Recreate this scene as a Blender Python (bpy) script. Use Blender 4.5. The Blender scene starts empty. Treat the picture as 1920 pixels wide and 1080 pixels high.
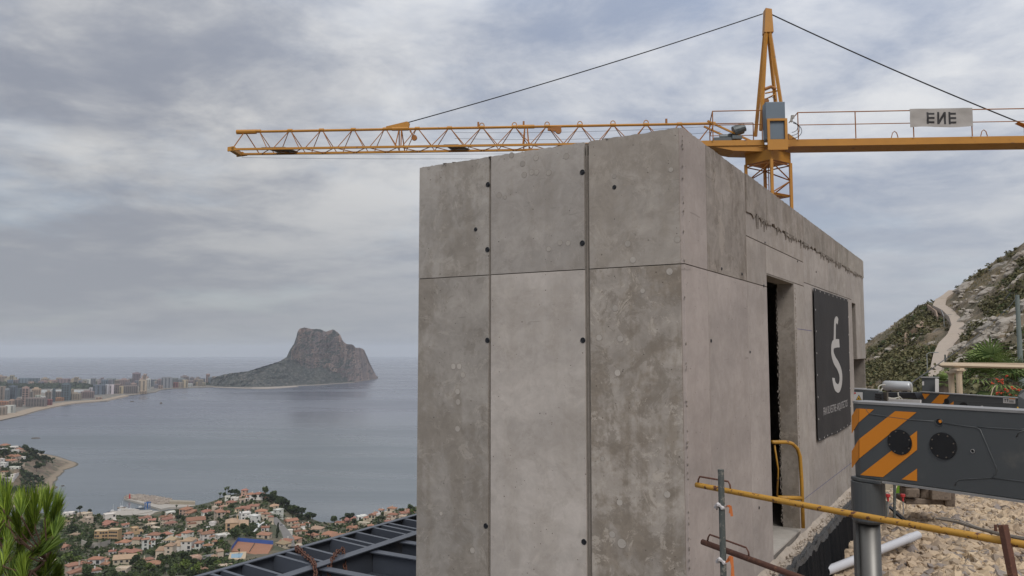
import bpy, math, random
import numpy as np
from mathutils import Vector, Matrix, noise
random.seed(7)
scene = bpy.context.scene
C = scene.collection

# ------------------------------------------------------------ camera
F = 1493.0
PITCH = math.radians(4.52)
CZ = 180.0
ct, st = math.cos(PITCH), math.sin(PITCH)
cam = bpy.data.cameras.new('camera')
camo = bpy.data.objects.new('camera', cam)
C.objects.link(camo)
camo.location = (0, 0, CZ)
camo.rotation_euler = (math.pi/2 + PITCH, 0, 0)
cam.sensor_width = 36.0
cam.lens = 36.0*F/1920.0
cam.clip_start = 0.1
cam.clip_end = 120000.0
scene.camera = camo

# ------------------------------------------------------------ world
SUN_EL, SUN_AZ = math.radians(47), math.radians(166)   # azimuth from +Y, clockwise
world = bpy.data.worlds.new('World')
scene.world = world
world.use_nodes = True
wn, wl = world.node_tree.nodes, world.node_tree.links
wn.clear()
def N(t, **k):
    n = wn.new(t)
    for a, b in k.items(): setattr(n, a, b)
    return n
def wmath(op, a, b=None, c=None, clamp=False):
    n = N('ShaderNodeMath', operation=op, use_clamp=clamp)
    for i, v in enumerate((a, b, c)):
        if v is None: continue
        if hasattr(v, 'links'): wl.new(v, n.inputs[i])
        else: n.inputs[i].default_value = v
    return n.outputs[0]
def wmix(f, a, b):
    n = N('ShaderNodeMix', data_type='RGBA')
    for i, v in ((0, f), (6, a), (7, b)):
        if hasattr(v, 'links'): wl.new(v, n.inputs[i])
        else: n.inputs[i].default_value = v
    return n.outputs[2]
out = N('ShaderNodeOutputWorld'); bg = N('ShaderNodeBackground')
SKY_S = 0.10
HAZE = 0.000046
bg.inputs['Strength'].default_value = SKY_S
sky = N('ShaderNodeTexSky')
sky.sky_type = 'NISHITA'; sky.sun_disc = False
sky.sun_elevation = SUN_EL; sky.sun_rotation = SUN_AZ
sky.altitude = 180; sky.air_density = 1.0; sky.dust_density = 1.5
tc = N('ShaderNodeTexCoord')
sep = N('ShaderNodeSeparateXYZ'); wl.new(tc.outputs['Generated'], sep.inputs[0])
X, Y, Z = sep.outputs
zc = wmath('MAXIMUM', Z, 0.0)
den = wmath('ADD', zc, 0.15)
comb = N('ShaderNodeCombineXYZ')
wl.new(wmath('DIVIDE', X, den), comb.inputs[0]); wl.new(wmath('DIVIDE', Y, den), comb.inputs[1])
def wnoise(scale, detail, rough, off, dist=0.0):
    mp = N('ShaderNodeMapping'); mp.inputs['Location'].default_value = off
    mp.inputs['Rotation'].default_value = (0, 0, 0.35)
    wl.new(comb.outputs[0], mp.inputs[0])
    n = N('ShaderNodeTexNoise'); n.inputs['Scale'].default_value = scale
    n.inputs['Detail'].default_value = detail; n.inputs['Roughness'].default_value = rough
    n.inputs['Distortion'].default_value = dist
    wl.new(mp.outputs[0], n.inputs['Vector'])
    return n.outputs[0]
def wramp(v, a, b):
    n = N('ShaderNodeMapRange', interpolation_type='SMOOTHSTEP'); wl.new(v, n.inputs[0])
    n.inputs[1].default_value = a; n.inputs[2].default_value = b
    return n.outputs[0]
big = wnoise(0.55, 5, 0.55, (3.1, 7.7, 0), 0.3)
mid = wnoise(2.4, 9, 0.62, (11.3, 2.2, 4), 0.2)
comb_n = wmath('ADD', wmath('MULTIPLY', big, 0.58), wmath('MULTIPLY', mid, 0.42))
shade = wramp(comb_n, 0.39, 0.63)
# brighter towards the veiled sun side on the right of the picture
dotn = N('ShaderNodeVectorMath', operation='DOT_PRODUCT'); wl.new(tc.outputs['Generated'], dotn.inputs[0])
dotn.inputs[1].default_value = Vector((0.62, 0.72, 0.30)).normalized()
glow = wramp(dotn.outputs['Value'], 0.45, 1.0)
k = 1.0/SKY_S
def col(r, g, b): return (r*k, g*k, b*k, 1)
dark = wmix(glow, col(.168, .182, .216), col(.180, .213, .285))
lite = wmix(glow, col(.405, .402, .396), col(.445, .452, .465))
cloud = wmix(shade, dark, lite)
hz = wramp(Z, 0.0, 0.30)
horizon = wmix(glow, col(.245, .258, .283), col(.335, .357, .395))
cloud2 = wmix(wmath('MULTIPLY_ADD', hz, 0.85, 0.15), horizon, cloud)
gaps = wramp(wnoise(0.9, 6, 0.6, (0.4, 5.5, 9)), 0.30, 0.50)     # blue sky only in the thinner places
cover = wmath('MULTIPLY_ADD', gaps, 0.14, 0.86)
final = wmix(cover, sky.outputs[0], cloud2)
# an overcast sky is brightest overhead and falls off evenly towards the horizon
lift = N('ShaderNodeVectorMath', operation='SCALE'); wl.new(final, lift.inputs[0]); wl.new(wmath('MULTIPLY_ADD', zc, 1.3, 1.0), lift.inputs['Scale'])
final = lift.outputs[0]
wl.new(final, bg.inputs['Color']); wl.new(bg.outputs[0], out.inputs['Surface'])

# ------------------------------------------------------------ sun (veiled by cloud)
sl = bpy.data.lights.new('sun', 'SUN'); sl.energy = 1.5; sl.angle = math.radians(25); sl.color = (1.0, 0.965, 0.925)
so = bpy.data.objects.new('sun', sl); C.objects.link(so)
sd = Vector((math.sin(SUN_AZ)*math.cos(SUN_EL), math.cos(SUN_AZ)*math.cos(SUN_EL), math.sin(SUN_EL)))
so.rotation_euler = (-sd).to_track_quat('-Z', 'Y').to_euler()
so.location = (-40, -40, 260)
scene.view_settings.view_transform = 'Standard'
scene.view_settings.look = 'None'
scene.view_settings.gamma = 1.0
scene.view_settings.use_curve_mapping = False
scene.view_settings.exposure = 0.35
scene.cycles.volume_step_rate = 1.0
scene.cycles.max_bounces = 6
scene.cycles.volume_bounces = 1

# ------------------------------------------------------------ helpers
def ray(px, py):
    u = (px-960.0)/F; v = (540.0-py)/F
    return Vector((u, ct - v*st, st + v*ct))
O = Vector((0, 0, CZ))
def P(px, py, y):                       # the point seen at a pixel, y metres ahead
    r = ray(px, py); return O + r*(y/r.y)
def G(px, py, z):                       # the point seen at a pixel, on the level z (above the sea)
    r = ray(px, py); return O + r*((z-CZ)/r.z)
def PL(px, py, q, n):                   # the point seen at a pixel, on a plane
    r = ray(px, py); return O + r*((q-O).dot(n)/r.dot(n))
def pix(p):
    d = Vector(p)-O
    f = d.y*ct + d.z*st; up = -d.y*st + d.z*ct
    return 960+F*d.x/f, 540-F*up/f

def V(*a): return Vector(a)
class MB:
    def __init__(s): s.v = []; s.f = []
    def add(s, vs, fs):
        o = len(s.v); s.v += [tuple(v) for v in vs]; s.f += [tuple(i+o for i in f) for f in fs]; return s
    def obox(s, o, a, b, c):            # corner + three edge vectors
        o, a, b, c = map(Vector, (o, a, b, c))
        vs = [o, o+a, o+a+b, o+b, o+c, o+a+c, o+a+b+c, o+b+c]
        fs = [(0,3,2,1),(4,5,6,7),(0,1,5,4),(1,2,6,5),(2,3,7,6),(3,0,4,7)]
        if a.cross(b).dot(c) < 0: fs = [f[::-1] for f in fs]
        return s.add(vs, fs)
    def box(s, x0, x1, y0, y1, z0, z1): return s.obox((x0,y0,z0), (x1-x0,0,0), (0,y1-y0,0), (0,0,z1-z0))
    def beam(s, p, q, w, h, up=V(0,0,1)):    # rectangular bar from p to q, centred
        p, q = Vector(p), Vector(q); d = (q-p).normalized(); sd = d.cross(up)
        if sd.length < 1e-4: sd = d.cross(V(1,0,0))
        sd.normalize(); u = sd.cross(d)
        return s.obox(p - sd*w/2 - u*h/2, q-p, sd*w, u*h)
    def tube(s, pts, r, n=8, cap=True):
        pts = [Vector(p) for p in pts]; rs = r if isinstance(r, (list, tuple)) else [r]*len(pts)
        o = len(s.v); up = None
        for i, p in enumerate(pts):
            d = (pts[min(i+1, len(pts)-1)] - pts[max(i-1, 0)])
            if d.length < 1e-9: d = V(0,0,1)
            d.normalize()
            if up is None:
                up = V(0,0,1) if abs(d.z) < .9 else V(1,0,0)
            x = d.cross(up)
            if x.length < 1e-5: x = d.orthogonal()
            x.normalize(); y = x.cross(d); up = y
            for k in range(n):
                a = 2*math.pi*k/n
                s.v.append(tuple(p + x*(math.cos(a)*rs[i]) + y*(math.sin(a)*rs[i])))
        for i in range(len(pts)-1):
            for k in range(n):
                a, b = o+i*n+k, o+i*n+(k+1) % n
                s.f.append((a, b, b+n, a+n))
        if cap:
            s.f.append(tuple(range(o+n-1, o-1, -1))); e = o+(len(pts)-1)*n
            s.f.append(tuple(range(e, e+n)))
        return s
    def prism(s, poly, ext):            # closed polygon extruded along a vector
        n = len(poly); poly = [Vector(p) for p in poly]; ext = Vector(ext)
        nrm = V(0,0,0)
        for i in range(n): nrm += poly[i].cross(poly[(i+1) % n])
        if nrm.dot(ext) < 0: poly = poly[::-1]
        fs = [tuple(range(n))[::-1], tuple(range(n, 2*n))] + [(i, (i+1) % n, n+(i+1) % n, n+i) for i in range(n)]
        return s.add(poly + [p+ext for p in poly], fs)
    def disc(s, c, nrm, r, th, n=16, ry=None, x=None):
        nrm = Vector(nrm).normalized(); x = Vector(x) if x is not None else nrm.orthogonal().normalized(); y = nrm.cross(x)
        return s.prism([Vector(c)+x*(r*math.cos(2*math.pi*i/n))+y*((ry or r)*math.sin(2*math.pi*i/n)) for i in range(n)], nrm*th)
    def ico(s, c, r, sub=0, jit=0.0, sc=(1,1,1), rnd=random):
        vs, fs = ICO[sub]; c = Vector(c)
        return s.add([c + Vector((v[0]*sc[0]*r, v[1]*sc[1]*r, v[2]*sc[2]*r))*(1+rnd.uniform(-jit, jit)) for v in vs], fs)
    def quad(s, c, a, b): c, a, b = map(Vector, (c, a, b)); return s.add([c-a-b, c+a-b, c+a+b, c-a+b], [(0,1,2,3)])
    def build(s, name, m, parent=None, smooth=False, local=False, bevel=0, **kw):
        org = V(0,0,0)
        if not local:
            if parent is not None: org = worldloc(parent)
            elif s.v:
                a = np.array(s.v); org = Vector(((a[:,0].min()+a[:,0].max())/2, (a[:,1].min()+a[:,1].max())/2, a[:,2].min()))
        me = bpy.data.meshes.new(name)
        me.from_pydata([(v[0]-org.x, v[1]-org.y, v[2]-org.z) for v in s.v], [], s.f)
        if smooth: me.shade_smooth()
        ms = m if isinstance(m, (list, tuple)) else [m]
        for q in ms: me.materials.append(q)
        me.update()
        o = bpy.data.objects.new(name, me); C.objects.link(o)
        if parent is not None: o.parent = parent
        elif not local: o.location = org
        if bevel:
            b = o.modifiers.new('b', 'BEVEL'); b.width = bevel; b.segments = 2; b.limit_method = 'ANGLE'
        for a, b in kw.items(): o[a] = b
        return o
def worldloc(o):
    l = Vector(o.location)
    while o.parent is not None: o = o.parent; l += Vector(o.location)
    return l
def thing(name, label, cat, loc, group=None, rotz=0):
    o = bpy.data.objects.new(name, None); C.objects.link(o); o.location = loc; o.rotation_euler = (0, 0, rotz)
    o.empty_display_size = 0.2
    o['label'] = label; o['category'] = cat
    if group: o['group'] = group
    return o
def tag(o, label, cat, group=None):
    o['label'] = label; o['category'] = cat
    if group: o['group'] = group
    return o
def dup(root, loc, rotz=0, sc=1.0, label=None, group=None):
    r = root.copy(); C.objects.link(r); r.location = loc; r.rotation_euler = (0, 0, rotz); r.scale = (sc,)*3 if not hasattr(sc, '__len__') else sc
    if label: r['label'] = label
    if group: r['group'] = group
    for ch in list(root.children):
        c = ch.copy(); C.objects.link(c); c.parent = r
        for g in list(ch.children):
            d = g.copy(); C.objects.link(d); d.parent = c
    return r
def ico_data():
    t = (1+5**.5)/2; vs = [(-1,t,0),(1,t,0),(-1,-t,0),(1,-t,0),(0,-1,t),(0,1,t),(0,-1,-t),(0,1,-t),(t,0,-1),(t,0,1),(-t,0,-1),(-t,0,1)]
    vs = [tuple(Vector(v).normalized()) for v in vs]
    fs = [(0,11,5),(0,5,1),(0,1,7),(0,7,10),(0,10,11),(1,5,9),(5,11,4),(11,10,2),(10,7,6),(7,1,8),(3,9,4),(3,4,2),(3,2,6),(3,6,8),(3,8,9),(4,9,5),(2,4,11),(6,2,10),(8,6,7),(9,8,1)]
    res = [(vs, fs)]
    for _ in range(3):
        vs, fs = list(res[-1][0]), res[-1][1]; nf = []; cache = {}
        def m(a, b):
            k = (min(a, b), max(a, b))
            if k not in cache: vs.append(tuple(((Vector(vs[a])+Vector(vs[b]))/2).normalized())); cache[k] = len(vs)-1
            return cache[k]
        for a, b, c in fs:
            x, y, z = m(a, b), m(b, c), m(c, a); nf += [(a,x,z),(b,y,x),(c,z,y),(x,y,z)]
        res.append((vs, nf))
    return res
ICO = ico_data()

# ------------------------------------------------------------ materials
class NT:
    def __init__(s, name):
        s.m = bpy.data.materials.new(name); s.m.use_nodes = True
        s.n = s.m.node_tree.nodes; s.l = s.m.node_tree.links
        s.b = s.n['Principled BSDF']; s.out = s.n['Material Output']
        s.tc = s.n.new('ShaderNodeTexCoord'); s.oi = s.n.new('ShaderNodeObjectInfo')
    def node(s, t, **k):
        n = s.n.new(t)
        for a, b in k.items(): setattr(n, a, b)
        return n
    def put(s, sock, v):
        if hasattr(v, 'links'): s.l.new(v, sock)
        elif v is not None: sock.default_value = v
    def math(s, op, a, b=None, c=None, clamp=False):
        n = s.node('ShaderNodeMath', operation=op, use_clamp=clamp)
        for i, v in enumerate((a, b, c)): s.put(n.inputs[i], v)
        return n.outputs[0]
    def mix(s, f, a, b, mode='MIX'):
        n = s.node('ShaderNodeMix', data_type='RGBA', blend_type=mode)
        a, b = [(*v, 1) if isinstance(v, tuple) and len(v) == 3 else v for v in (a, b)]
        s.put(n.inputs[0], f); s.put(n.inputs[6], a); s.put(n.inputs[7], b); return n.outputs[2]
    def noise(s, scale, detail=4, rough=.55, vec=None, stretch=None, dist=0, out=0):
        n = s.node('ShaderNodeTexNoise'); n.inputs['Scale'].default_value = scale
        n.inputs['Detail'].default_value = detail; n.inputs['Roughness'].default_value = rough; n.inputs['Distortion'].default_value = dist
        s.l.new(s.map(vec, stretch), n.inputs['Vector']); return n.outputs[out]
    def map(s, vec=None, stretch=None, rot=None):
        vec = vec or s.tc.outputs['Object']
        if stretch is None and rot is None: return vec
        m = s.node('ShaderNodeMapping'); s.l.new(vec, m.inputs[0])
        if stretch: m.inputs['Scale'].default_value = stretch
        if rot: m.inputs['Rotation'].default_value = rot
        return m.outputs[0]
    def voronoi(s, scale, feature='F1', vec=None, stretch=None, out=0):
        n = s.node('ShaderNodeTexVoronoi', feature=feature); n.inputs['Scale'].default_value = scale
        s.l.new(s.map(vec, stretch), n.inputs['Vector']); return n.outputs[out]
    def ramp(s, v, a, b, lo=0., hi=1.):
        n = s.node('ShaderNodeMapRange', interpolation_type='SMOOTHSTEP'); s.l.new(v, n.inputs[0])
        for i, x in zip((1,2,3,4), (a,b,lo,hi)): n.inputs[i].default_value = x
        return n.outputs[0]
    def bump(s, h, strength=.5, dist=.01, nrm=None):
        n = s.node('ShaderNodeBump'); n.inputs['Strength'].default_value = strength; n.inputs['Distance'].default_value = dist
        s.l.new(h, n.inputs['Height'])
        if nrm: s.l.new(nrm, n.inputs['Normal'])
        return n.outputs[0]
    def done(s, color=None, rough=None, metal=None, nrm=None, spec=None):
        s.put(s.b.inputs['Base Color'], (*color, 1) if isinstance(color, tuple) and len(color) == 3 else color)
        s.put(s.b.inputs['Roughness'], rough); s.put(s.b.inputs['Metallic'], metal)
        s.put(s.b.inputs['Specular IOR Level'], spec)
        if nrm is not None: s.l.new(nrm, s.b.inputs['Normal'])
        return s.m
def simple(name, c, rough=.6, metal=0., var=.25, scale=8., bump=.0, bd=.01, c2=None, c2lo=.55, c2hi=.65, c2scale=None, objvar=0., spec=None, stretch=None):
    t = NT(name)
    n1 = t.noise(scale, 6, .6, stretch=stretch)
    lo = tuple(x*(1-var) for x in c); hi = tuple(min(1, x*(1+var)) for x in c)
    col = t.mix(n1, lo, hi)
    if c2: col = t.mix(t.ramp(t.noise(c2scale or scale*1.7, 7, .65, stretch=stretch), c2lo, c2hi), col, c2)
    if objvar:
        col = t.mix(1.0, col, t.mix(t.oi.outputs['Random'], (1-objvar,)*3, (1+objvar,)*3), 'MULTIPLY')
    nr = t.bump(t.noise(scale*4, 5, .6, stretch=stretch), bump, bd) if bump else None
    return t.done(col, rough, metal, nr, spec)
def tinted(name, rough=.8, var=.2, scale=.6, fine=4., bump=0, bd=.05):     # colour comes from the object
    t = NT(name)
    n1 = t.noise(scale, 5, .6); n2 = t.noise(fine, 5, .6)
    f = t.math('ADD', t.math('MULTIPLY', n1, .6), t.math('MULTIPLY', n2, .4))
    c = t.mix(1.0, t.oi.outputs['Color'], t.mix(f, (1-var,)*3, (1+var,)*3), 'MULTIPLY')
    return t.done(c, rough, 0., t.bump(n2, bump, bd) if bump else None)
# ============================================================ SEA
def sea_mat():
    t = NT('sea_water')
    pos = t.node('ShaderNodeNewGeometry').outputs['Position']
    streak = t.noise(.0016, 5, .6, vec=pos, stretch=(.35, 1.6, 1), dist=.6)
    c = t.mix(t.ramp(streak, .38, .66), (.078, .088, .122), (.102, .112, .142))
    sp = t.node('ShaderNodeVectorMath', operation='DISTANCE'); t.l.new(pos, sp.inputs[0]); sp.inputs[1].default_value = (-500, 1150, 0)
    c = t.mix(t.ramp(sp.outputs['Value'], 300, 1500, 1., 0.), c, (.095, .115, .130))
    rg = t.math('ADD', .20, t.math('MULTIPLY', t.ramp(streak, .35, .65), .16))
    h1 = t.noise(.045, 6, .62, vec=pos, stretch=(.45, 1.7, 1))
    h2 = t.noise(.009, 4, .55, vec=pos, stretch=(.25, 1.5, 1))
    nr = t.bump(h2, .5, 2.0, t.bump(h1, .45, .55))
    return t.done(c, rg, 0., nr, .5)
R = 26000.0
m = MB(); rings = [0, 400, 1200, 3000, 8000, 16000, R]
vs = [(0,0,0)]; fs = []
for r in rings[1:]:
    for k in range(96): a = 2*math.pi*k/96; vs.append((r*math.sin(a), r*math.cos(a), 0))
for k in range(96): fs.append((0, 1+(k+1) % 96, 1+k))
for i in range(len(rings)-2):
    for k in range(96):
        a, b = 1+i*96+k, 1+i*96+(k+1) % 96; fs.append((a, b, b+96, a+96))
m.add(vs, fs); m.build('sea', sea_mat(), kind='structure', local=True)

# ============================================================ GROUND MATERIALS
def ground_mat(name, a, b, c_, s=1.0, amt=.5):
    t = NT(name); pos = t.node('ShaderNodeNewGeometry').outputs['Position']
    n1 = t.noise(.035*s, 6, .65, vec=pos); n2 = t.noise(.22*s, 6, .65, vec=pos)
    col = t.mix(t.ramp(n1, .42, .6), a, b); col = t.mix(t.math('MULTIPLY', t.ramp(n2, .5, .62), amt), col, c_)
    return t.done(col, .95, 0., t.bump(n2, .6, .6/s))
M_town = ground_mat('town_soil', (.060,.066,.034), (.135,.11,.07), (.028,.040,.018))
M_cliff = ground_mat('cliff_earth', (.22,.165,.115), (.30,.235,.165), (.10,.085,.055))
M_sand = simple('beach_sand', (.30,.235,.17), .95, var=.12, scale=.03)
M_cityground = ground_mat('city_ground', (.14,.13,.11), (.20,.17,.14), (.04,.055,.04), .4)
M_leafA = None
def leaf_mat(name, a, b, c_=None):
    t = NT(name)
    pos = t.node('ShaderNodeNewGeometry').outputs['Position']
    n = t.noise(.9, 3, .6, vec=pos); rnd = t.node('ShaderNodeNewGeometry').outputs['Random Per Island']
    big_ = t.noise(.09, 3, .6, vec=pos)
    f = t.math('ADD', t.math('ADD', t.math('MULTIPLY', n, .3), t.math('MULTIPLY', rnd, .3)), t.math('MULTIPLY', big_, .4))
    col = t.mix(t.ramp(f, .32, .66), a, b)
    col = t.mix(1.0, col, t.mix(t.oi.outputs['Random'], (.7,.74,.7), (1.25,1.2,1.1)), 'MULTIPLY')
    return t.done(col, .7, 0., None, .25)
M_leaf = leaf_mat('foliage_green', (.022,.036,.014), (.065,.088,.030))
M_pineleaf = leaf_mat('foliage_dark', (.014,.026,.013), (.040,.056,.024))
M_lime = leaf_mat('foliage_lime', (.055,.085,.018), (.11,.15,.035))
M_maquis = leaf_mat('foliage_maquis', (.066,.067,.031), (.150,.136,.068))
M_bark = simple('bark', (.11,.085,.065), .9, bump=.4)

# ============================================================ NEAR TOWN SLOPE (height field seen from above)
coast = [(-500,995,2),(-100,985,2),(75,962,2),(120,966,4),(150,962,9),(190,966,3),(215,966,1.2),(235,964,1.2),(290,961,1.2),(318,957,5),(350,950,10),(370,947,14),(400,940,22),(425,929,33),(455,924,38),(500,926,38),(522,938,33),(560,961,16),(600,980,3),(640,981,4),(680,972,15),(720,960,30),(780,949,42),(900,940,50),(1300,930,60)]
def coast_at(px):
    xs = [c[0] for c in coast]
    return float(np.interp(px, xs, [c[1] for c in coast])), float(np.interp(px, xs, [c[2] for c in coast]))
def dep(py): return -ray(960, py).z/ray(960, py).y        # tangent of the angle below eye level
ZB = 57.0
YB = (CZ-ZB)/dep(1080)
def town_pt(px, py):
    pc, zc_ = coast_at(px)
    yc = (CZ-zc_)/dep(pc)
    if py < pc: py = pc
    s = (py-pc)/(1080.0-pc)
    if s <= 1: y = yc*(1-s) + YB*s
    else: y = YB*max(.12, 1-.45*(s-1))
    p = P(px, py, y)
    if s <= 1.05:
        a = min(1, s*6)*max(0, min(1, (1.05-s)*8))
        p.z += a*2.2*(noise.noise(V(p.x*.013, p.y*.013, 3)))*2
    return p
cols = list(range(-420, 1321, 14)); m = MB()
grid = []
for px in cols:
    pc, zc_ = coast_at(px); c = []
    top = town_pt(px, pc)
    dirv = V(top.x, top.y, 0).normalized()
    for k_, (dd, fz) in enumerate(((1.4, -1), (1.0, -.05), (.6, .45), (.25, .85))):
        q = top + dirv*(dd*(zc_*1.3+14)); q.z = zc_*fz if fz > 0 else fz*3
        c.append(q)
    for j in range(0, 42): c.append(town_pt(px, pc + (1080-pc)*j/30.0))
    e_ = c[-1]; c.append(V(e_.x*.6, e_.y*.55, 180-.42*e_.y*.55)); c.append(V(e_.x*.2, e_.y*.2, 180-.48*e_.y*.2)); c.append(V(e_.x*.03-4, e_.y*.03, 166))
    grid.append(c)
nr_ = len(grid[0])
m.add([p for c in grid for p in c], [(i*nr_+j, i*nr_+j+1, (i+1)*nr_+j+1, (i+1)*nr_+j) for i in range(len(cols)-1) for j in range(nr_-1)])
m.build('town_hillside', M_town, kind='structure', smooth=True)

# ---- headland on the left: height field through measured points
hp = [(118,882,0),(111,893,0),(101,904,0),(109,913,0),(88,925,0),(68,936,0),(40,950,0),(0,966,0),(-80,985,0),
      (62,842,36),(78,858,22),(92,868,12),(104,876,5),(0,842,40),(30,838,40),(-80,842,45),(-80,900,30),(40,875,34),(0,880,32),
      (72,885,11),(88,892,5),(60,898,13),(45,905,12),(30,900,20),(0,905,18),(55,918,5),(20,925,9),(80,908,3),(0,935,7),(-80,940,8),(95,892,2.5),(97,882,5)]
pts = np.array([list(G(a, b, z))[:2]+[z] for a, b, z in hp])
back = [(q[0]-40*0, q[1]+120, -6) for q in (G(118,882,0), G(90,880,0), G(60,860,0), G(20,850,0), G(-80,850,0))]
back += [(G(118,882,0).x+70, G(118,882,0).y+10, -6), (G(109,913,0).x+60, G(109,913,0).y, -6), (G(68,936,0).x+60, G(68,936,0).y-20, -5), (G(0,966,0).x+30, G(0,966,0).y-60, -5), (G(-80,985,0).x, G(-80,985,0).y-60, -5)]
pts = np.vstack([pts, np.array(back)])
def rbf_fit(p):
    d = np.hypot(p[:,0][:,None]-p[:,0][None], p[:,1][:,None]-p[:,1][None])
    A = np.block([[d + np.eye(len(p))*-0.5, np.ones((len(p),1))], [np.ones((1,len(p))), np.zeros((1,1))]])
    return np.linalg.solve(A, np.append(p[:,2], 0))
hw = rbf_fit(pts)
def head_z(x, y):
    d = np.hypot(pts[:,0]-x, pts[:,1]-y); return float(d @ hw[:-1] + hw[-1])
m = MB(); xs = np.linspace(-900, -560, 70)*1.0; ys = np.linspace(830, 1450, 110)
xs = np.linspace(-1050, -540, 90)
hv = []
for x in xs:
    for y in ys:
        z = head_z(x, y)
        if z > 3: z += 1.6*noise.fractal(V(x*.03, y*.03, 1), 1, 2, 4)
        hv.append((x, y, max(z, -5)))
ny = len(ys)
m.add(hv, [(i*ny+j, (i+1)*ny+j, (i+1)*ny+j+1, i*ny+j+1) for i in range(len(xs)-1) for j in range(ny-1)])
def headland_mat():
    t = NT('headland_earth'); g = t.node('ShaderNodeNewGeometry'); pos = g.outputs['Position']
    n1 = t.noise(.03, 6, .65, vec=pos); n2 = t.noise(.12, 6, .7, vec=pos)
    col = t.mix(t.ramp(n1, .42, .6), (.15,.112,.080), (.225,.168,.120)); col = t.mix(t.ramp(n2, .50, .60), col, (.075,.08,.045))
    s = t.node('ShaderNodeSeparateXYZ'); t.l.new(pos, s.inputs[0])
    col = t.mix(t.ramp(s.outputs['Z'], 2.0, 4.5), (.26,.205,.145), col)
    col = t.mix(t.ramp(s.outputs['Z'], .35, .9), (.10,.085,.06), col)
    return t.done(col, .95, 0., t.bump(n2, .8, 3.0))
m.build('headland_terrain', headland_mat(), kind='structure', smooth=True)
def march(px, py, fn, y0, y1, step=4.0):
    r = ray(px, py); y = y0
    while y < y1:
        q = O + r*(y/r.y)
        if q.z <= fn(q.x, q.y): return q
        y += step
    return None
def head_pt(px, py): return march(px, py, head_z, 850, 1440, 3.0)

# ============================================================ CITY STRIP
shore = [(-160,812),(-60,800),(0,788),(40,779),(70,770),(100,763),(140,756),(200,751),(240,742),(292,735),(300,731),(330,728),(360,727),(400,725.5),(440,726),(470,728),(480,723)]
far = [(480,711),(420,710),(300,711),(200,711),(100,711.5),(0,712),(-160,712.5)]
poly = [G(a, b, 2.2) for a, b in shore+far]
m = MB(); m.prism(poly, (0,0,-4)); m.build('city_ground', M_cityground, kind='structure')
# beach: a sheet between the shoreline and a line set back from it
m = MB(); sh = shore[:9]; bw = [9,9,8.5,7,6,5,3.4,2.4,2.0]
inn = [(a-8, b-w) for (a, b), w in zip(sh, bw)]
A_ = [G(a+1, b+1.2, .3) for a, b in sh]; B_ = [G(a, b-.8, 2.6) for a, b in sh]; D_ = [G(a, b, 2.7) for a, b in inn]
n = len(sh)
m.add(A_+B_+D_, [(i, i+1, n+i+1, n+i) for i in range(n-1)]+[(n+i, n+i+1, 2*n+i+1, 2*n+i) for i in range(n-1)])
m.build('sand_beach', M_sand, kind='structure')
m = MB(); sh = shore[8:]
A_ = [G(a+1, b+.7, .2) for a, b in sh]; D_ = [G(a-2, b-1.2, 2.8) for a, b in sh]; n = len(sh)
m.add(A_+D_, [(i, i+1, n+i+1, n+i) for i in range(n-1)])
m.build('rocky_shore', simple('shore_rock', (.27,.21,.15), .9, var=.3, scale=.05), kind='structure')
m = MB(); m.prism([G(a, b, 2.5) for a, b in ((72,731.5),(110,730.5),(168,731),(166,735.5),(120,737),(74,736))], (0,0,.1))
m.build('salt_lagoon', simple('lagoon_water', (.36,.36,.33), .25, var=.08, scale=.01), kind='structure')
# trees of the green belt behind the lagoon: far-off wood that reads as one mass
rw = random.Random(5); m = MB()
def leafy(m, c, rx, ry, rz, nq, s, rnd, flat=0):
    for _ in range(nq):
        while True:
            d = V(rnd.uniform(-1,1), rnd.uniform(-1,1), rnd.uniform(-1,1))
            if .3 < d.length < 1: break
        d = d*(.75+.25*d.length)
        p = V(c[0]+d.x*rx, c[1]+d.y*ry, c[2]+d.z*rz)
        a = V(rnd.uniform(-1,1), rnd.uniform(-1,1), rnd.uniform(-.6,.6)).normalized(); b = a.cross(V(rnd.uniform(-1,1), rnd.uniform(-1,1), rnd.uniform(-1,1))).normalized()
        q = s*rnd.uniform(.6,1.3); m.quad(p, a*q, b*q*.8)
for _ in range(420):
    px = rw.uniform(-20, 175); py = rw.choice([rw.uniform(719,724), rw.uniform(725,729)])
    q = G(px, py, 2.2); leafy(m, q+V(0,0,4), rw.uniform(12,26), 14, rw.uniform(6,9), 12, 7, rw)
for _ in range(120):
    px = rw.uniform(175, 460); py = rw.uniform(716, 723); q = G(px, py, 2.2); leafy(m, q+V(0,0,3), 14, 14, 7, 9, 6, rw)
m.build('woodland', M_pineleaf, kind='stuff')

M_wallT = tinted('render_wall', .85, .14, .03, .4)
M_win = simple('window_glass', (.035,.04,.045), .25, var=.2)
M_band = tinted('balcony_band', .85, .12, .03, .4)
COL = dict(beige=(.38,.30,.23), cream=(.46,.37,.26), grey=(.24,.245,.26), slate=(.12,.145,.18), blue=(.17,.205,.26), white=(.56,.55,.52), pink=(.36,.25,.215), brown=(.24,.19,.165), mauve=(.25,.20,.205), red=(.26,.085,.075), peach=(.40,.29,.22), dark=(.08,.095,.115), orange=(.38,.19,.11))
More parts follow.
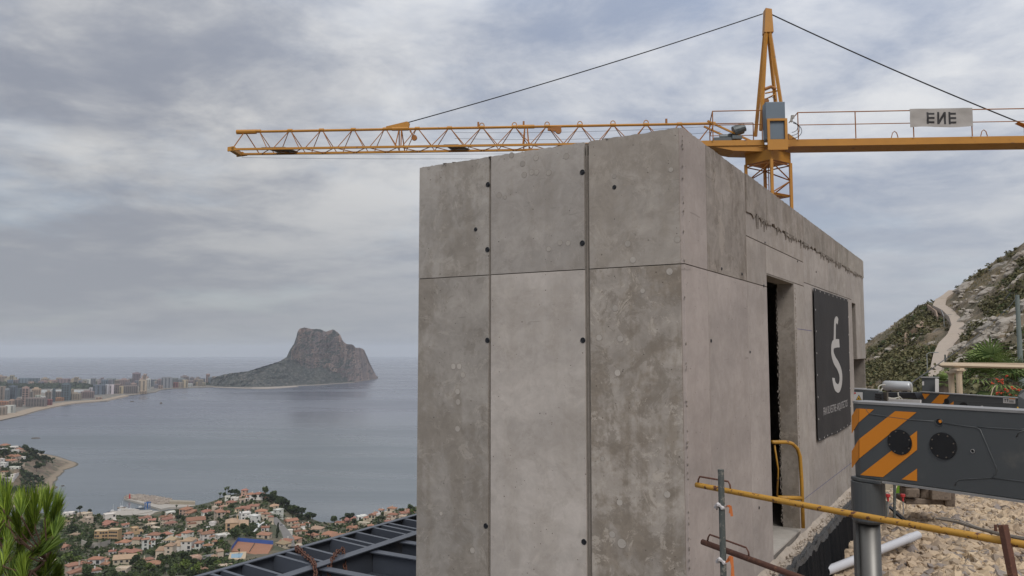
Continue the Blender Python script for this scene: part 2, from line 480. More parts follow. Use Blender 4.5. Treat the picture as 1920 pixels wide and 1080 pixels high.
# x0, x1, top, base, colour, row, style
city = [
 (-14,9,703,720,'beige','r'),(9,32,703.5,720,'beige','p'),(36,54,708.5,722,'blue','s'),(56.5,72,709,722,'slate','s'),(77,89,707.5,722,'peach','r'),(73,92,713.5,722.5,'pink','r'),(92,108,713,722.5,'pink','f'),(109,128,710,723,'mauve','s'),(130,153,707,721.5,'beige','p'),(163,170,711,723,'white','s'),(170,178,709,723,'grey','f'),(183,198,708,722,'mauve','p'),(200,214,709.5,722,'grey','s'),(215,223,713,723,'brown','f'),
 (224,241,709.5,724,'pink','r'),(248,261,698,723,'mauve','t'),(262,278,701,723,'beige','p'),(281,289,712,725,'slate','f'),(290,294,715,725,'peach','f'),(294,303,710,725,'mauve','r'),(303,321,707,728,'grey','s'),(321,332,708.5,725,'grey','f'),(325,333,717,727,'red','f'),(334,345,708,725,'grey','r'),(339,353,703.5,718,'mauve','r'),(334.5,341,717,727.5,'cream','f'),(342,350.5,712,727,'cream','s'),(352,362,714,723,'peach','f'),(355.5,363,706.5,716,'mauve','r'),(364,369,711,722,'grey','f'),(366.5,375,706.5,716,'brown','r'),(370,383,709.5,722,'slate','f'),(386,392,700.5,721,'pink','t'),(390,397,707,721,'blue','f'),(397.5,407,706,721,'brown','s'),(408,413,715,722,'peach','f'),
 (115,128,718,751,'slate','t'),(-8,8,724.5,750,'brown','s'),(9,16,727.5,750,'grey','t'),(16,27.5,722.5,749,'slate','t'),(28,40,728,744,'dark','s'),(41,51.5,724.5,759,'pink','t'),(60,74,726,746,'cream','r'),(52,60,734,748,'brown','f'),(95.5,98,729,754,'white','t'),(98,102.5,727.5,754,'slate','t'),(85,95,732,749,'brown','r'),(104,115,734,748,'brown','f'),(49,81.5,746,763,'mauve','b'),(82,96,749,760,'red','b'),(16.5,27,748.5,762,'peach','r'),(27,38.5,746.5,763,'brown','r'),(9,24,760,775,'white','s'),(-8,8.5,763,779,'beige','b'),(-10,15,752,760,'orange','r'),(128,148,735.5,750,'beige','r'),(147,152,735.5,746,'blue','f'),(152,174,732,747,'brown','r'),(167.5,176,727,740,'white','f'),(175,193,721.5,740,'slate','s'),(193.5,197.5,721,739,'grey','t'),(197.5,203,720.5,739,'white','s'),(205,212.5,721,739,'white','s'),(213,224,720,738,'brown','f'),(223.5,232,724,738,'cream','s'),(232.5,256,723,738,'brown','b'),(260.5,274,712.5,737,'cream','s'),(273.5,281,709.5,731,'white','t'),(103,118,745,752,'orange','r'),(76,84,743,750,'white','f'),(66,76,741,747,'white','f'),(180,190,745,749,'peach','f'),(297,304,723,729,'peach','f'),(262,274,733,738.5,'peach','f'),(240,248,709,723,'grey','f'),(155,162,716,723,'beige','f'),(289,296,720,728,'grey','f'),(352,360,719,725,'white','f'),(375,384,718,723,'grey','f'),
]
rz_ = random.Random(44)
for _ in range(46):
    x_ = rz_.uniform(0, 405); sh_ = float(np.interp(x_, [a for a, _ in shore], [b for _, b in shore]))
    b_0 = rz_.uniform(722, 725) if x_ > 180 else rz_.choice([rz_.uniform(721, 723), rz_.uniform(737, max(738, sh_-9))])
    if b_0 > sh_-1.5: continue
    w_ = rz_.uniform(4, 10); city.append((x_-w_/2, x_+w_/2, b_0-rz_.uniform(5, 13), b_0, rz_.choice(['beige','brown','mauve','grey','cream','peach','blue']), rz_.choice('srftf')))
NICE = dict(slate='slate grey', dark='black and white', red='dark red', orange='orange-roofed')
STY = dict(t='tower', s='striped block', r='block with raised roof storey', p='stepped block', b='low banded block', f='plain block')
ORD_X = 0
ORD = ['first','second','third','fourth','fifth','sixth','seventh','eighth','ninth','tenth','eleventh','twelfth','thirteenth','fourteenth','fifteenth','sixteenth','seventeenth','eighteenth']
def zone(c):
    x, b = (c[0]+c[1])/2, c[3]
    if x < 160: return 'on the far shore behind the green belt' if b < 724 else ('beside the sandy beach' if b > 747 else 'in the middle rows above the beach')
    if x < 240: return 'on the far skyline past the lagoon' if b < 730 else 'above the rocky shore'
    return 'near the rocky point in mid bay' if x < 300 else 'on the narrow neck of land before the crag'
ckey = {}
for c in sorted(city): ckey.setdefault((c[4], c[5], zone(c)), []).append(c)
def city_label(c):
    r_ = city_label0(c).replace('block with raised roof storey','block with rooftop storey').replace('the narrow neck of land before the crag','the neck of land before the crag').replace(' on the far shore behind the green belt',' beyond the green belt').replace('on the far skyline past the lagoon','on the skyline past the lagoon')
    return r_
def city_label0(c):
    g = ckey[(c[4], c[5], zone(c))]; base = f"{NICE.get(c[4], c[4])} {STY[c[5]]} {zone(c)}"
    return base if len(g) == 1 else f"{ORD[g.index(c)]} from left, {base}"
rc = random.Random(3)
for c in city:
    x0, x1, yt, yb, cn, sty = c
    gd = 2.2
    b0 = G((x0+x1)/2, yb, gd); yw = b0.y
    w = (x1-x0)/F*yw; hgt = P(960, yt, yw).z - gd; d = min(w, 26)*rc.uniform(.7, 1.0)
    kcol = tuple(min(1, .86*v*rc.uniform(.93, 1.07)) for v in COL[cn])
    t = thing('apartment_block', city_label(c), 'apartment block', (b0.x, b0.y, gd), 'apartment blocks of the seaside city')
    t.rotation_euler = (0, 0, math.atan2(b0.x, b0.y)*-1*.6 + rc.uniform(-.15,.15))
    bd = MB(); secs = [(-w/2, w/2, hgt)]
    if sty == 'p':
        secs = [(-w*.5, -w*.3, hgt*.62), (-w*.3, -w*.12, hgt*.85), (-w*.12, w*.16, hgt), (w*.16, w*.34, hgt*.78), (w*.34, w*.5, hgt*.55)]
    elif sty == 'r': secs = [(-w/2, w/2, hgt*.86), (-w*.28, w*.2, hgt)]
    elif sty == 't': secs = [(-w/2, w/2, hgt*.96), (-w*.2, w*.2, hgt)]
    wall = MB(); roofm = MB()
    for i, (a, b, h) in enumerate(secs):
        yo = .3*i if sty == 'p' else 0
        if sty in 'rt' and i: wall.box(a, b, d*.25, d*.8, secs[0][2], h)
        else: wall.box(a, b, yo, d, 0, h)
    wo = wall.build('wall', M_wallT, t, local=True); wo.color = (*kcol, 1)
    # windows: one recessed-looking bay band per storey (dark glass set between pale slabs)
    a, b, h = secs[0] if sty != 'p' else secs[2]
    if sty == 'p': a, b = -w*.12, w*.16
    st_h = max(3.1, h/ (10 if h > 40 else 7)); nz = max(2, int(h*(.9)/st_h)); cols_n = max(2, int((b-a)/7))
    for part_i in range(2):
        win = MB()
        for iz in range(nz):
            z = 2.0 + iz*st_h
            if z+1.6 > h: break
            for ic in range(cols_n):
                if sty == 's' and ic % 2 == 1: continue
                xa = a + (b-a)*(ic+.16)/cols_n; xb = a + (b-a)*(ic+.84)/cols_n
                if part_i == 0: win.box(xa, xb, -.5, -.02, z+.9, z+st_h*.80)
                else: win.box(xa-.4, xb+.4, -1.6, -.02, z, z+.75)
        if part_i == 0 and win.v: win.build('window', M_win, t, local=True, kind='stuff')
        elif sty in 'bfrts' and win.v:
            bo = win.build('balcony', M_band, t, local=True, kind='stuff'); bo.color = (*[min(1, v*1.25) for v in kcol], 1)
# low waterfront sheds and trees in front rows
lows = MB()

# ============================================================ THE CRAG
crest = [(395,712),(407,706),(420,702),(430,700),(465,696),(490,688),(510,682),(525,677),(537,670),(540,663),(546,652),(551,645),(555,634),(558,622),(562,616),(571,614),(585,617),(600,617),(611,622),(622,618),(628,619),(632,622),(638,628),(643,640),(650,645),(662,646),(666,652),(675,652),(683,656),(688,668),(694,682),(704,702),(708.5,709.5)]
wat = [(395,725),(430,727),(480,727),(520,726),(560,723.5),(600,722),(640,719),(665,717),(690,713),(708.5,710)]
tal = [(395,712),(480,694),(530,677),(548,676),(560,682),(575,690),(590,692),(600,688),(612,690),(625,697),(640,708),(650,715),(665,717),(708,710)]   # top of the scree
def ip(tb, x): return float(np.interp(x, [a for a, _ in tb], [b for _, b in tb]))
m = MB(); NU, NV = 260, 110; vs = []; scree = []
for i in range(NU+1):
    px = 395 + (708.5-395)*i/NU
    cy, wy, ty = ip(crest, px)+.8*noise.fractal(V(px*.22,0,0), .8, 2, 4)*min(1,(708.5-px)/20)*min(1,(px-395)/20), ip(wat, px), ip(tal, px); ty = min(max(ty, cy), wy)
    yw = CZ/dep(wy)
    hh = (wy-cy)/F*yw
    # distance of scree top and of the crest behind the water line
    ht = (wy-ty)/F*yw; hc = max(0, hh-ht)
    scree.append([])
    for j in range(NV+1):
        v = j/NV; z_frac = v
        py = wy + (cy-wy)*v
        zapp = (wy-py)/F*yw
        if zapp <= ht: off = zapp*1.9
        else: off = ht*1.9 + (zapp-ht)*.38
        scree[-1].append(4 < zapp < ht + 26*noise.fractal(V(px*.12, zapp*.03, 4), .9, 2, 4) or (px < 545 and zapp > 4))
        fadeb = min(1, v*6)*min(1, (1-v)*9+.0)*min(1, (708.5-px)/12)
        q = P(px, py, yw+off)
        cl = 1 if zapp > ht else .35
        rib = noise.fractal(V(q.x*.016, q.z*.0035, 2.0), 1, 2, 5)*62*cl + noise.fractal(V(q.x*.02, q.y*.01, q.z*.02), .9, 2, 5)*24
        q = P(px, py, yw+off+rib*fadeb)
        vs.append(q)
    # behind the crest the rock falls away to the sea on the far side
    top = vs[-1]
    for dd, fz in ((60, .96), (160, .75), (320, .4), (520, -.02)):
        dv = V(top.x, top.y, 0).normalized()
        vs.append(V(top.x+dv.x*dd, top.y+dv.y*dd, top.z*fz))
nr_ = NV+5
m.add(vs, [(i*nr_+j, (i+1)*nr_+j, (i+1)*nr_+j+1, i*nr_+j+1) for i in range(NU) for j in range(nr_-1)])
def crag_mat():
    t = NT('limestone_crag'); g = t.node('ShaderNodeNewGeometry'); pos = g.outputs['Position']; nv = t.node('ShaderNodeSeparateXYZ'); t.l.new(g.outputs['True Normal'], nv.inputs[0])
    ps = t.node('ShaderNodeSeparateXYZ'); t.l.new(pos, ps.inputs[0])
    n1 = t.noise(.012, 8, .65, vec=pos, stretch=(1,1,.35)); n2 = t.noise(.045, 7, .7, vec=pos, stretch=(1,1,.25))
    col = t.mix(t.ramp(n1, .38, .62), (.105,.093,.098), (.36,.25,.20)); col = t.mix(t.ramp(n2, .50, .60), col, (.060,.058,.066))
    warm = t.ramp(ps.outputs['X'], -1500, -900); col = t.mix(t.math('MULTIPLY', warm, .45), col, (.27,.185,.155))
    slope = t.math('ADD', nv.outputs['Z'], t.math('MULTIPLY', t.math('SUBTRACT', n2, .5), .5))
    scree = t.mix(t.ramp(t.noise(.03, 7, .75, vec=pos), .50, .62), (.016,.021,.018), (.085,.075,.062))
    scree = t.mix(t.ramp(t.noise(.06, 6, .8, vec=pos), .63, .68), scree, (.38,.35,.32))
    col = t.mix(t.ramp(slope, .26, .40), col, scree)
    col = t.mix(t.ramp(ps.outputs['Z'], 1.5, 5), (.26,.22,.18), col)
    return t.done(col, .95, 0., t.bump(n2, 1.0, 14))
M_scree = ground_mat('crag_scree', (.012,.018,.014), (.026,.030,.023), (.14,.125,.11), .35, .75)
t_ = None
o = m.build('crag', [crag_mat(), M_scree], smooth=False)
for ip_, pgn in enumerate(o.data.polygons):
    i_, j_ = divmod(ip_, nr_-1)
    if j_ < NV and scree[i_][min(j_, NV)]: pgn.material_index = 1
tag(o, 'huge grey limestone crag with a dark wooded foot rising from the sea', 'rock')
M_whiteT = simple('white_paint', (.62,.61,.58), .6, var=.08)
M_pale = simple('pale_concrete', (.36,.33,.29), .9, var=.18, scale=.4)
# quay and small boats under the crag
m = MB(); m.prism([G(a, b, 1.8) for a, b in ((400,726),(430,727),(470,728.5),(500,729),(540,726.5),(560,725),(552,722.5),(500,724),(430,722))], (0,0,-3)); m.build('harbour_quay', simple('quay', (.30,.26,.22), .9, var=.2, scale=.02), kind='structure')
rb = random.Random(9)
for i, (px, py, w_) in enumerate(((478,724,9),(488,723.4,7),(497,723.8,8),(508,723,5),(516,724,6),(440,724,8),(452,724.5,6),(425,724,5))):
    q = G(px, py, 1.9); w = w_/F*q.y
    t = thing('harbour_shed', f"low {'pale' if i%2 else 'white'} harbour shed {['left of the tall mast under the crag','second of the row under the crag','third of the row under the crag','beside the tall mast under the crag','by the brown warehouse under the crag','in the middle of the quay','right half of the quay','at the city end of the quay'][i]}", 'shed', q, 'harbour sheds under the crag')
    a = MB(); a.box(-w/2, w/2, 0, 14, 0, 5); oo = a.build('wall', M_wallT, t, local=True); oo.color = (.42,.40,.38,1)
    a = MB(); a.prism([(-w/2-.5,-1,5),(-w/2-.5,7,8.5),(-w/2-.5,15,5)], (w+1,0,0)); oo = a.build('roof', M_wallT, t, local=True); oo.color = (.30,.30,.31,1)
    for k_ in range(3): a = MB(); a.box(-w*.35+k_*w*.28, -w*.35+k_*w*.28+w*.12, -.3, -.02, 0, 3.4); a.build('door', M_win, t, local=True)
q = G(516, 721, 2); t = thing('warehouse', 'brown flat warehouse at the foot of the crag', 'warehouse', q)
a = MB(); a.box(-14, 14, 0, 16, 0, 12); oo = a.build('wall', M_wallT, t, local=True); oo.color = (.28,.19,.15,1)
a = MB(); a.box(-14.5,14.5,-.5,16.5,12,12.6); oo = a.build('roof', M_wallT, t, local=True); oo.color = (.35,.27,.22,1)

# rocks and buoys in the bay
M_seaR = simple('sea_rock', (.10,.085,.07), .9, var=.3, scale=.2)
def islet(pxa, pxb, py, hgt, label):
    a, b = G(pxa, py, 0), G(pxb, py-.5, 0); mm = MB(); n = 26
    pts_ = []
    for i in range(n):
        an = 2*math.pi*i/n; c = (a+b)/2; L = (b-a).length/2
        pts_.append(c + (b-a).normalized()*math.cos(an)*L*random.uniform(.85,1.0) + V(0,1,0)*math.sin(an)*L*.5*random.uniform(.7,1))
    top = [p.lerp((a+b)/2, .35)+V(0,0,hgt*random.uniform(.5,1)) for p in pts_]
    mm.add([p+V(0,0,-1) for p in pts_]+top+[(a+b)/2+V(0,0,hgt)], [(i,(i+1)%n,n+(i+1)%n,n+i) for i in range(n)]+[(n+i,n+(i+1)%n,2*n) for i in range(n)])
    tag(mm.build('rock_islet', M_seaR), label, 'rock')
islet(56, 78, 822.5, 2.2, 'long flat dark rock islet off the wooded headland')
islet(243, 253, 753.5, 3, 'small dark rock islet off the rocky shore')
islet(184, 206, 753.3, 2, 'thin dark reef beside the end of the beach')
islet(113, 122, 911.5, 1.0, 'low dark reef off the beach spit')
q = G(302, 757, 0); m = MB(); m.tube([q, q+V(0,0,3), q+V(0,0,6)], [5,4,.5]); tag(m.build('buoy', M_seaR), 'small dark buoy alone in the bay', 'buoy')

# ============================================================ HARBOUR NEAR THE TOWN
M_rip = ground_mat('riprap', (.27,.225,.19), (.36,.31,.26), (.12,.10,.09), 3.0)
def slab(name, pxs, z, th, mt, **k):
    m = MB(); m.prism([G(a, b, z) for a, b in pxs], (0,0,-th)); return m.build(name, mt, **k)
bwk = thing('breakwater', 'long pale rubble breakwater curving out from the town', 'breakwater', G(300, 945, 1))
m = MB(); m.prism([G(a, b, 2.0) for a, b in ((232,934),(238,931),(262,929),(290,934),(322,938.5),(366,941),(366,949),(345,950),(318,951),(302,954),(286,949.5),(266,943),(245,937.5))], (0,0,-4)); m.build('quay_deck', M_pale, bwk)
m = MB(); m.prism([G(a, b, 5.2) for a, b in ((318,937),(366,939),(366,941.2),(318,940))], (0,0,-4)); m.build('wave_wall', simple('old_concrete', (.30,.26,.20), .9, var=.2, scale=.3), bwk)
m = MB(); rr = random.Random(4)
def inside(p, poly):
    c = False
    for i in range(len(poly)):
        a, b = poly[i], poly[i-1]
        if (a[1] > p[1]) != (b[1] > p[1]) and p[0] < (b[0]-a[0])*(p[1]-a[1])/(b[1]-a[1])+a[0]: c = not c
    return c
rp = [(233,933),(240,929),(262,928),(290,931),(322,936.5),(318,944),(300,946),(280,942),(262,938),(245,936)]
cnt = 0
while cnt < 1300:
    px, py = rr.uniform(232,322), rr.uniform(927,947)
    if inside((px,py), rp): m.ico(G(px,py,2.2)+V(0,0,rr.uniform(-.4,.9)), rr.uniform(.7,1.5), 0, .25, rnd=rr); cnt += 1
m.build('rubble', M_rip, bwk, kind='stuff')
q = G(243, 934.5, 2.5); t = thing('harbour_beacon', 'small red harbour beacon on the tip of the breakwater', 'beacon', q)
M_red = simple('red_paint', (.42,.03,.03), .5, var=.1)
m = MB(); m.tube([(0,0,0),(0,0,4.2)], [1.1,.7], 10); m.build('tower', M_red, t, local=True)
m = MB(); m.tube([(0,0,4.2),(0,0,4.5)], .95, 10); m.tube([(0,0,4.5),(0,0,5.3),(0,0,5.8)], [.35,.35,.05], 8); m.build('lantern', M_red, t, local=True)
M_blue = simple('blue_paint', (.035,.11,.30), .5, var=.1)
q = G(274.5, 955, 1.5); t = thing('boat_lift', 'blue steel boat lift frame standing in the harbour', 'boat lift', q)
for x_, y_ in ((-1.6,0),(1.6,0),(-1.6,5),(1.6,5)): m = MB(); m.box(x_-.35,x_+.35,y_-.35,y_+.35,0,6.6); m.build('leg', M_blue, t, local=True)
for y_ in (0, 5): m = MB(); m.box(-2.6,2.6,y_-.45,y_+.45,6.602,7.5); m.build('cross_beam', M_blue, t, local=True)
slab('inner_quay', [(196,962),(214,958),(236,956),(300,958),(302,962),(286,966),(240,972),(190,974)], 1.6, 3, M_pale, kind='structure')
pr = slab('jetty', [(252,957),(285,956.3),(286,958.5),(252,964.5),(248,963)], 2.4, 1.2, M_pale); tag(pr, 'pale concrete jetty inside the small harbour', 'jetty')
slab('harbour_basin_edge', [(222,952),(246,953),(262,955),(258,957),(228,956)], 1.9, 2.5, M_pale, kind='structure')
M_hull = tinted('boat_paint', .4, .1)
def boat(px, py, L, colr, label, ang):
    q = G(px, py, .2); t = thing('boat', label, 'boat', (q.x,q.y,.2), 'boats in the small harbour', ang)
    W = L*.16; m = MB()
    o1 = [(-L/2,-W,1.1),(L*.2,-W,1.2),(L/2,0,1.7),(L*.2,W,1.2),(-L/2,W,1.1)]; o0 = [(x*.85,y*.6,-.5) for x,y,z in o1]
    m.add(o0+o1, [(4,3,2,1,0),(5,6,7,8,9)]+[(i,(i+1)%5,5+(i+1)%5,5+i) for i in range(5)]); h = m.build('hull', M_hull, t, local=True); h.color = (*colr,1)
    m = MB(); m.prism([(-L*.25,-W*.6,1.2),(L*.1,-W*.6,1.2),(L*.05,-W*.5,2.6),(-L*.2,-W*.5,2.6)], (0,W*1.2,0)); h = m.build('cabin', M_hull, t, local=True); h.color = (.5,.5,.5,1)
    m = MB(); m.tube([(0,0,1.2),(0,0,L*.8)], .09, 5); m.build('mast', M_whiteT, t, local=True)
boat(212,960.5,11,(.03,.04,.07),'dark blue motorboat nearest the ochre villa slope',.3)
boat(225,959.5,12,(.04,.05,.08),'dark motorboat moored right of another dark motorboat',.2)
boat(229,953,10,(.28,.20,.14),'brown fishing boat alone at the basin entrance',.1)
boat(245,957,9,(.55,.55,.55),'white boat with mast between the quay and the jetty',1.0)
boat(264,953.5,10,(.10,.12,.15),'grey boat moored just left of the blue boat lift',.1)
boat(238,956,8,(.5,.5,.5),'small white boat beside the inner quay',.5)
# ============================================================ VILLAS
M_roofT = None
def tile_mat():
    t = NT('roof_tiles'); n1 = t.noise(.35, 6, .6); n2 = t.noise(3., 4, .6)
    w = t.node('ShaderNodeTexWave'); w.inputs['Scale'].default_value = 1.1; w.inputs['Distortion'].default_value = .4; t.l.new(t.map(), w.inputs['Vector'])
    f = t.math('ADD', t.math('MULTIPLY', n1, .6), t.math('MULTIPLY', n2, .4))
    c = t.mix(1.0, t.oi.outputs['Color'], t.mix(f, (.70,.68,.66), (1.30,1.28,1.25)), 'MULTIPLY')
    return t.done(c, .9, 0., t.bump(w.outputs['Fac'], .5, .12))
M_tile = tile_mat()
M_villa = tinted('villa_render', .88, .16, .12, 1.2)
WC = dict(W=(.60,.58,.54), C=(.49,.41,.32), O=(.45,.31,.18), P=(.41,.28,.21))
RC = dict(T=(.31,.155,.105), B=(.36,.26,.175), F=(.42,.38,.33))
WN = dict(W='white', C='cream', O='ochre', P='pink'); RN = dict(T='terracotta roof', B='sandy tiled roof', F='flat roof')
def roof(m, x0, x1, y0, y1, z, kind, e=.45):
    x0, x1, y0, y1 = x0-e, x1+e, y0-e, y1+e; cx, cy = (x0+x1)/2, (y0+y1)/2
    W, D = x1-x0, y1-y0; h = min(W, D)*.22
    if kind == 'hip':
        if W > D: r0, r1 = (x0+D/2, cy), (x1-D/2, cy)
        else: r0, r1 = (cx, y0+W/2), (cx, y1-W/2)
        b = [(x0,y0,z),(x1,y0,z),(x1,y1,z),(x0,y1,z)]; u = [(a,c,z+.2) for a, c, _ in b]; t = [(*r0, z+h+.2),(*r1, z+h+.2)]
        if W > D: f = [(4,5,9,8),(5,6,9),(6,7,8,9),(7,4,8)]
        else: f = [(4,5,8),(5,6,9,8),(6,7,9),(7,4,8,9)]
        m.add(b+u+t, [(3,2,1,0),(0,1,5,4),(1,2,6,5),(2,3,7,6),(3,0,4,7)]+f)
    elif kind == 'gable':
        if W > D: m.prism([(x0,y0,z),(x0,y0,z+.2),(x0,cy,z+h+.2),(x0,y1,z+.2),(x0,y1,z)], (W,0,0))
        else: m.prism([(x0,y0,z),(x0,y0,z+.2),(cx,y0,z+h+.2),(x1,y0,z+.2),(x1,y0,z)], (0,D,0))
    elif kind == 'shed':
        m.prism([(x0,y0,z),(x0,y0,z+.2),(x0,y1,z+.2+D*.2),(x0,y1,z)], (W,0,0))
    else:
        m.box(x0+e*.7, x1-e*.7, y0+e*.7, y1-e*.7, z, z+.18)
        for a in ((x0+.2,x1-.2,y0+.2,y0+.5),(x0+.2,x1-.2,y1-.5,y1-.2),(x0+.2,x0+.5,y0+.502,y1-.502),(x1-.5,x1-.2,y0+.502,y1-.502)): m.box(*a, z+.182, z+.75)
def villa(q, wpx, st, wc, rc_, label, seed, rot=None, group='villas below the site'):
    rnd = random.Random(seed); w = wpx/F*q.y; rot = rnd.uniform(-.75, .75) if rot is None else rot
    w /= (abs(math.cos(rot)) + .55*abs(math.sin(rot)))
    d = w*rnd.uniform(.6, .85); h = 2.75*st
    t = thing('villa', label, 'villa', (q.x, q.y+d*.2, q.z-.2), group, rot)
    v = rnd.uniform(.88, 1.08); wcol = tuple(x*v*rnd.uniform(.97,1.03) for x in WC[wc])+(1,)
    v = rnd.uniform(.82, 1.15); rcol = tuple(x*v*rnd.uniform(.93,1.07) for x in RC[rc_])+(1,)
    kd = 'flat' if rc_ == 'F' else rnd.choice(['hip','hip','gable'])
    blocks = [(-w/2, w/2, -d/2, d/2, -5, h)]
    lay = rnd.random()
    if wpx > 13:
        if lay < .45:      # two blocks of different height
            k_ = rnd.uniform(.5, .62); s = rnd.choice((-1, 1)); h2 = h if st == 1 else 2.75*(st-1)
            a = (-w/2, -w/2+w*k_) if s > 0 else (w/2-w*k_, w/2); b = (a[1]+.002, w/2) if s > 0 else (-w/2, a[0]-.002)
            blocks = [(a[0], a[1], -d/2, d/2, -5, h), (b[0], b[1], -d*.62, d*.3, -5, max(2.6, h2-.3))]
        elif lay < .8:     # projecting wing and a terrace in front
            k_ = rnd.uniform(.35, .5); s = rnd.choice((-1, 1))
            a = (-w/2, -w/2+w*k_) if s > 0 else (w/2-w*k_, w/2)
            blocks = [(-w/2, w/2, -d/2, d/2, -5, h), (a[0], a[1], -d*.95, -d/2-.002, -5, max(2.6, h-2.0 if st > 1 else h-.3))]
    wm = MB(); rm = MB()
    for b in blocks:
        wm.box(*b); rr_ = kd if b is blocks[0] else (rnd.choice(['hip','flat','shed']) if kd != 'flat' else 'flat')
        roof(rm, b[0], b[1], b[2], b[3], b[5]+(.004 if b is not blocks[0] else 0), rr_, .45 if b is blocks[0] else .3)
    if rnd.random() < .8:  # terrace with its parapet
        wm.box(-w*.62, w*.5, -d*1.25, -d/2-.004 if len(blocks) == 1 or lay >= .45 else -d*.62-.01, -5, .05) if lay >= .8 or wpx <= 13 else wm.box(-w*.6, w*.55, -d*1.4, -d*.96, -6, .02)
    o = wm.build('wall', M_villa, t, local=True); o.color = wcol
    o = rm.build('roof', M_tile if rc_ != 'F' else M_villa, t, local=True); o.color = rcol if rc_ != 'F' else tuple(x*1.05 for x in wcol[:3])+(1,)
    # windows and doors on the two visible sides
    nwin = 0
    for b in blocks:
        x0, x1, y0, y1, _, hh = b
        for fl in range(max(1, int(hh/2.7))):
            z = .9 + fl*2.75; n = max(1, int((x1-x0)/3.2))
            for i in range(n):
                if nwin > 9 or rnd.random() < .15: continue
                cx = x0 + (x1-x0)*(i+.5)/n; tall = rnd.random() < .35; ww = .75 if not tall else 1.0
                a = MB(); z0 = z if not tall else z-.75
                if z0+1.5+(.75 if tall else 0) > hh-.15: z0 -= .3
                a.box(cx-ww, cx+ww, y0-.035, y0-.004, z0, z0+(1.25 if not tall else 2.1)); a.build('window', M_win, t, local=True)
                nwin += 1
            a = MB(); sx = x1+.004 if rot < 0 else x0-.035
            cy = y0+(y1-y0)*rnd.uniform(.3,.6); a.box(sx, sx+.031, cy-.7, cy+.7, z, z+1.2); a.build('window', M_win, t, local=True)
    if kd != 'flat':
        a = MB(); cx = rnd.uniform(-.25,.25)*w; a.box(cx-.35, cx+.35, d*.1, d*.1+.7, h+.3, h+min(w,d)*.22+1.0); a.box(cx-.45, cx+.45, d*.1-.1, d*.1+.8, h+min(w,d)*.22+1.002, h+min(w,d)*.22+1.15)
        o = a.build('chimney', M_villa, t, local=True); o.color = wcol
    return t
villas = [ # x, base y, width px, storeys, wall, roof
 (158,968,24,1,'C','F'),(128,966,18,1,'W','F'),(205,989,26,1,'P','T'),(204,976,20,2,'W','F'),(255,1003,20,2,'O','F'),(270,975,24,1,'C','T'),(284,982,14,1,'C','T'),(285,991,16,1,'C','F'),(317,987,30,2,'C','T'),(352,966,30,2,'P','T'),(318,964,18,1,'W','F'),(365,986,36,2,'C','T'),(288,1014,22,2,'W','T'),(312,1006,18,1,'C','T'),(345,1009,30,2,'W','T'),(271,1032,13,3,'W','T'),(283,1027,14,2,'W','T'),(243,1040,38,1,'P','T'),(232,1062,42,2,'C','B'),(274,1054,24,1,'C','T'),(310,1043,30,3,'C','B'),(325,1018,24,1,'W','B'),(344,1034,34,3,'W','B'),(362,1018,24,1,'C','T'),(387,1013,24,2,'W','T'),(387,963,20,1,'W','T'),(310,973,22,1,'C','T'),
 (138,1080,36,2,'C','T'),(176,1078,22,1,'W','T'),(196,1068,14,1,'C','T'),(80,1052,24,1,'W','F'),(96,1058,18,1,'C','F'),
 (458,929,11,2,'P','T'),(470,938,16,2,'W','T'),(484,937,18,2,'W','T'),(426,936,10,1,'W','F'),(440,938,14,1,'W','F'),(413,947,15,1,'C','T'),(433,947,18,1,'P','T'),(418,955,14,1,'P','T'),(454,943,12,1,'C','F'),(475,955,20,1,'C','T'),(460,959,18,1,'P','T'),(416,971,30,2,'C','T'),(446,960,10,1,'C','T'),(458,974,20,2,'W','F'),(476,982,20,2,'W','F'),(489,972,22,2,'C','T'),(499,979,14,2,'C','T'),(518,968,24,2,'W','F'),(507,985,10,2,'C','T'),(442,992,44,2,'O','B'),(416,1010,24,1,'W','F'),(545,990,24,2,'C','T'),(540,978,11,1,'C','F'),(543,1004,10,1,'W','F'),(495,1012,24,1,'C','T'),(497,998,14,1,'W','T'),(566,988,12,1,'W','T'),(592,995,26,1,'C','B'),(585,1009,24,1,'C','T'),(617,1004,26,1,'C','T'),(551,1017,24,1,'P','T'),(535,1024,22,1,'W','T'),(570,1002,12,1,'C','T'),(575,985,10,1,'W','T'),
 (715,958,10,1,'W','T'),(735,958,18,1,'C','T'),(762,966,30,1,'C','T'),(696,974,26,2,'C','T'),(655,976,28,1,'P','T'),(677,972,20,1,'W','F'),(640,985,22,1,'C','T'),(662,992,22,1,'P','T'),(640,1036,30,1,'C','T'),(625,1030,18,1,'C','T'),(525,1052,24,1,'W','T'),(560,1078,26,1,'C','T'),(690,1070,30,1,'C','T'),(655,1074,22,1,'W','B'),(530,1028,26,1,'C','B'),(404,1022,12,1,'C','T'),(420,1068,22,1,'C','F'),(378,1000,14,1,'C','T'),(520,1076,20,1,'W','T'),(605,1060,24,1,'C','T'),(400,985,14,1,'W','F'),(600,1078,22,1,'C','T'),(210,1040,14,1,'W','T'),
]
rv = random.Random(99); n_x = 0
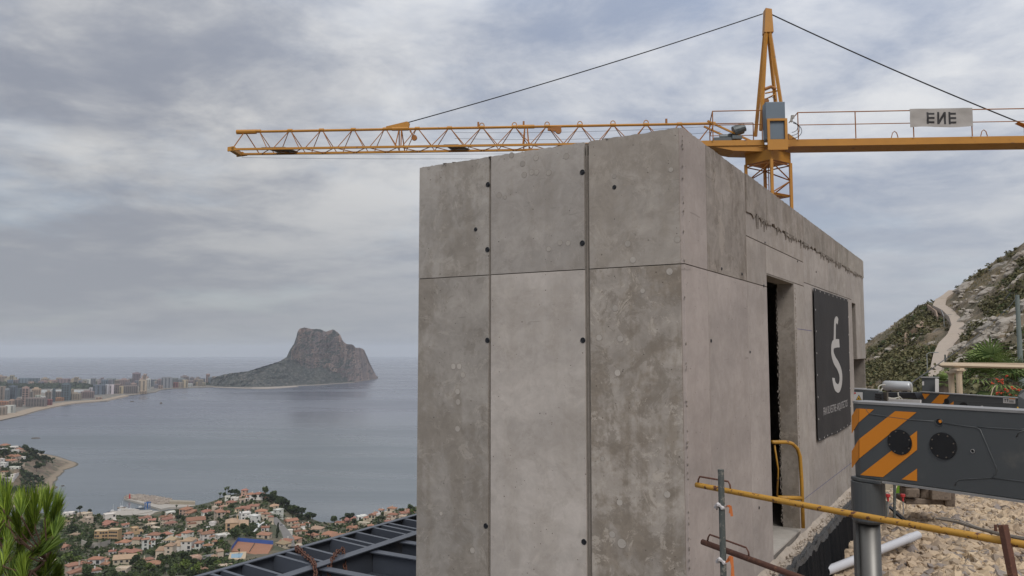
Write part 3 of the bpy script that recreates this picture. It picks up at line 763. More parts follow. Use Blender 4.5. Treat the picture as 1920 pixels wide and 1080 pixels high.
while n_x < 46:
    px_, py_ = rv.uniform(118, 770), rv.uniform(930, 1078); pc_ = coast_at(px_)[0]
    if py_ < pc_+7 or (px_ > 560 and py_ > 1045): continue
    if 428 < px_ < 515 and 1010 < py_ < 1064 or 505 < px_ < 548 and 972 < py_ < 1045 or 175 < px_ < 300 and py_ < 985 or 150 < px_ < 228 and 985 < py_ < 1035 or 300 < px_ < 352 and py_ > 1050 or 520 < px_ < 600 and py_ < 975: continue
    if any(abs(px_-v[0]) < (v[2]+16)*.46 and abs(py_-v[1]) < 11 for v in villas): continue
    villas.append((px_, py_, rv.uniform(11, 20)*(1 if py_ < 1010 else 1.25), rv.choice([1,1,2]), rv.choice('CCCWP'), rv.choice('TTTTBF'))); n_x += 1
LM = [('the small harbour',(225,958)),('the long ochre villa',(200,1005)),('the red clay tennis court',(474,1026)),('the palm tops on the hill',(425,918)),('the hilltop white mansion',(490,928)),('the grey road bend',(527,1000)),('the steel frame edge',(590,1012)),('the concrete building',(770,985)),('the lower steel beams',(600,1065)),('the pine branch',(100,1055)),('the sea pines',(560,955)),('the breakwater root',(368,945)),('the small blue pool',(476,984)),('the tall cypress',(371,952)),('the green court',(320,1070)),('the long white stair lane',(310,1020)),('the headland tip',(100,860))]
def near(x, y):
    n, (a, b) = min(LM, key=lambda l: (l[1][0]-x)**2+((l[1][1]-y)*1.6)**2)
    dx, dy = x-a, (y-b)*1.6
    pos = ('right of' if dx > 0 else 'left of') if abs(dx) > abs(dy) else ('below' if dy > 0 else 'above')
    return n, pos
from collections import defaultdict
vk = defaultdict(list)
def vdesc(v): return f"{'three' if v[3]==3 else 'two' if v[3]==2 else 'one'}-storey {WN[v[4]]} villa with {RN[v[5]]} {near(v[0],v[1])[1]} {near(v[0],v[1])[0]}"
for v in villas: vk[vdesc(v)].append(v)
def vlabel(v):
    b = vdesc(v); g = sorted(vk[b], key=lambda q: q[2])
    if len(g) == 1: return b
    return {0: 'smallest ', len(g)-1: 'largest '}.get(g.index(v), 'middle-sized ' if len(g) == 3 else ORD[g.index(v)]+' smallest ') + b
footp = []
for i, v in enumerate(villas):
    q = town_pt(v[0], v[1]); footp.append((v[0], v[1], v[2]))
    villa(q, v[2], v[3], v[4], v[5], vlabel(v), 100+i)
# ---- the long ochre villa: three storeys, curved left block
q = town_pt(200, 1015); t = thing('ochre_villa', 'long three-storey ochre villa with flat roof above a curved pale wall', 'villa', (q.x, q.y, q.z-.3), None, .12)
s_ = q.y/F; m = MB(); arc = [(-22+ (i/8)*26, -3.2*math.sin(math.pi*(i/8))) for i in range(9)]
m.prism([(a*s_, b*s_, -5) for a, b in arc]+[(4*s_, 11*s_, -5), (-22*s_, 11*s_, -5)], (0,0,5+8.2))
m.prism([(4.05*s_,-5*s_,-5),(22*s_,-9*s_,-5),(24*s_,6*s_,-5),(4.05*s_,10*s_,-5)], (0,0,5+9.4))
o = m.build('wall', M_villa, t, local=True); o.color = (.42,.28,.15,1)
m = MB(); m.prism([(4*s_,-5.4*s_,9.402),(22.5*s_,-9.5*s_,9.402),(24.5*s_,6.4*s_,9.402),(4*s_,10*s_,9.402)], (0,0,.25)); m.prism([(a*s_*1.01, b*s_*1.05, 8.202) for a, b in arc]+[(4*s_, 11*s_, 8.202), (-22*s_, 11*s_, 8.202)], (0,0,.3)); o = m.build('roof', M_villa, t, local=True); o.color = (.47,.36,.23,1)
for fl in range(3):
    for k_ in range(5):
        x = (-19+k_*4.6)*s_; y = -3.2*math.sin(math.pi*((x/s_+22)/26))*s_
        if (fl+k_) % 4 == 3: continue
        m = MB(); m.box(x-.8, x+.8, y-.30, y+.1, .8+fl*2.7, 2.1+fl*2.7); m.build('window', M_win, t, local=True)
    for k_ in range(4):
        x = (7+k_*4)*s_; y = (-5-4*(x/s_-4)/18)*s_
        m = MB(); m.box(x-.8, x+.8, y-.16, y+.1, 1.0+fl*2.9, 2.3+fl*2.9); m.build('window', M_win, t, local=True)
m = MB(); pr_ = [town_pt(152+i*6, 1024+5*math.sin(i/9*math.pi)) for i in range(10)]
for a, b in zip(pr_, pr_[1:]): m.prism([a+V(0,0,-3), b+V(0,0,-3), b+V(0,0,4.2), a+V(0,0,4.2)], (0,.6,0))
tag(m.build('retaining_wall', M_pale), 'curved pale retaining wall below the long ochre villa', 'wall')

# ---- headland villas
hv_ = [(8,838,16,1,'C','T'),(22,834,16,1,'P','T'),(20,842,22,1,'W','F'),(33,846,16,1,'C','T'),(4,846,16,1,'W','F'),(40,851,10,1,'P','F'),(22,860,22,1,'C','T'),(38,862,16,1,'W','F'),(18,868,20,1,'C','T'),(2,869,12,2,'W','F'),(5,876,14,2,'W','F'),(24,880,24,1,'W','F'),(8,892,12,1,'C','T'),(24,893,14,1,'W','F'),(38,872,14,1,'C','F'),(-14,850,16,1,'W','T'),(-10,884,16,1,'C','T')]
HN = ['at the back edge by the sea','highest of the headland','beside the highest pink one','near the clifftop pines','at the picture edge upper row','small one by the clifftop pines','above the long terrace','end of the clifftop terrace','on the long pale terrace','at the edge beside the terrace','below the edge villa','on its own lower terrace','just above the pine branch','with a blue pool cover','by the cliff brow','beyond the upper edge','beyond the lower edge']
for i, v in enumerate(hv_):
    q = head_pt(v[0], v[1]) or G(v[0], v[1], 38)
    q = V(q.x, q.y, head_z(q.x, q.y))
    villa(q, v[2], v[3], v[4], v[5], f"{WN[v[4]]} villa with {RN[v[5]]} on the headland, {HN[i]}", 300+i, None, 'villas on the headland')

# ---- courts, pools, road, lanes
def drape(name, pxs, lift, mt, nsub=1, **k):
    m = MB(); m.prism([town_pt(a, b)+V(0,0,lift) for a, b in pxs], (0,0,-2)); return m.build(name, mt, **k)
def flat(pxs, z): return [G(a, b, z) for a, b in pxs]
zt = town_pt(474, 1028).z+1.0
ct_ = thing('tennis_court', 'red clay tennis court with a blue windscreen fence', 'tennis court', G(474,1028,zt))
M_clay = simple('clay', (.30,.145,.085), .95, var=.15, scale=.1); M_bluenet = simple('blue_netting', (.045,.10,.33), .8, var=.15, scale=.3)
cc = flat([(446,1015),(512,1021),(500,1043),(434,1032)], zt)
m = MB(); m.prism(cc, (0,0,-3)); m.build('court_surface', M_clay, ct_)
for a, b in ((0,1),(3,0)):
    m = MB(); m.prism([cc[a], cc[b], cc[b]+V(0,0,2.6), cc[a]+V(0,0,2.6)], (0,.15,0)); m.build('windscreen', M_bluenet, ct_)
m = MB(); mid_a, mid_b = (cc[0]+cc[1])/2, (cc[2]+cc[3])/2; m.beam(mid_a.lerp(mid_b,.08)+V(0,0,.5), mid_a.lerp(mid_b,.92)+V(0,0,.5), .06, .9); m.build('net', simple('net', (.12,.11,.10), .9), ct_)
zt2 = town_pt(320, 1070).z+.6
gc = thing('green_court', 'green and blue sports court at the picture bottom', 'sports court', G(320,1070,zt2))
m = MB(); m.prism(flat([(313,1067),(345,1066),(338,1084),(306,1084)], zt2), (0,0,-2.5)); m.build('court_surface', simple('court_green', (.07,.17,.10), .9, var=.1), gc)
m = MB(); m.prism(flat([(313,1075),(334,1075),(332,1082),(310,1082)], zt2+.03), (0,0,-.02)); m.build('playing_field', simple('court_blue', (.06,.14,.28), .9, var=.1), gc)
zp = town_pt(445, 1045).z+1.2
pl = thing('pool_terrace', 'sandy pool terrace with a pale blue pool below the clay court', 'swimming pool', G(445,1043,zp))
m = MB(); m.prism(flat([(431,1036),(462,1034),(460,1047),(447,1049),(428,1047)], zp), (0,0,-4)); m.build('terrace', simple('terrace_stone', (.45,.36,.25), .9, var=.12), pl)
M_pool = simple('pool_water', (.16,.30,.40), .1, var=.1)
m = MB(); m.prism(flat([(434,1038.5),(456,1037),(452,1045.5),(433,1046)], zp+.05), (0,0,-.04)); m.build('water', M_pool, pl)
zp = town_pt(478, 984).z+1.5
pl = thing('villa_pool', 'small turquoise pool on a white terrace in the villas', 'swimming pool', G(478,984,zp))
m = MB(); m.prism(flat([(472,983),(484,980),(490,984),(478,988)], zp), (0,0,-4)); m.build('terrace', M_whiteT, pl)
m = MB(); m.prism(flat([(475,983.3),(483,981.5),(485,983.2),(477,985.7)], zp+.05), (0,0,-.04)); m.build('water', M_pool, pl)
M_road = simple('town_road', (.17,.16,.15), .9, var=.15, scale=.1)
def ribbon(name, pts_, w, lift, mt, fn=town_pt, label=None, cat=None, **k):
    c = []
    for (a, b), (a2, b2) in zip(pts_, pts_[1:]):
        for s in range(6): c.append((a+(a2-a)*s/6, b+(b2-b)*s/6))
    c.append(pts_[-1]); q = [fn(a, b) for a, b in c]; m = MB(); L, R_ = [], []
    ws = w if isinstance(w, list) else [w]*len(pts_)
    for i, p in enumerate(q):
        d = q[min(i+1, len(q)-1)]-q[max(i-1, 0)]; d.z = 0; d.normalize(); n = V(-d.y, d.x, 0); ww = float(np.interp(i/6, range(len(ws)), ws))
        L.append(p+n*ww/2+V(0,0,lift)); R_.append(p-n*ww/2+V(0,0,lift))
    n = len(q); B = [v-V(0,0,1.5) for v in L+R_]
    m.add(L+R_+B, [(i, n+i, n+i+1, i+1) for i in range(n-1)]+[(i, i+1, 2*n+i+1, 2*n+i) for i in range(n-1)]+[(n+i+1, n+i, 3*n+i, 3*n+i+1) for i in range(n-1)])
    o = m.build(name, mt, **k)
    if label: tag(o, label, cat)
    return o
ribbon('town_road', [(513,974),(522,988),(531,1000),(536,1014),(534,1030)], [5,6,8,12,14], .9, M_road, kind='structure')
ribbon('stair_lane', [(300,1022),(312,1014),(321,1004),(324,996)], 5, .9, M_pale, kind='structure')
ribbon('upper_lane', [(212,1008),(236,1012),(262,1010),(282,1004)], 6, .7, M_pale, kind='structure')
ribbon('lower_road', [(355,1056),(385,1046),(420,1038),(436,1040)], 7, .9, M_road, kind='structure')
ribbon('white_garden_wall', [(476,1004),(486,992),(495,986)], 1.2, 1.8, M_whiteT, label='slanting white garden wall below the villa pool', cat='wall')
ribbon('garden_wall', [(430,970),(445,968),(456,964)], 1.0, 1.6, M_pale, label='pale garden wall right of the cream two-storey villa', cat='wall')
ribbon('terrace_wall', [(70,1048),(90,1046),(108,1042)], 1.4, 2.0, M_pale, label='pale terrace wall behind the pine branch', cat='wall')
ribbon('stone_wall', [(100,1012),(118,1009)], 1.4, 1.8, M_pale, label='short pale wall right of the pine branch tips', cat='wall')
M_car = tinted('car_paint', .35, .05)
for i, (px, py, cc_, lb) in enumerate(((429,1041,(.6,.6,.6),'white'),(528,993,(.5,.5,.52),'pale grey'),(536,1020,(.05,.05,.06),'black'),(262,1008,(.06,.10,.2),'dark blue'))):
    q = town_pt(px, py); t = thing('parked_car', f"{lb} car parked on the {['lower road','grey road bend','wide foot of the grey road','upper lane'][i]}", 'car', (q.x, q.y, q.z+(.95 if i != 3 else .75)), 'cars parked in the town', .5*i)
    m = MB(); m.prism([(-2.1,-.85,.35),(2.1,-.85,.35),(2.1,-.85,.8),(1.2,-.85,.95),(-2.0,-.85,.95)], (0,1.7,0)); o = m.build('body', M_car, t, local=True); o.color = (*cc_,1)
    m = MB(); m.prism([(-1.7,-.75,.952),(1.1,-.75,.952),(.5,-.7,1.45),(-1.3,-.7,1.45)], (0,1.5,0)); m.build('cabin', M_win, t, local=True)
    for x_ in (-1.3,1.3):
        for y_ in (-.87,.67): m = MB(); m.disc((x_,y_,.33),(0,1,0),.33,.2,10); m.build('wheel', M_seaR, t, local=True)

# ============================================================ TREES (prototypes, then copies)
def make_tree(kind, seed, h=6.0):
    r = random.Random(seed); t = thing('garden_tree', 'proto', 'tree', (0,0,0)); cr = MB(); tr = MB()
    if kind == 'round':
        tr.tube([(0,0,-1),(0,0,h*.3),(.2,0,h*.55)], [.25,.2,.1], 6)
        for _ in range(6): leafy(cr, (r.uniform(-.9,.9), r.uniform(-.9,.9), h*r.uniform(.45,.75)), h*.32, h*.32, h*.26, 62, .42, r)
        mt = M_leaf
    elif kind == 'pine':
        tr.tube([(0,0,-1),(.3,0,h*.5),(.1,.1,h*.8)], [.3,.22,.12], 6)
        for k_ in range(3): a = k_*2.1; tr.tube([(.25,0,h*.45),(math.cos(a)*h*.2,math.sin(a)*h*.2,h*.75)], [.12,.06], 5)
        for _ in range(9): leafy(cr, (r.uniform(-.3,.3)*h, r.uniform(-.3,.3)*h, h*r.uniform(.65,.9)), h*.22, h*.22, h*.13, 50, .42, r)
        mt = M_pineleaf
    elif kind == 'cypress':
        tr.tube([(0,0,-1),(0,0,h*.4)], [.18,.1], 6)
        for i in range(9): f = i/8; leafy(cr, (r.uniform(-.1,.1), r.uniform(-.1,.1), h*(.12+.85*f)), h*.11*(1.05-f*.85), h*.11*(1.05-f*.85), h*.09, 34, .28, r)
        mt = M_pineleaf
    elif kind == 'bush':
        tr.tube([(0,0,-.5),(0,0,h*.3)], [.12,.06], 5)
        for _ in range(5): leafy(cr, (r.uniform(-.35,.35)*h, r.uniform(-.35,.35)*h, h*r.uniform(.25,.55)), h*.45, h*.45, h*.3, 50, .38, r)
        mt = M_leaf
    elif kind == 'lime':
        tr.tube([(0,0,-1),(0,0,h*.4)], [.2,.1], 6)
        for _ in range(6): leafy(cr, (r.uniform(-.22,.22)*h, r.uniform(-.22,.22)*h, h*r.uniform(.4,.75)), h*.3, h*.3, h*.22, 50, .36, r)
        mt = M_lime
    tr.build('trunk', M_bark, t, local=True); cr.build('crown', mt, t, local=True)
    return t
def make_palm(seed, h=8.0, fl=2.1, n=26):
    r = random.Random(seed); t = thing('palm_tree', 'proto', 'palm', (0,0,0)); tr = MB()
    tr.tube([(0,0,-1),(.1,0,h*.5),(.15,.1,h)], [.28,.22,.26], 8); tr.build('trunk', M_bark, t, local=True)
    for k_ in range(3):
        fr = MB()
        for i in range(n//3):
            a = r.uniform(0, 2*math.pi); e = r.uniform(-.5, 1.2); pts_ = []
            for s in range(5):
                f = s/4; rr_ = fl*f*math.cos(e-f*.9); zz = fl*f*math.sin(e) - fl*.55*f*f
                pts_.append(V(.15+math.cos(a)*rr_, .1+math.sin(a)*rr_, h+zz))
            sd_ = V(-math.sin(a), math.cos(a), 0)
            for s in range(4):
                w0 = .34*math.sin(math.pi*(s+.3)/4.6); w1 = .34*math.sin(math.pi*(s+1.3)/4.6)
                for g_ in (-1, 1):
                    fr.add([pts_[s], pts_[s+1], pts_[s+1]+sd_*w1*g_*1.6-V(0,0,w1*.7), pts_[s]+sd_*w0*g_*1.6-V(0,0,w0*.7)], [(0,1,2,3)])
        fr.build('frond', M_leaf, t, local=True)
    return t
protos = {k_: [make_tree(k_, s_) for s_ in (1, 2, 3)] for k_ in ('round','pine','cypress','bush','lime')}
protos['palm'] = [make_palm(1), make_palm(2)]
used = {}
TN = dict(round='round green garden tree', pine='dark spreading pine', cypress='slim dark cypress', bush='low round garden bush', lime='yellow-green garden tree', palm='tall palm with round top')
rt = random.Random(21)
placed = []
tk = defaultdict(int)
def put_tree(kind, q, px, py, sc, label=None):
    n_, pos = near(px, py)
    lb = label or f"{TN[kind]} {pos} {n_}"
    p_ = rt.choice(protos[kind]); rz = rt.uniform(0, 6.28)
    s3 = (sc*rt.uniform(.85,1.2), sc*rt.uniform(.85,1.2), sc*rt.uniform(.85,1.15))
    gname = 'palms in the town' if kind == 'palm' else 'trees and bushes among the villas'
    if p_.name not in used:
        used[p_.name] = 1; p_.location = q; p_.rotation_euler = (0,0,rz); p_.scale = s3; p_['label'] = lb; p_['group'] = gname; o = p_
    else: o = dup(p_, q, rz, s3, lb, gname)
    base = 'palm_tree' if kind == 'palm' else ('bush' if kind == 'bush' else 'cypress' if kind == 'cypress' else 'garden_tree')
    o.name = base; placed.append((px, py))
special = [('cypress',371,958,1.25,'tallest slim cypress standing before the breakwater'),('cypress',397,947,1.1,'slim cypress behind the pink roofs near the hilltop'),('palm',412,938,1.0,'leftmost tall palm on the hilltop skyline'),('palm',422,932,1.0,'tall palm second from left on the hilltop skyline'),('palm',427.5,931,1.15,'tallest palm on the hilltop skyline'),('pine',432,931,1.0,None),('pine',440,930,1.1,None),('pine',446,931,1.0,None),('round',421,934,.9,None),('palm',392,960,.8,'palm beside the white villa at the breakwater root'),
 ('pine',149,956,1.25,'umbrella pine beside the pale villa above the harbour'),('round',168,955,.9,None),('cypress',150,969,.8,None),
 ('round',627,981,1.35,'round tree alone against the sea right of the road'),('pine',655,982,1.5,None),('pine',645,982,1.3,None),('round',664,984,1.1,None),('palm',576,994,.9,'palm between the cream villas above the steel frame'),('cypress',521,1003,1.35,'dark cypress left of the grey road'),('cypress',519,1012,1.1,None),('cypress',453,975,1.1,'dark cypress in front of the white flat-roofed villa'),('palm',767,958,.8,None),('cypress',765,957,.7,None),('cypress',774,955,.8,None),('round',770,957,.9,None),
 ('lime',345,1075,1.5,'large yellow-green tree between the court and the lower road'),('lime',368,1080,1.3,None),('lime',330,1072,1.0,None),('round',393,1065,1.3,None),('round',440,1014,1.7,'big round tree below the sandy-roofed ochre villa'),('round',458,1000,1.4,None),('round',463,985,1.0,None),('bush',525,1016,1.3,None),('round',135,1003,1.9,'big olive-green tree left of the long ochre villa'),('lime',125,1060,1.6,None),('lime',112,1066,1.3,None),('lime',140,1058,1.3,None),('palm',448,1042,.6,None)]
for k_, px, py, sc, lb in special: put_tree(k_, town_pt(px, py), px, py, sc, lb)
for i in range(26):      # the dark wood on the seaward shoulder
    f = i/25; px = 497+f*88+rt.uniform(-6,6); py = coast_at(px)[0]+rt.uniform(1,16)*(1-f*.6)
    put_tree(rt.choice(['pine','pine','round']), town_pt(px, py), px, py, rt.uniform(1.0,1.5), 'one of the dark trees crowding the shoulder above the sea')
for i in range(16):
    px = 515+rt.uniform(0,60); py = coast_at(px)[0]+rt.uniform(2,18); put_tree('pine', town_pt(px, py), px, py, rt.uniform(.9,1.3), 'one of the dark trees crowding the shoulder above the sea')
n_try = 0
while len(placed) < 285 and n_try < 9000:
    n_try += 1
    px = rt.uniform(60, 775); pc = coast_at(px)[0]; py = pc+3+(1085-pc)*rt.random()
    if px > 560 and py > 1010 and rt.random() < .8: continue
    if any(abs(px-a) < w_*.48+2 and -6 < (b-py) < 22 or (abs(px-a) < w_*.5 and abs(py-b) < 5) for a, b, w_ in footp): 
        if rt.random() < .93: continue
    if 178 < px < 226 and 995 < py < 1034: continue
    if 428 < px < 515 and 1016 < py < 1064: continue
    if 505 < px < 548 and 975 < py < 1045: continue
    if 188 < px < 305 and py < 975: continue
    if any((px-a)**2+((py-b)*1.5)**2 < 22 for a, b in placed): continue
    kd = rt.choices(['round','pine','bush','cypress','lime','palm'], [30,16,34,6,8,4])[0]
    put_tree(kd, town_pt(px, py), px, py, rt.uniform(.6, 1.1))
for i in range(34):      # headland trees
    px = rt.uniform(0, 84); py = rt.uniform(834, 912)
    if i < 9: px, py = 50+i*4.6, 838+max(0, i-2)*5.0
    q = head_pt(px, py)
    if q is None: continue
    q.z = head_z(q.x, q.y)
    if q.z < 4: continue
    put_tree('pine' if i < 14 else rt.choice(['round','bush','pine']), q, px, py, rt.uniform(1.0,1.6), ('one of the clifftop pines on the headland' if i < 9 else 'one of the dark trees between the headland villas'))
def order_labels(objs):
    g = defaultdict(list)
    for o in objs: g[o['label']].append(o)
    for lb, os_ in g.items():
        if 1 < len(os_) <= 15 and len(lb.split()) <= 12:
            os_.sort(key=lambda o: pix(o.location)[0])
            for i, o in enumerate(os_): o['label'] = ('leftmost' if i == 0 else 'rightmost' if i == len(os_)-1 else ORD[i]+' from left') + ' ' + lb
for ps_ in protos.values():
    for p_ in ps_:
        if p_.get('label') == 'proto':
            for ch_ in list(p_.children): bpy.data.objects.remove(ch_)
            bpy.data.objects.remove(p_)
order_labels([o for o in C.objects if o.get('group') in ('palms in the town', 'trees and bushes among the villas') and 'label' in o.keys()])
# low scrub covering the gardens and slopes
m = MB(); rs = random.Random(77)
for _ in range(8500):
    px = rs.uniform(-60, 780); pc = coast_at(px)[0]; py = pc+2+(1100-pc)*rs.random()
    if 428 < px < 515 and 1012 < py < 1050 or 505 < px < 545 and 972 < py < 1040 or 188 < px < 305 and py < 968 or 304 < px < 348 and py > 1062: continue
    q = town_pt(px, py); leafy(m, (q.x, q.y, q.z+.4), rs.uniform(1,3), rs.uniform(1,3), rs.uniform(.6,1.5), 8, .75, rs)
m.build('garden_scrub', M_leaf, kind='stuff')
m = MB()
for _ in range(1100):
    px = rs.uniform(-20, 100); py = rs.uniform(832, 925); q = head_pt(px, py)
    if q is None: continue
    z = head_z(q.x, q.y)
    if z < 5: continue
    if noise.noise(V(q.x*.02, q.y*.02, 5)) < -.12: continue
    leafy(m, (q.x, q.y, z+.6), rs.uniform(2,5), rs.uniform(2,5), rs.uniform(1,2.2), 9, 1.3, rs)
m.build('headland_scrub', M_pineleaf, kind='stuff')
# ============================================================ MOUNTAINSIDE ON THE RIGHT
ridge = [(1500,740),(1560,690),(1628,642),(1645,630),(1665,618),(1690,598),(1710,585),(1725,572),(1745,567),(1765,556),(1785,550),(1800,534),(1820,518),(1838,505),(1850,500),(1870,484),(1885,478),(1900,468),(1920,453),(2000,398),(2150,290),(2400,120),(2800,-120)]
road_px = [(1752,722,13),(1758,700,13),(1764,676,14),(1776,653,14),(1792,634,15),(1797,617,14),(1790,602,12),(1777,590,13),(1761,579,16),(1765,567,14),(1779,557,12),(1785,551,10)]
def road_d(px, py):
    b = 1e9
    for (a, b_0, w1), (c_, d_, w2) in zip(road_px, road_px[1:]):
        t_ = max(0, min(1, ((px-a)*(c_-a)+(py-b_0)*(d_-b_0))/((c_-a)**2+(d_-b_0)**2))); b = min(b, math.hypot(px-(a+(c_-a)*t_), py-(b_0+(d_-b_0)*t_)))
    return b
def mtn(px, s):
    """point of the mountainside; s runs from 0 (foot) to 1 (ridge)"""
    ry = ip(ridge, px); by = 775.0; py = by + (ry-by)*s
    yr = float(np.interp(px, [1500,1628,1760,1920,2400,2800], [330,300,262,225,150,110])); yf = float(np.interp(px, [1500,1920,2800], [95,82,48]))
    y = yf + (yr-yf)*s**1.15
    p = P(px, py, y)
    amp = min(1, s*5)*min(1, (1-s)*7+.12)
    rd_ = max(0, min(1, (road_d(px, py)-12)/45)); amp *= .06+.94*rd_*rd_
    p.z += amp*(noise.fractal(V(p.x*.03, p.y*.03, p.z*.03), .9, 2, 5)*3.2)
    return p
def mtn_px(px, py):
    ry = ip(ridge, px); return mtn(px, max(0, min(1, (py-775.0)/(ry-775.0))))
m = MB(); NU, NV = 330, 150; vs = []
for i in range(NU+1):
    px = 1500 + 1000*(i/NU)**1.25
    for j in range(NV+1):
        s = j/NV; p = mtn(px, s)
        # pale tilted limestone ledges stand proud of the earth slope
        k_ = noise.fractal(V(p.x*.05+p.z*.08, p.y*.05, p.z*.02), .8, 2.1, 5); k2_ = noise.fractal(V(p.x*.22+p.z*.3, p.y*.22, p.z*.1), .8, 2.1, 4); led = (max(0, k_-.02)*2.6 + max(0, k2_)*.9*(1 if k_ > 0 else .3))*min(1, s*4)*min(1,(1-s)*8)
        d = (O-p).normalized(); led *= max(0, min(1, (road_d(px, 775+(ip(ridge, px)-775)*s)-12)/30)); p = p + V(d.x, d.y, .5)*led
        vs.append(p)
    top = vs[-1]
    for dd, dz in ((12, -3), (50, -26), (120, -90), (210, -185)): dv = V(.55, .83, 0); vs.append(V(top.x+dv.x*dd, top.y+dv.y*dd, top.z+dz))
nr_ = NV+5
m.add(vs, [(i*nr_+j, (i+1)*nr_+j, (i+1)*nr_+j+1, i*nr_+j+1) for i in range(NU) for j in range(nr_-1)])
def mtn_mat():
    t = NT('mountain_ground'); g = t.node('ShaderNodeNewGeometry'); pos = g.outputs['Position']
    nv = t.node('ShaderNodeSeparateXYZ'); t.l.new(g.outputs['Normal'], nv.inputs[0])
    n1 = t.noise(.05, 7, .65, vec=pos); n2 = t.noise(.35, 7, .7, vec=pos); n3 = t.noise(1.4, 5, .7, vec=pos)
    earth = t.mix(t.ramp(n1, .4, .6), (.150,.128,.075), (.265,.205,.140)); earth = t.mix(t.ramp(n2, .52, .62), earth, (.085,.083,.042))
    rp_ = t.map(pos, (1, 1, 1), (0, .6, .5)); rk = t.noise(.13, 9, .68, vec=rp_, stretch=(.55, 1.5, 1.5))
    rock = t.mix(n3, (.185,.160,.130), (.39,.345,.290)); rock = t.mix(t.ramp(n2, .5, .56), rock, (.13,.115,.10))
    col = t.mix(t.ramp(rk, .575, .61), earth, rock)
    return t.done(col, .95, 0., t.bump(t.math('ADD', n2, t.math('MULTIPLY', n3, .4)), 1.0, 1.2))
m.build('mountainside', mtn_mat(), kind='structure', smooth=False)
# winding mountain road
M_track = simple('pale_road', (.36,.30,.245), .95, var=.12, scale=.3)
ribbon('mountain_road', [(1752,722),(1758,700),(1764,676),(1776,653),(1792,634),(1797,617),(1790,602),(1777,590),(1761,579),(1765,567),(1779,557),(1785,551)], [2.0,2.1,2.5,3.1,3.2,2.8,2.5,2.7,3.4,3.1,2.6,2.0], 1.2, M_track, fn=mtn_px, kind='structure')
M_earthwall = simple('cut_earth', (.28,.20,.145), .95, var=.2, scale=.4)
a_ = [(1741,582),(1749,588),(1757,596),(1760,607)]
m = MB(); q = [mtn_px(a, b) for a, b in a_]
for u, w_ in zip(q, q[1:]): m.prism([u+V(0,0,-3), w_+V(0,0,-3), w_+V(0,0,1.9), u+V(0,0,1.9)], (0,.8,0))
tag(m.build('stone_embankment', M_earthwall), 'brown stone embankment under the bend of the mountain road', 'wall')
ribbon('earth_scar', [(1737,612),(1722,626),(1708,636),(1696,652)], [.8,2.2,2.8,.8], .7, M_earthwall, fn=mtn_px, kind='structure')
# guard rail and lamp posts by the road
m = MB(); q = [mtn_px(a, b)+V(0,0,1.6) for a, b in ((1745,575),(1758,583),(1766,594),(1770,604))]
m.tube(q, .09, 5)
for p in q: m.tube([p-V(0,0,2), p], .07, 5)
tag(m.build('road_rail', simple('galvanised', (.35,.35,.34), .5, metal=.6)), 'thin metal rail along the bend of the mountain road', 'guard rail')
M_galv = simple('galvanised_pole', (.33,.34,.33), .55, metal=.3, var=.15)
def lamp(px, base, top, label, ypos=None):
    q = mtn_px(px, base); h = P(px, top, q.y).z-q.z; t = thing('street_lamp', label, 'street lamp', q, 'lamp posts by the mountain road')
    m = MB(); m.tube([(0,0,-1),(0,0,h*.94),(.4,0,h*.99),(1.3,0,h)], [.10,.07,.05,.05], 7); m.build('pole', M_galv, t, local=True)
    m = MB(); m.prism([(1.2,-.15,h-.08),(2.0,-.12,h-.05),(2.0,.12,h-.05),(1.2,.15,h-.08)], (0,0,.16)); m.build('lamp_head', M_galv, t, local=True)
lamp(1739.5, 706, 661, 'thin grey street lamp left of the mountain road')
lamp(1770.5, 614, 590, 'small far street lamp by the road bend')
# scrub (maquis): nobody could count it
rm_ = random.Random(31); m1 = MB(); m2 = MB(); cnt = 0
def on_road(px, py):
    for (a, b, w1), (c_, d_, w2) in zip(road_px, road_px[1:]):
        t_ = max(0, min(1, ((px-a)*(c_-a)+(py-b)*(d_-b))/((c_-a)**2+(d_-b)**2))); dx, dy = px-(a+(c_-a)*t_), py-(b+(d_-b)*t_)
        if dx*dx+dy*dy < ((w1+w2)/2+2)**2: return True
    return False
while cnt < 4600:
    px = rm_.uniform(1600, 2150); s = rm_.random()**.8; p = mtn(px, s); py = 775+(ip(ridge, px)-775)*s
    if on_road(px, py): continue
    k_ = noise.noise(V(p.x*.035, p.y*.035, p.z*.05+7))+ .35*noise.noise(V(p.x*.12, p.y*.12, p.z*.1))
    lush = (1-s)*.28 + (.22 if px < 1745 else .0)
    if k_ + lush < rm_.uniform(-.02, .42): continue
    r = rm_.choice([.5,.7,.9,1.2,1.7])*(1.35 if px < 1750 and s < .55 else .9)
    leafy(m1 if rm_.random() < .88 else m2, (p.x, p.y, p.z+r*.45), r, r, r*.6, 34, .21, rm_); cnt += 1
mg = MB()
for _ in range(9000):
    px = rm_.uniform(1600, 2050); s = rm_.random()**.8; py = 775+(ip(ridge, px)-775)*s
    if on_road(px, py): continue
    p = mtn(px, s)
    if noise.noise(V(p.x*.05+3, p.y*.05, p.z*.06)) < -.05: continue
    for _ in range(4):
        c = p+V(rm_.uniform(-.5,.5), rm_.uniform(-.5,.5), .05); a = V(rm_.uniform(-.25,.25), rm_.uniform(-.25,.25), 1)*rm_.uniform(.12,.3); mg.quad(c, a, a.cross(V(rm_.uniform(-1,1), rm_.uniform(-1,1), 0)).normalized()*.09)
mg.build('dry_grass', leaf_mat('dry_grass', (.16,.13,.07), (.28,.22,.12)), kind='stuff')
m1.build('maquis_scrub', M_maquis, kind='stuff'); m2.build('evergreen_scrub', M_leaf, kind='stuff')
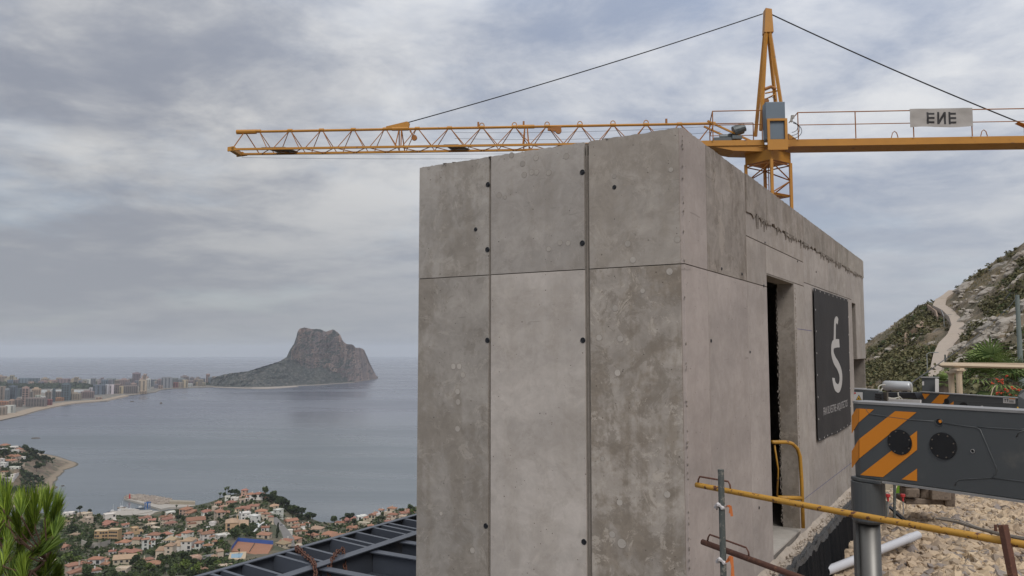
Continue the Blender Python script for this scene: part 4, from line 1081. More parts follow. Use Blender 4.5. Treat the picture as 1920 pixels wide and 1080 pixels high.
# limestone outcrops one can tell apart, and the loose stone between them
M_lime_rock = None
def rock_mat(name, a, b, c_, sc):
    t = NT(name); n1 = t.noise(sc, 7, .65); n2 = t.noise(sc*4, 6, .7)
    col = t.mix(n1, a, b); col = t.mix(t.ramp(n2, .54, .62), col, c_)
    col = t.mix(1.0, col, t.mix(t.oi.outputs['Random'], (.8,.8,.8), (1.15,1.12,1.08)), 'MULTIPLY')
    return t.done(col, .92, 0., t.bump(n2, .7, .12/sc))
M_limestone = rock_mat('limestone', (.22,.20,.175), (.42,.39,.35), (.14,.115,.09), .5)
def rock_mesh(seed, sub=2, flat_=.6):
    r = random.Random(seed); vs, fs = ICO[sub]; off = V(seed*3.1, 0, 0); o = []
    for v in vs:
        v = Vector(v); k_ = 1+.45*noise.fractal(v*1.3+off, 1, 2, 3); w_ = Vector((v.x*k_, v.y*k_*.8, v.z*k_*flat_))
        for d_ in (V(1,.3,.2), V(-.5,1,.3), V(.2,-.8,.7)): d_ = d_.normalized(); e = w_.dot(d_)-.72; w_ = w_ - d_*max(0, e)*.8
        o.append(w_)
    return MB().add(o, fs)
rprot = []
for i in range(5):
    mb = rock_mesh(i+1); o = mb.build('limestone_outcrop', M_limestone, local=True); rprot.append(o)
ro = random.Random(8); k_ = 0; tries = 0; spots = []
while k_ < 72 and tries < 5000:
    tries += 1; px = ro.uniform(1640, 1990); s = ro.uniform(.03, .97); py = 775+(ip(ridge, px)-775)*s
    if on_road(px, py): continue
    dens = .75 if px > 1795 else .14
    if ro.random() > dens: continue
    p = mtn(px, s); sz = ro.uniform(.5, 1.9)
    spots.append((px, py, p, sz)); k_ += 1
for i, (px, py, p, sz) in enumerate(spots):
    src = rprot[i % 5]; o = src if i < 5 else src.copy()
    if i >= 5: C.objects.link(o)
    o.location = p; o.scale = (sz*1.7, sz, sz*1.1); o.rotation_euler = (ro.uniform(-.3,.3), -.55+ro.uniform(-.2,.2), -.5+ro.uniform(-.5,.5))
    where = ('low behind the fan palm' if py > 660 else 'just above the fan palm' if py > 600 else 'midway up the slope' if py > 540 else 'near the ridge top') + (' right of the mountain road' if px < 1850 else ' near the utility pole' if px < 1925 else ' beyond the utility pole') if px > 1795 else ('in the low scrub left of the road' if py > 650 else 'on the upper slope left of the road')
    tag(o, f"{'broad' if sz > 1.4 else 'medium' if sz > .9 else 'small'} pale tilted limestone outcrop {where}", 'rock', 'limestone outcrops on the mountainside')
order_labels([o for o in C.objects if o.get('group') == 'limestone outcrops on the mountainside'])
m = MB()
for _ in range(1700):
    px = ro.uniform(1630, 2000); s = ro.random(); py = 775+(ip(ridge, px)-775)*s
    if on_road(px, py) or (px < 1795 and ro.random() < .75): continue
    p = mtn(px, s); kk = noise.noise(V(p.x*.06, p.y*.06, p.z*.06+20))
    if kk < -.02: continue
    r = ro.uniform(.25, .8)
    for _ in range(2): m.ico((p.x+ro.uniform(-1,1), p.y+ro.uniform(-1,1), p.z+.1), r*ro.uniform(.6,1.2), 0, .3, (1.6, .8, .9), ro)
m.build('rock_rubble', M_limestone, kind='stuff')
# ============================================================ SITE GROUND
a_ = V(math.sin(math.radians(31)), math.cos(math.radians(31)), 0)     # along the long wall, away from us
b_ = V(-a_.y, a_.x, 0)                                                # along the end wall, to the left
n_ = -b_                                                              # outward from the long wall
CO = V(1.306, 6.0, 0)
def W(s, t, z): return V(CO.x, CO.y, CZ+z) + a_*s + n_*t              # wall coordinates
def gz(s, t):
    z = -2.78 + .30*min(1, max(0, (t-.6)/3.5)) + .10*noise.noise(V(s*.5, t*.5, 1)) + .05*noise.noise(V(s*1.6, t*1.6, 4))
    z += .22*math.exp(-((t-4.6)**2+(s-8)**2)/5)
    return z
m = MB(); S = np.concatenate([np.linspace(-16, -1, 12), np.linspace(-.5, 16, 60), np.linspace(17, 44, 20)]); T = np.concatenate([np.linspace(.16, 8, 44), np.linspace(9, 34, 18)])
m.add([W(s, t, gz(s, t)) for s in S for t in T], [(i*len(T)+j, i*len(T)+j+1, (i+1)*len(T)+j+1, (i+1)*len(T)+j) for i in range(len(S)-1) for j in range(len(T)-1)])
m.add([W(S[0], T[0], -2.8), W(S[0], T[-1], -2.5), W(S[-1], T[-1], -2.5), W(S[-1], T[0], -2.8)]+[W(S[0], T[0], -30), W(S[0], T[-1]+20, -30), W(S[-1]+20, T[-1]+20, -34), W(S[-1]+20, T[0], -34)], [(0,1,5,4),(1,2,6,5),(2,3,7,6),(3,0,4,7)])
M_gr = simple('gravel_bed', (.26,.20,.145), .95, var=.3, scale=6, bump=1.0, bd=.03)
m.build('site_ground', M_gr, kind='structure', smooth=True)
def stone_mat():
    t = NT('crushed_stone'); g = t.node('ShaderNodeNewGeometry'); pos = g.outputs['Position']; r = g.outputs['Random Per Island']
    c = t.mix(t.ramp(r, 0, .55), (.36,.285,.205), (.55,.43,.29)); c = t.mix(t.ramp(r, .8, .95), c, (.27,.235,.21))
    zone_ = t.noise(.7, 3, .5, vec=pos); c = t.mix(t.ramp(zone_, .35, .65), c, t.mix(1., c, (.80,.78,.80), 'MULTIPLY'))
    n = t.noise(30, 5, .6, vec=pos); c = t.mix(1., c, t.mix(n, (.75,)*3, (1.2,)*3), 'MULTIPLY')
    return t.done(c, .9, 0., t.bump(n, .4, .006))
M_stone = stone_mat()
rg = random.Random(12); m = MB(); cnt = 0
while cnt < 11500:
    s, t = rg.uniform(1.0, 14.5), .2+6.3*rg.random()
    p = W(s, t, gz(s, t)); px, py = pix(p)
    if not (1420 < px < 1960 and 880 < py < 1120): continue
    rad = rg.choice([.028,.036,.045,.055,.07,.09]) * (1.0 if t < 2.6 else .8)
    o0 = len(m.v); m.ico((0,0,0), rad, 0, .24, (rg.uniform(.8,1.5), rg.uniform(.7,1.1), rg.uniform(.45,.8)), rg)
    R3 = Matrix.Rotation(rg.uniform(0,6.28), 3, 'Z') @ Matrix.Rotation(rg.uniform(-.6,.6), 3, 'X')
    for i in range(o0, len(m.v)): m.v[i] = tuple(R3 @ Vector(m.v[i]) + p + V(0,0,rg.uniform(0,.5)*rad + (rg.random()**3)*.05))
    cnt += 1
m.build('gravel', M_stone, kind='stuff')

# ============================================================ CONCRETE BUILDING
def concrete_mat(name, base=(.366,.337,.308), darkc=(.245,.215,.182)):
    t = NT(name); ob = t.tc.outputs['Object']; al = t.oi.outputs['Alpha']; rnd = t.oi.outputs['Random']
    off = t.node('ShaderNodeVectorMath', operation='ADD'); t.l.new(ob, off.inputs[0])
    cm = t.node('ShaderNodeCombineXYZ'); t.l.new(t.math('MULTIPLY', rnd, 37.), cm.inputs[0]); t.l.new(t.math('MULTIPLY', rnd, 91.), cm.inputs[2]); t.l.new(cm.outputs[0], off.inputs[1])
    v = off.outputs[0]
    blot = t.noise(1.15, 9, .68, vec=v, dist=.5); streak = t.noise(3.2, 6, .6, vec=v, stretch=(1.6,1.6,.16)); fine = t.noise(14, 8, .7, vec=v)
    cloudy = t.noise(.9, 6, .65, vec=v, stretch=(.6,.6,1.3))
    c = t.mix(t.ramp(cloudy, .35, .65), tuple(x*.85 for x in base), tuple(x*1.10 for x in base))
    f = t.math('ADD', t.math('MULTIPLY', blot, .62), t.math('MULTIPLY', streak, .38)); f = t.math('ADD', f, t.math('MULTIPLY', t.math('SUBTRACT', fine, .5), .22))
    msk = t.math('MULTIPLY', t.ramp(f, .475, .575), al)
    c = t.mix(msk, c, darkc)
    pale = t.ramp(t.noise(2.2, 9, .75, vec=v, dist=1.0), .60, .70); c = t.mix(t.math('MULTIPLY', pale, t.math('MULTIPLY', al, .8)), c, (.42,.385,.345))
    mot = t.noise(5.5, 7, .72, vec=v, dist=.8); c = t.mix(t.math('MULTIPLY_ADD', al, .7, .3), c, t.mix(1., c, t.mix(t.ramp(mot, .35, .68), (.84,.83,.82), (1.10,1.10,1.10)), 'MULTIPLY'))
    c = t.mix(1., c, t.mix(fine, (.86,.86,.86), (1.13,1.13,1.13)), 'MULTIPLY')
    crisp = t.ramp(t.noise(3.4, 12, .78, vec=v, dist=.6), .535, .565); c = t.mix(t.math('MULTIPLY', crisp, t.math('MULTIPLY', al, .58)), c, tuple(x*.80 for x in darkc))
    crp2 = t.ramp(t.noise(4.1, 12, .8, vec=v, dist=.9), .56, .585); c = t.mix(t.math('MULTIPLY', crp2, t.math('MULTIPLY', al, .62)), c, (.45,.41,.365))
    # thin scratches and form-oil lines
    scr = t.ramp(t.noise(5, 3, .5, vec=v, stretch=(.25,.25,3.4), dist=1.5), .715, .74)
    c = t.mix(t.math('MULTIPLY', scr, .5), c, tuple(x*.55 for x in base))
    # air holes in the cast face
    vo = t.voronoi(8.5, vec=v); vc = t.voronoi(8.5, vec=v, out=1); vs_ = t.node('ShaderNodeSeparateColor'); t.l.new(vc, vs_.inputs[0])
    sz = t.math('MULTIPLY', t.math('POWER', vs_.outputs[0], 5.), .06)
    hole = t.math('LESS_THAN', vo, sz)
    vo2 = t.voronoi(34, vec=v); vc2 = t.voronoi(34, vec=v, out=1); vs2 = t.node('ShaderNodeSeparateColor'); t.l.new(vc2, vs2.inputs[0])
    hole2 = t.math('LESS_THAN', vo2, t.math('MULTIPLY', t.math('POWER', vs2.outputs[1], 9.), .20))
    holes = t.math('MAXIMUM', hole, hole2)
    c = t.mix(t.math('MULTIPLY', holes, .75), c, (.07,.055,.045))
    tint = t.mix(1., c, t.oi.outputs['Color'], 'MULTIPLY')
    h = t.math('SUBTRACT', t.math('ADD', t.math('MULTIPLY', fine, .25), t.math('MULTIPLY', blot, .4)), holes)
    return t.done(tint, .86, 0., t.bump(h, .55, .006), .3)
M_con = concrete_mat('cast_concrete')
M_joint = simple('joint_mortar', (.215,.19,.165), .95, var=.35, scale=12, bump=.8, bd=.01)
M_rough = simple('broken_mortar', (.27,.235,.20), .95, var=.3, scale=14, bump=1., bd=.02)
M_black = simple('black_plastic', (.012,.013,.016), .4, var=.1)
bld = thing('concrete_building', 'unfinished bare concrete building with formwork joints and a tall doorway', 'building', W(0, 0, -3.3))
WF = 2.53; LB = 9.96
def su(px, Yc=None):        # distance along the long wall of a pixel column
    r = (px-960)/(F*1.0031); return (CO.y*r-CO.x)/(a_.x-a_.y*r)
def uf(px):                 # distance along the end wall
    r = (px-960)/(F*1.0031); return (CO.y*r-CO.x)/(b_.x-b_.y*r)
def Yw(s): return CO.y+a_.y*s
def Fp(u, dpt, z): return V(CO.x, CO.y, CZ+z) + b_*u + a_*dpt
def ztop(s): return 1.715 + (1.645-1.715)*s/LB
rj = random.Random(17)
def panel(face, u0, u1, z0, z1, tint=(1,1,1), stain=.6, top=False, name='concrete_panel', out=0., rough_bottom=False):
    g = .004; u0 += g; u1 -= g; z0 += g; z1 -= (0 if top else g)
    n = max(2, int((u1-u0)/.035)) if top else 1
    def zt(u): return (ztop(u) if face == 'r' else 1.715+(1.70-1.715)*u/WF) if top else z1
    tops = [(u0+(u1-u0)*i/n, zt(u0+(u1-u0)*i/n) + (rj.uniform(-.005,.004) if top else 0)) for i in range(n+1)]
    if rough_bottom:
        nb = int((u1-u0)/.05); bots = [(u0+(u1-u0)*i/nb, z0+rj.uniform(-.035,.03)) for i in range(nb+1)]
    else: bots = [(u0, z0), (u1, z0)]
    poly2 = bots + tops[::-1]
    if face == 'r': poly = [W(u, out, z) for u, z in poly2]; ext = b_*.03
    else: poly = [Fp(u, -out, z) for u, z in poly2]; ext = a_*.03
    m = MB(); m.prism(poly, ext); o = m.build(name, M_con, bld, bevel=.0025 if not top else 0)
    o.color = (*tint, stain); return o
# core behind the cast faces
m = MB(); RC_ = .014; TH = .194
zt_ = 1.60
m.obox(Fp(.0305, RC_, -3.3), b_*(WF-.031), a_*TH, V(0,0,3.3+zt_))                       # end wall
sd0, sd1 = su(1441), su(1492); zd = .80
s_sl0, s_sl1 = su(1600), su(1607.5); s_n0 = su(1604.5)
def core(s0, s1, z0, z1, rec=RC_, th=TH): m.obox(W(s0, -rec, z0), a_*(s1-s0), b_*(th-rec), V(0,0,z1-z0))
core(.031, sd0, -3.3, zt_); core(sd0+.0, sd1, zd, zt_); core(sd0, sd1, -3.3, -2.06); core(sd1, s_sl0, -3.3, zt_)
core(s_sl0, s_sl1, -3.3, -.66); core(s_sl0, s_sl1, .80, zt_); core(s_sl0, s_sl1, -.66, .80, .30, .45)
core(s_sl1+.0, LB-.02, -3.3, -.66); core(s_sl1, LB-.02, -.14, zt_); core(s_sl1, LB-.10, -.66, -.14, .35, .5); core(LB-.10, LB-.02, -.66, -.14)
m.obox(W(.2, -WF+.0, -3.3), a_*(LB-.2), n_*.2, V(0,0,3.3+zt_)); m.obox(W(LB-.2, -WF+.2, -3.3), a_*.18, n_*(WF-.2-TH-.002), V(0,0,3.3+zt_))
m.obox(W(.22, -WF+.21, 1.2), a_*(LB-.43), n_*(WF-.21-TH-.01), V(0,0,.2)); m.obox(W(.22, -WF+.21, -2.25), a_*(LB-.43), n_*(WF-.21-TH-.01), V(0,0,.2))
m.build('wall_core', M_joint, bld)
# ---- end wall panels
T1, T2 = (1.0,1.0,1.0), (1.06,1.05,1.04)
u1, u2a, u2b = uf(918), uf(1106), uf(1098); u1a, u1b = uf(919.5), uf(916.5)
ZJ = .66
panel('f', .0264, u2a, ZJ, 1.715, (1.0,.985,.96), .45, True)
panel('f', u2b, u1a, ZJ, 1.715, (1.0,1.0,1.0), .35, True)
panel('f', u1b, WF, ZJ, 1.715, (.96,.965,.96), .6, True)
panel('f', .0264, u2a, -3.3, ZJ, (1.02,1.0,.97), 1.0)
panel('f', u2b, u1a, -3.3, ZJ, (1.25,1.24,1.24), .28)
panel('f', u1b, WF, -3.3, ZJ, (.93,.93,.92), .65)
# cover strip in the wide joint
m = MB(); um = (u2a+u2b)/2
m.obox(Fp(um-.006, -.0, -3.3)+a_*.006, b_*.010, a_*.02, V(0,0,3.3+1.69)); o = m.build('joint_strip', M_con, bld); o.color = (.62,.60,.57,.5)
# ---- long wall panels; their slight mauve tint paints in this side's different light
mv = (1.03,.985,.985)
s1, s2, s3, s4, s5, s6 = su(1330), su(1404), su(1511), su(1558), su(1590), su(1607.5)
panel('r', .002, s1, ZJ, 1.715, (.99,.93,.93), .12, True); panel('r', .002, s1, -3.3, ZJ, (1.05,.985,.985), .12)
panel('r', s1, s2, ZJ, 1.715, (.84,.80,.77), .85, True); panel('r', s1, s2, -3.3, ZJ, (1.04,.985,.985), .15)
ZA, ZB_ = 1.10, 1.335
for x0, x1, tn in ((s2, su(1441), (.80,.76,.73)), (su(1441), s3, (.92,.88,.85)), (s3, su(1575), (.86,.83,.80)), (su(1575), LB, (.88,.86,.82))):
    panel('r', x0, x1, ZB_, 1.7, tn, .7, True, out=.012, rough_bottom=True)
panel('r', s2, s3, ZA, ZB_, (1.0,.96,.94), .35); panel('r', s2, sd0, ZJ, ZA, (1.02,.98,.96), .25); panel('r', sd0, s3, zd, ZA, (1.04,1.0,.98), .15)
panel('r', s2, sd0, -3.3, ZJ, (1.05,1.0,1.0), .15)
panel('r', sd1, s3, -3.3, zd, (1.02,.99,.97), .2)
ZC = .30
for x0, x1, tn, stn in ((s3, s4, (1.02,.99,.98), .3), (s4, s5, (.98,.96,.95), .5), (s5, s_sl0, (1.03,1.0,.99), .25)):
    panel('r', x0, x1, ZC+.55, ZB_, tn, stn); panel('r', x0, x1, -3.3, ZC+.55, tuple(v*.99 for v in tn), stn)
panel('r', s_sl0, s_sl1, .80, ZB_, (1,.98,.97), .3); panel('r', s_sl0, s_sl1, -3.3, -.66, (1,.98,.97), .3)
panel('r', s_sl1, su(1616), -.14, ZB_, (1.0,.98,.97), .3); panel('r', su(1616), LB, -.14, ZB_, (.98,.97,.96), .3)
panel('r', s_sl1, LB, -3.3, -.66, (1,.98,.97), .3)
# door reveals: cast faces lining the opening
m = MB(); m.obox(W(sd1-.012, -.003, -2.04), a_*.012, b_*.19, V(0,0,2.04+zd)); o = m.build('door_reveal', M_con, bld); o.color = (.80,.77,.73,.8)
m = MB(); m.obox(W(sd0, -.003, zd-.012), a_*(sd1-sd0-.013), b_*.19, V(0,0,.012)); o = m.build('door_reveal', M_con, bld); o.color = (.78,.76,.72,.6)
m = MB(); m.obox(W(sd0+.0, .0, -2.06), a_*(sd1-sd0), b_*.6, V(0,0,.02)); o = m.build('door_sill', M_con, bld); o.color = (1.25,1.25,1.22,.2)
# ragged edges beside the far reveal
m = MB(); rk_ = random.Random(2)
for i in range(150):
    z = -2.0+2.75*i/150; m.ico(W(sd1-.010, -.20+rk_.uniform(-.012,.008), z), rk_.uniform(.004,.011), 0, .3, (1,1,1.6), rk_)
    m.ico(W(sd1+.03+rk_.uniform(-.01,.02), .001, z+rk_.uniform(-.02,.02)), rk_.uniform(.004,.012), 0, .3, (1,.6,1.5), rk_)
m.build('broken_edge', M_rough, bld, kind='stuff')
M_drip = simple('grout', (.19,.165,.14), .95, var=.5, scale=9, bump=.8, bd=.01)
# drips of grout under the cold joint and along the arris
m = MB()
for i in range(260):
    s = s2+(LB-s2)*rk_.random()
    if noise.noise(V(s*2.3, 3, 1)) < -.02: continue
    L = rk_.uniform(.02,.10)*(1.2 if s < s2+1.2 else .8)
    m.prism([W(s, .010, ZB_+.02), W(s+rk_.uniform(.01,.035), .010, ZB_+.02), W(s+rk_.uniform(.004,.018), .003, ZB_-L)], n_*.006)
o = m.build('grout_drips', M_drip, bld, kind='stuff')
m = MB()
for i in range(60):
    z = -3+4.65*rk_.random()**1.0; m.ico(W(.0+rk_.uniform(-.004,.008), .0, z), rk_.uniform(.003,.008), 0, .3, (1,1,1.5), rk_)
m.build('corner_crumbs', M_rough, bld, kind='stuff')
m = MB()
for i in range(230):
    if i % 2: s = LB*rk_.random(); c = W(s, -.01-rk_.random()*.15, ztop(s))
    else: u = WF*rk_.random(); c = Fp(u, .01+rk_.random()*.15, 1.705)
    m.ico(c, rk_.uniform(.006,.018), 0, .35, (1.6,1.4,.6), rk_)
m.build('top_crumbs', M_rough, bld, kind='stuff')
m = MB(); m.obox(Fp(.001,.03,1.60), b_*(WF-.003), a_*.17, V(0,0,.095)); m.obox(W(.2,-.03,1.60), a_*(LB-.22), b_*.16, V(0,0,.04)); m.obox(W(.2,-.03,1.60), a_*(LB*.5), b_*.16, V(0,0,.075)); m.build('wall_top', M_joint, bld)
# mortar ledge at the foot of the long wall
m = MB(); pr_ = []
for i in range(90):
    s = 1.0 + 9.2*i/89; j_ = rk_.uniform(-.012,.012)
    pr_.append((W(s, .002, -2.10+j_), W(s, .04+j_*.5, -2.15+j_), W(s, .075+rk_.uniform(-.008,.012), -2.22+j_), W(s, .075, -2.9), W(s, .002, -2.9)))
m.add([p for q in pr_ for p in q], [(i*5+k_, i*5+(k_+1) % 5, (i+1)*5+(k_+1) % 5, (i+1)*5+k_) for i in range(89) for k_ in range(5)])
for i in range(900):
    s = 1.0+9.0*rk_.random(); m.ico(W(s, rk_.uniform(.0,.08), -2.13-rk_.random()*.08), rk_.uniform(.006,.022), 0, .35, rnd=rk_)
o = m.build('foundation_ledge', M_con, bld); o.color = (1.18,1.10,1.0,.3)
# tie holes and filled patches
qf, nf = V(CO.x, CO.y, CZ), -a_; qr, nr = V(CO.x, CO.y, CZ), n_
def tie(px, py, wall='f', r=.019):
    q, n = (qf, nf) if wall == 'f' else (qr, nr); p = PL(px, py, q, n)
    m = MB(); x = n.cross(V(0,0,1)); ring = [p+n*.001+x*(r*math.cos(t))+V(0,0,r*math.sin(t)) for t in np.linspace(0, 2*math.pi, 19)]
    m.tube(ring, .0045, 6, False); m.disc(p+n*.0004, n, r*.92, .001, 16); m.disc(p+n*.0016, n, r*.55, .006, 12); o = m.build('tie_hole', M_black, bld)
for a in ((915,346),(914,468),(914,638),(911,986),(1092,323),(1092,456),(1093,638),(1095,1016)): tie(*a)
for a in ((1152,351),(892,430)): tie(*a, r=.014)
for a, r_ in (((1353,504),.011),((1391,514),.011),((1432,536),.011),((1333,639),.012),((1406,660),.010),((1344,953),.010),((1423,952),.011),((1434,455),.008),((1495,490),.008),((1530,510),.009)): tie(*a, wall='r', r=r_)
M_patch = concrete_mat('patch_concrete', (.42,.385,.345), (.34,.305,.27))
def patch(px, py, r=.027, tn=1.0):
    p = PL(px, py, qf, nf); m = MB(); m.disc(p+nf*.0003, nf, r, .0012, 20); o = m.build('patch', M_patch, bld); o.color = (tn,tn,tn,.2)
    m = MB(); x = nf.cross(V(0,0,1)); m.tube([p+nf*.0008+x*(r*math.cos(t))+V(0,0,r*math.sin(t)) for t in np.linspace(.0, 2*math.pi, 25)], .0012, 4, False); m.build('patch_rim', M_joint, o)
for a in ((959,291),(1005,296),(980,307),(1062,293),(997,323),(1006,323),(983,328),(1029,324),(936,366),(1152,331,.018),(1258,318,.020),(804,315,.014),(947,370,.016)): patch(*a[:2], a[2] if len(a) > 2 else .025, .82)
for a in ((1187,487),(1255.5,509),(1153.6,578),(1123.6,633),(1163,635),(1158,699),(850,687),(861,687),(858,734),(859,753.6),(868,703),(858,804),(886,1032),(1251,927),(1166,1019,.036),(1148,1002),(827,963,.017),(1130,860,.018),(1162,942,.025),(1177,457),(1270,449),(1029,467,.022),(1050,455,.022),(1065,456,.022),(1205,545,.02)): patch(*a[:2], a[2] if len(a) > 2 else .026, 1.0 if a[1] > 480 else .86)
# rebar stub and blue chalk line
m = MB(); m.tube([PL(1389,337,qr-n_*.1,nr)-V(0,0,.05), PL(1389,337,qr-n_*.1,nr)+V(0,0,.09)], .006, 6); m.build('rebar_stub', simple('rebar', (.10,.06,.04), .8), bld)
m = MB(); c0, c1 = PL(1508,936,qr,nr), PL(1597,868,qr,nr); m.prism([c0+n_*.0006, c1+n_*.0006, c1+n_*.0006+V(0,0,.008), c0+n_*.0006+V(0,0,.006)], n_*.0005)
c0, c1 = PL(1495,617,qr,nr), PL(1522,621,qr,nr); m.prism([c0+n_*.0006, c1+n_*.0006, c1+n_*.0006+V(0,0,.008), c0+n_*.0006+V(0,0,.006)], n_*.0005); m.build('chalk_line', simple('chalk_blue', (.10,.09,.20), .9), bld)

# ---- black banner on the long wall
M_ban = simple('black_tarpaulin', (.019,.0165,.0165), .8, var=.2, scale=3, bump=.25, bd=.02)
M_print = simple('white_print', (.44,.42,.40), .7, var=.05)
M_print2 = simple('grey_print', (.40,.38,.37), .7, var=.05)
bnr = thing('wall_banner', 'tall black tarpaulin banner with a white S emblem hung on the concrete wall', 'banner', PL(1556,810,qr,nr))
cn = [PL(1522,540,qr,nr), PL(1587,562,qr,nr), PL(1593,795,qr,nr), PL(1530,828,qr,nr)]
def bp(u, v, lift=0.):        # u across, v down
    p = cn[0].lerp(cn[1], u).lerp(cn[3].lerp(cn[2], u), v)
    e = .012+.012*math.sin(u*9+v*1.5)*min(1,v*3)*math.sin(math.pi*u)+.03*max(0,v-.6)*math.sin(u*14+1)*math.sin(math.pi*u)+.018*noise.noise(V(u*5, v*5, 2))*math.sin(math.pi*u)*math.sin(math.pi*v)
    return p + n_*(.012+max(0, e)+lift) + V(0,0,-.02*math.sin(math.pi*u)*(v))
m = MB(); NU, NV = 40, 40
vs = [bp(i/NU, j/NV) for i in range(NU+1) for j in range(NV+1)]; bk = [v-n_*.003 for v in vs]; K_ = len(vs)
fs = [(i*(NV+1)+j, i*(NV+1)+j+1, (i+1)*(NV+1)+j+1, (i+1)*(NV+1)+j) for i in range(NU) for j in range(NV)]
m.add(vs+bk, [f[::-1] for f in fs]+[tuple(x+K_ for x in f) for f in fs])
m.build('sheet', M_ban, bnr, smooth=True)
def onb(m, pts_, wdt, lift=.003):
    pts_ = [(u+.045, .18+(v-.235)*.953) for u, v in pts_]   # ribbon drawn on the banner through (u, v) points
    L, R_ = [], []
    for i, (u, v) in enumerate(pts_):
        du, dv = pts_[min(i+1, len(pts_)-1)][0]-pts_[max(i-1, 0)][0], pts_[min(i+1, len(pts_)-1)][1]-pts_[max(i-1, 0)][1]
        du *= 1.0; dv *= 1.1; l = math.hypot(du, dv) or 1; w = wdt[i] if isinstance(wdt, list) else wdt
        L.append(bp(u-dv/l*w, v+du/l*w/1.1, lift)); R_.append(bp(u+dv/l*w, v-du/l*w/1.1, lift))
    n = len(pts_); m.add(L+R_, [(i, i+1, n+i+1, n+i) for i in range(n-1)])
def spline(pts_, k_=8):
    o = []
    for i in range(len(pts_)-1):
        p0, p1, p2, p3 = pts_[max(i-1,0)], pts_[i], pts_[i+1], pts_[min(i+2,len(pts_)-1)]
        for s in range(k_):
            t = s/k_; o.append(tuple(.5*((2*p1[c])+(-p0[c]+p2[c])*t+(2*p0[c]-5*p1[c]+4*p2[c]-p3[c])*t*t+(-p0[c]+3*p1[c]-3*p2[c]+p3[c])*t**3) for c in (0,1)))
    return o+[pts_[-1]]
m = MB()
onb(m, spline([(.60,.250),(.56,.235),(.515,.250),(.50,.29),(.50,.36),(.49,.41),(.475,.425)]), .028)
onb(m, spline([(.62,.418),(.52,.42),(.44,.435),(.42,.49),(.47,.545),(.56,.60),(.61,.66),(.60,.73),(.54,.765),(.46,.745),(.43,.705),(.43,.68)]), .034)
m.build('emblem', M_print, bnr)
cu = bpy.data.curves.new('text', 'FONT'); cu.body = 'FRAN SILVESTRE ARQUITECTOS'; cu.size = 1; cu.align_x = 'CENTER'
to = bpy.data.objects.new('tmp', cu); C.objects.link(to); bpy.context.view_layer.update()
tm = bpy.data.meshes.new_from_object(to.evaluated_get(bpy.context.evaluated_depsgraph_get())); C.objects.unlink(to)
tv = [(v.co.x, v.co.y) for v in tm.vertices]; xm = max(abs(v[0]) for v in tv)
m = MB(); m.add([bp(.5+x/xm*.36,   .842-.052*y/.7*1.0, .0045) for x, y in tv], [tuple(p.vertices) for p in tm.polygons]); m.build('lettering', M_print2, bnr)
m = MB()
for i in range(9):
    for v_ in (.012,.988): m.disc(bp(.03+i*.117, v_, .004), n_, .012, .003, 8)
for i in range(1,7):
    for u_ in (.02,.98): m.disc(bp(u_, i/7, .004), n_, .012, .003, 8)
m.build('eyelets', M_print, bnr)

# ---- black dimpled membrane along the wall foot
M_mem = NT('drain_membrane'); vo = M_mem.voronoi(34, vec=M_mem.tc.outputs['Object']); M_mem = M_mem.done((.007,.0075,.009), .85, 0., M_mem.bump(vo, .9, .008), .12)
mem = thing('drain_membrane', 'black dimpled drain membrane lining the trench along the wall foot', 'membrane', W(5, .2, -2.8))
m = MB(); N_ = 260; vs = []
for i in range(N_+1):
    s = .8+9.4*i/N_; wv = .022*noise.fractal(V(s*3.1, 0, 0), .8, 2, 3); wv2 = .035*noise.fractal(V(s*4.3, 5, 0), .8, 2, 3)
    for t, z in ((.080, -2.22), (.095+wv*.5, -2.185+wv2), (.115+wv, -2.225+wv2), (.128-wv, -2.215+wv2*.5), (.145+wv, -2.275+wv2), (.19+wv*2, -3.0)): vs.append(W(s, t, z+wv2*.5))
m.add(vs, [(i*6+j, i*6+j+1, (i+1)*6+j+1, (i+1)*6+j) for i in range(N_) for j in range(4, 5)]); m.build('sheet', M_mem, mem, smooth=True)
M_foil = simple('crumpled_foil', (.055,.055,.055), .4, var=.7, scale=9, bump=.9, bd=.03, stretch=(1,1,3))
m = MB(); m.add(vs, [(i*6+j, i*6+j+1, (i+1)*6+j+1, (i+1)*6+j) for i in range(N_) for j in range(0, 4)]); m.build('folded_edge', M_foil, mem, smooth=False)

# ---- yellow barrier in the doorway
M_yel = simple('yellow_paint', (.42,.215,.025), .5, var=.2, scale=10, c2=(.12,.05,.025), c2lo=.60, c2hi=.64, c2scale=14)
M_yel2 = simple('chipped_yellow_paint', (.45,.235,.03), .5, var=.15, scale=6, c2=(.10,.035,.018), c2lo=.575, c2hi=.60, c2scale=24)
M_rust = simple('rusty_steel', (.105,.045,.030), .85, var=.35, scale=20, bump=.5, bd=.003, c2=(.19,.085,.045))
YD = Yw(sd1)-.25
yb = thing('door_barrier', 'yellow bent-tube barrier leaning in the doorway', 'barrier', P(1507,990,YD))
m = MB(); pth = [P(1448,829,YD-.35), P(1475,829,YD-.15), P(1486,832,YD-.08), P(1495,841,YD-.03), P(1500,856,YD), P(1503,900,YD), P(1506,990,YD)]
m.tube(pth, .021, 10); m.build('frame_tube', M_yel, yb, smooth=True)
m = MB(); m.tube([P(1458,933,YD-.1), P(1503,934,YD)], .024, 8); m.build('cross_tube', M_yel, yb, smooth=True)
m = MB(); m.tube([P(1452,834,YD-.3), P(1459,880,YD-.2), P(1457,930,YD-.15)], .010, 8); m.build('thin_tube', M_yel, yb, smooth=True)
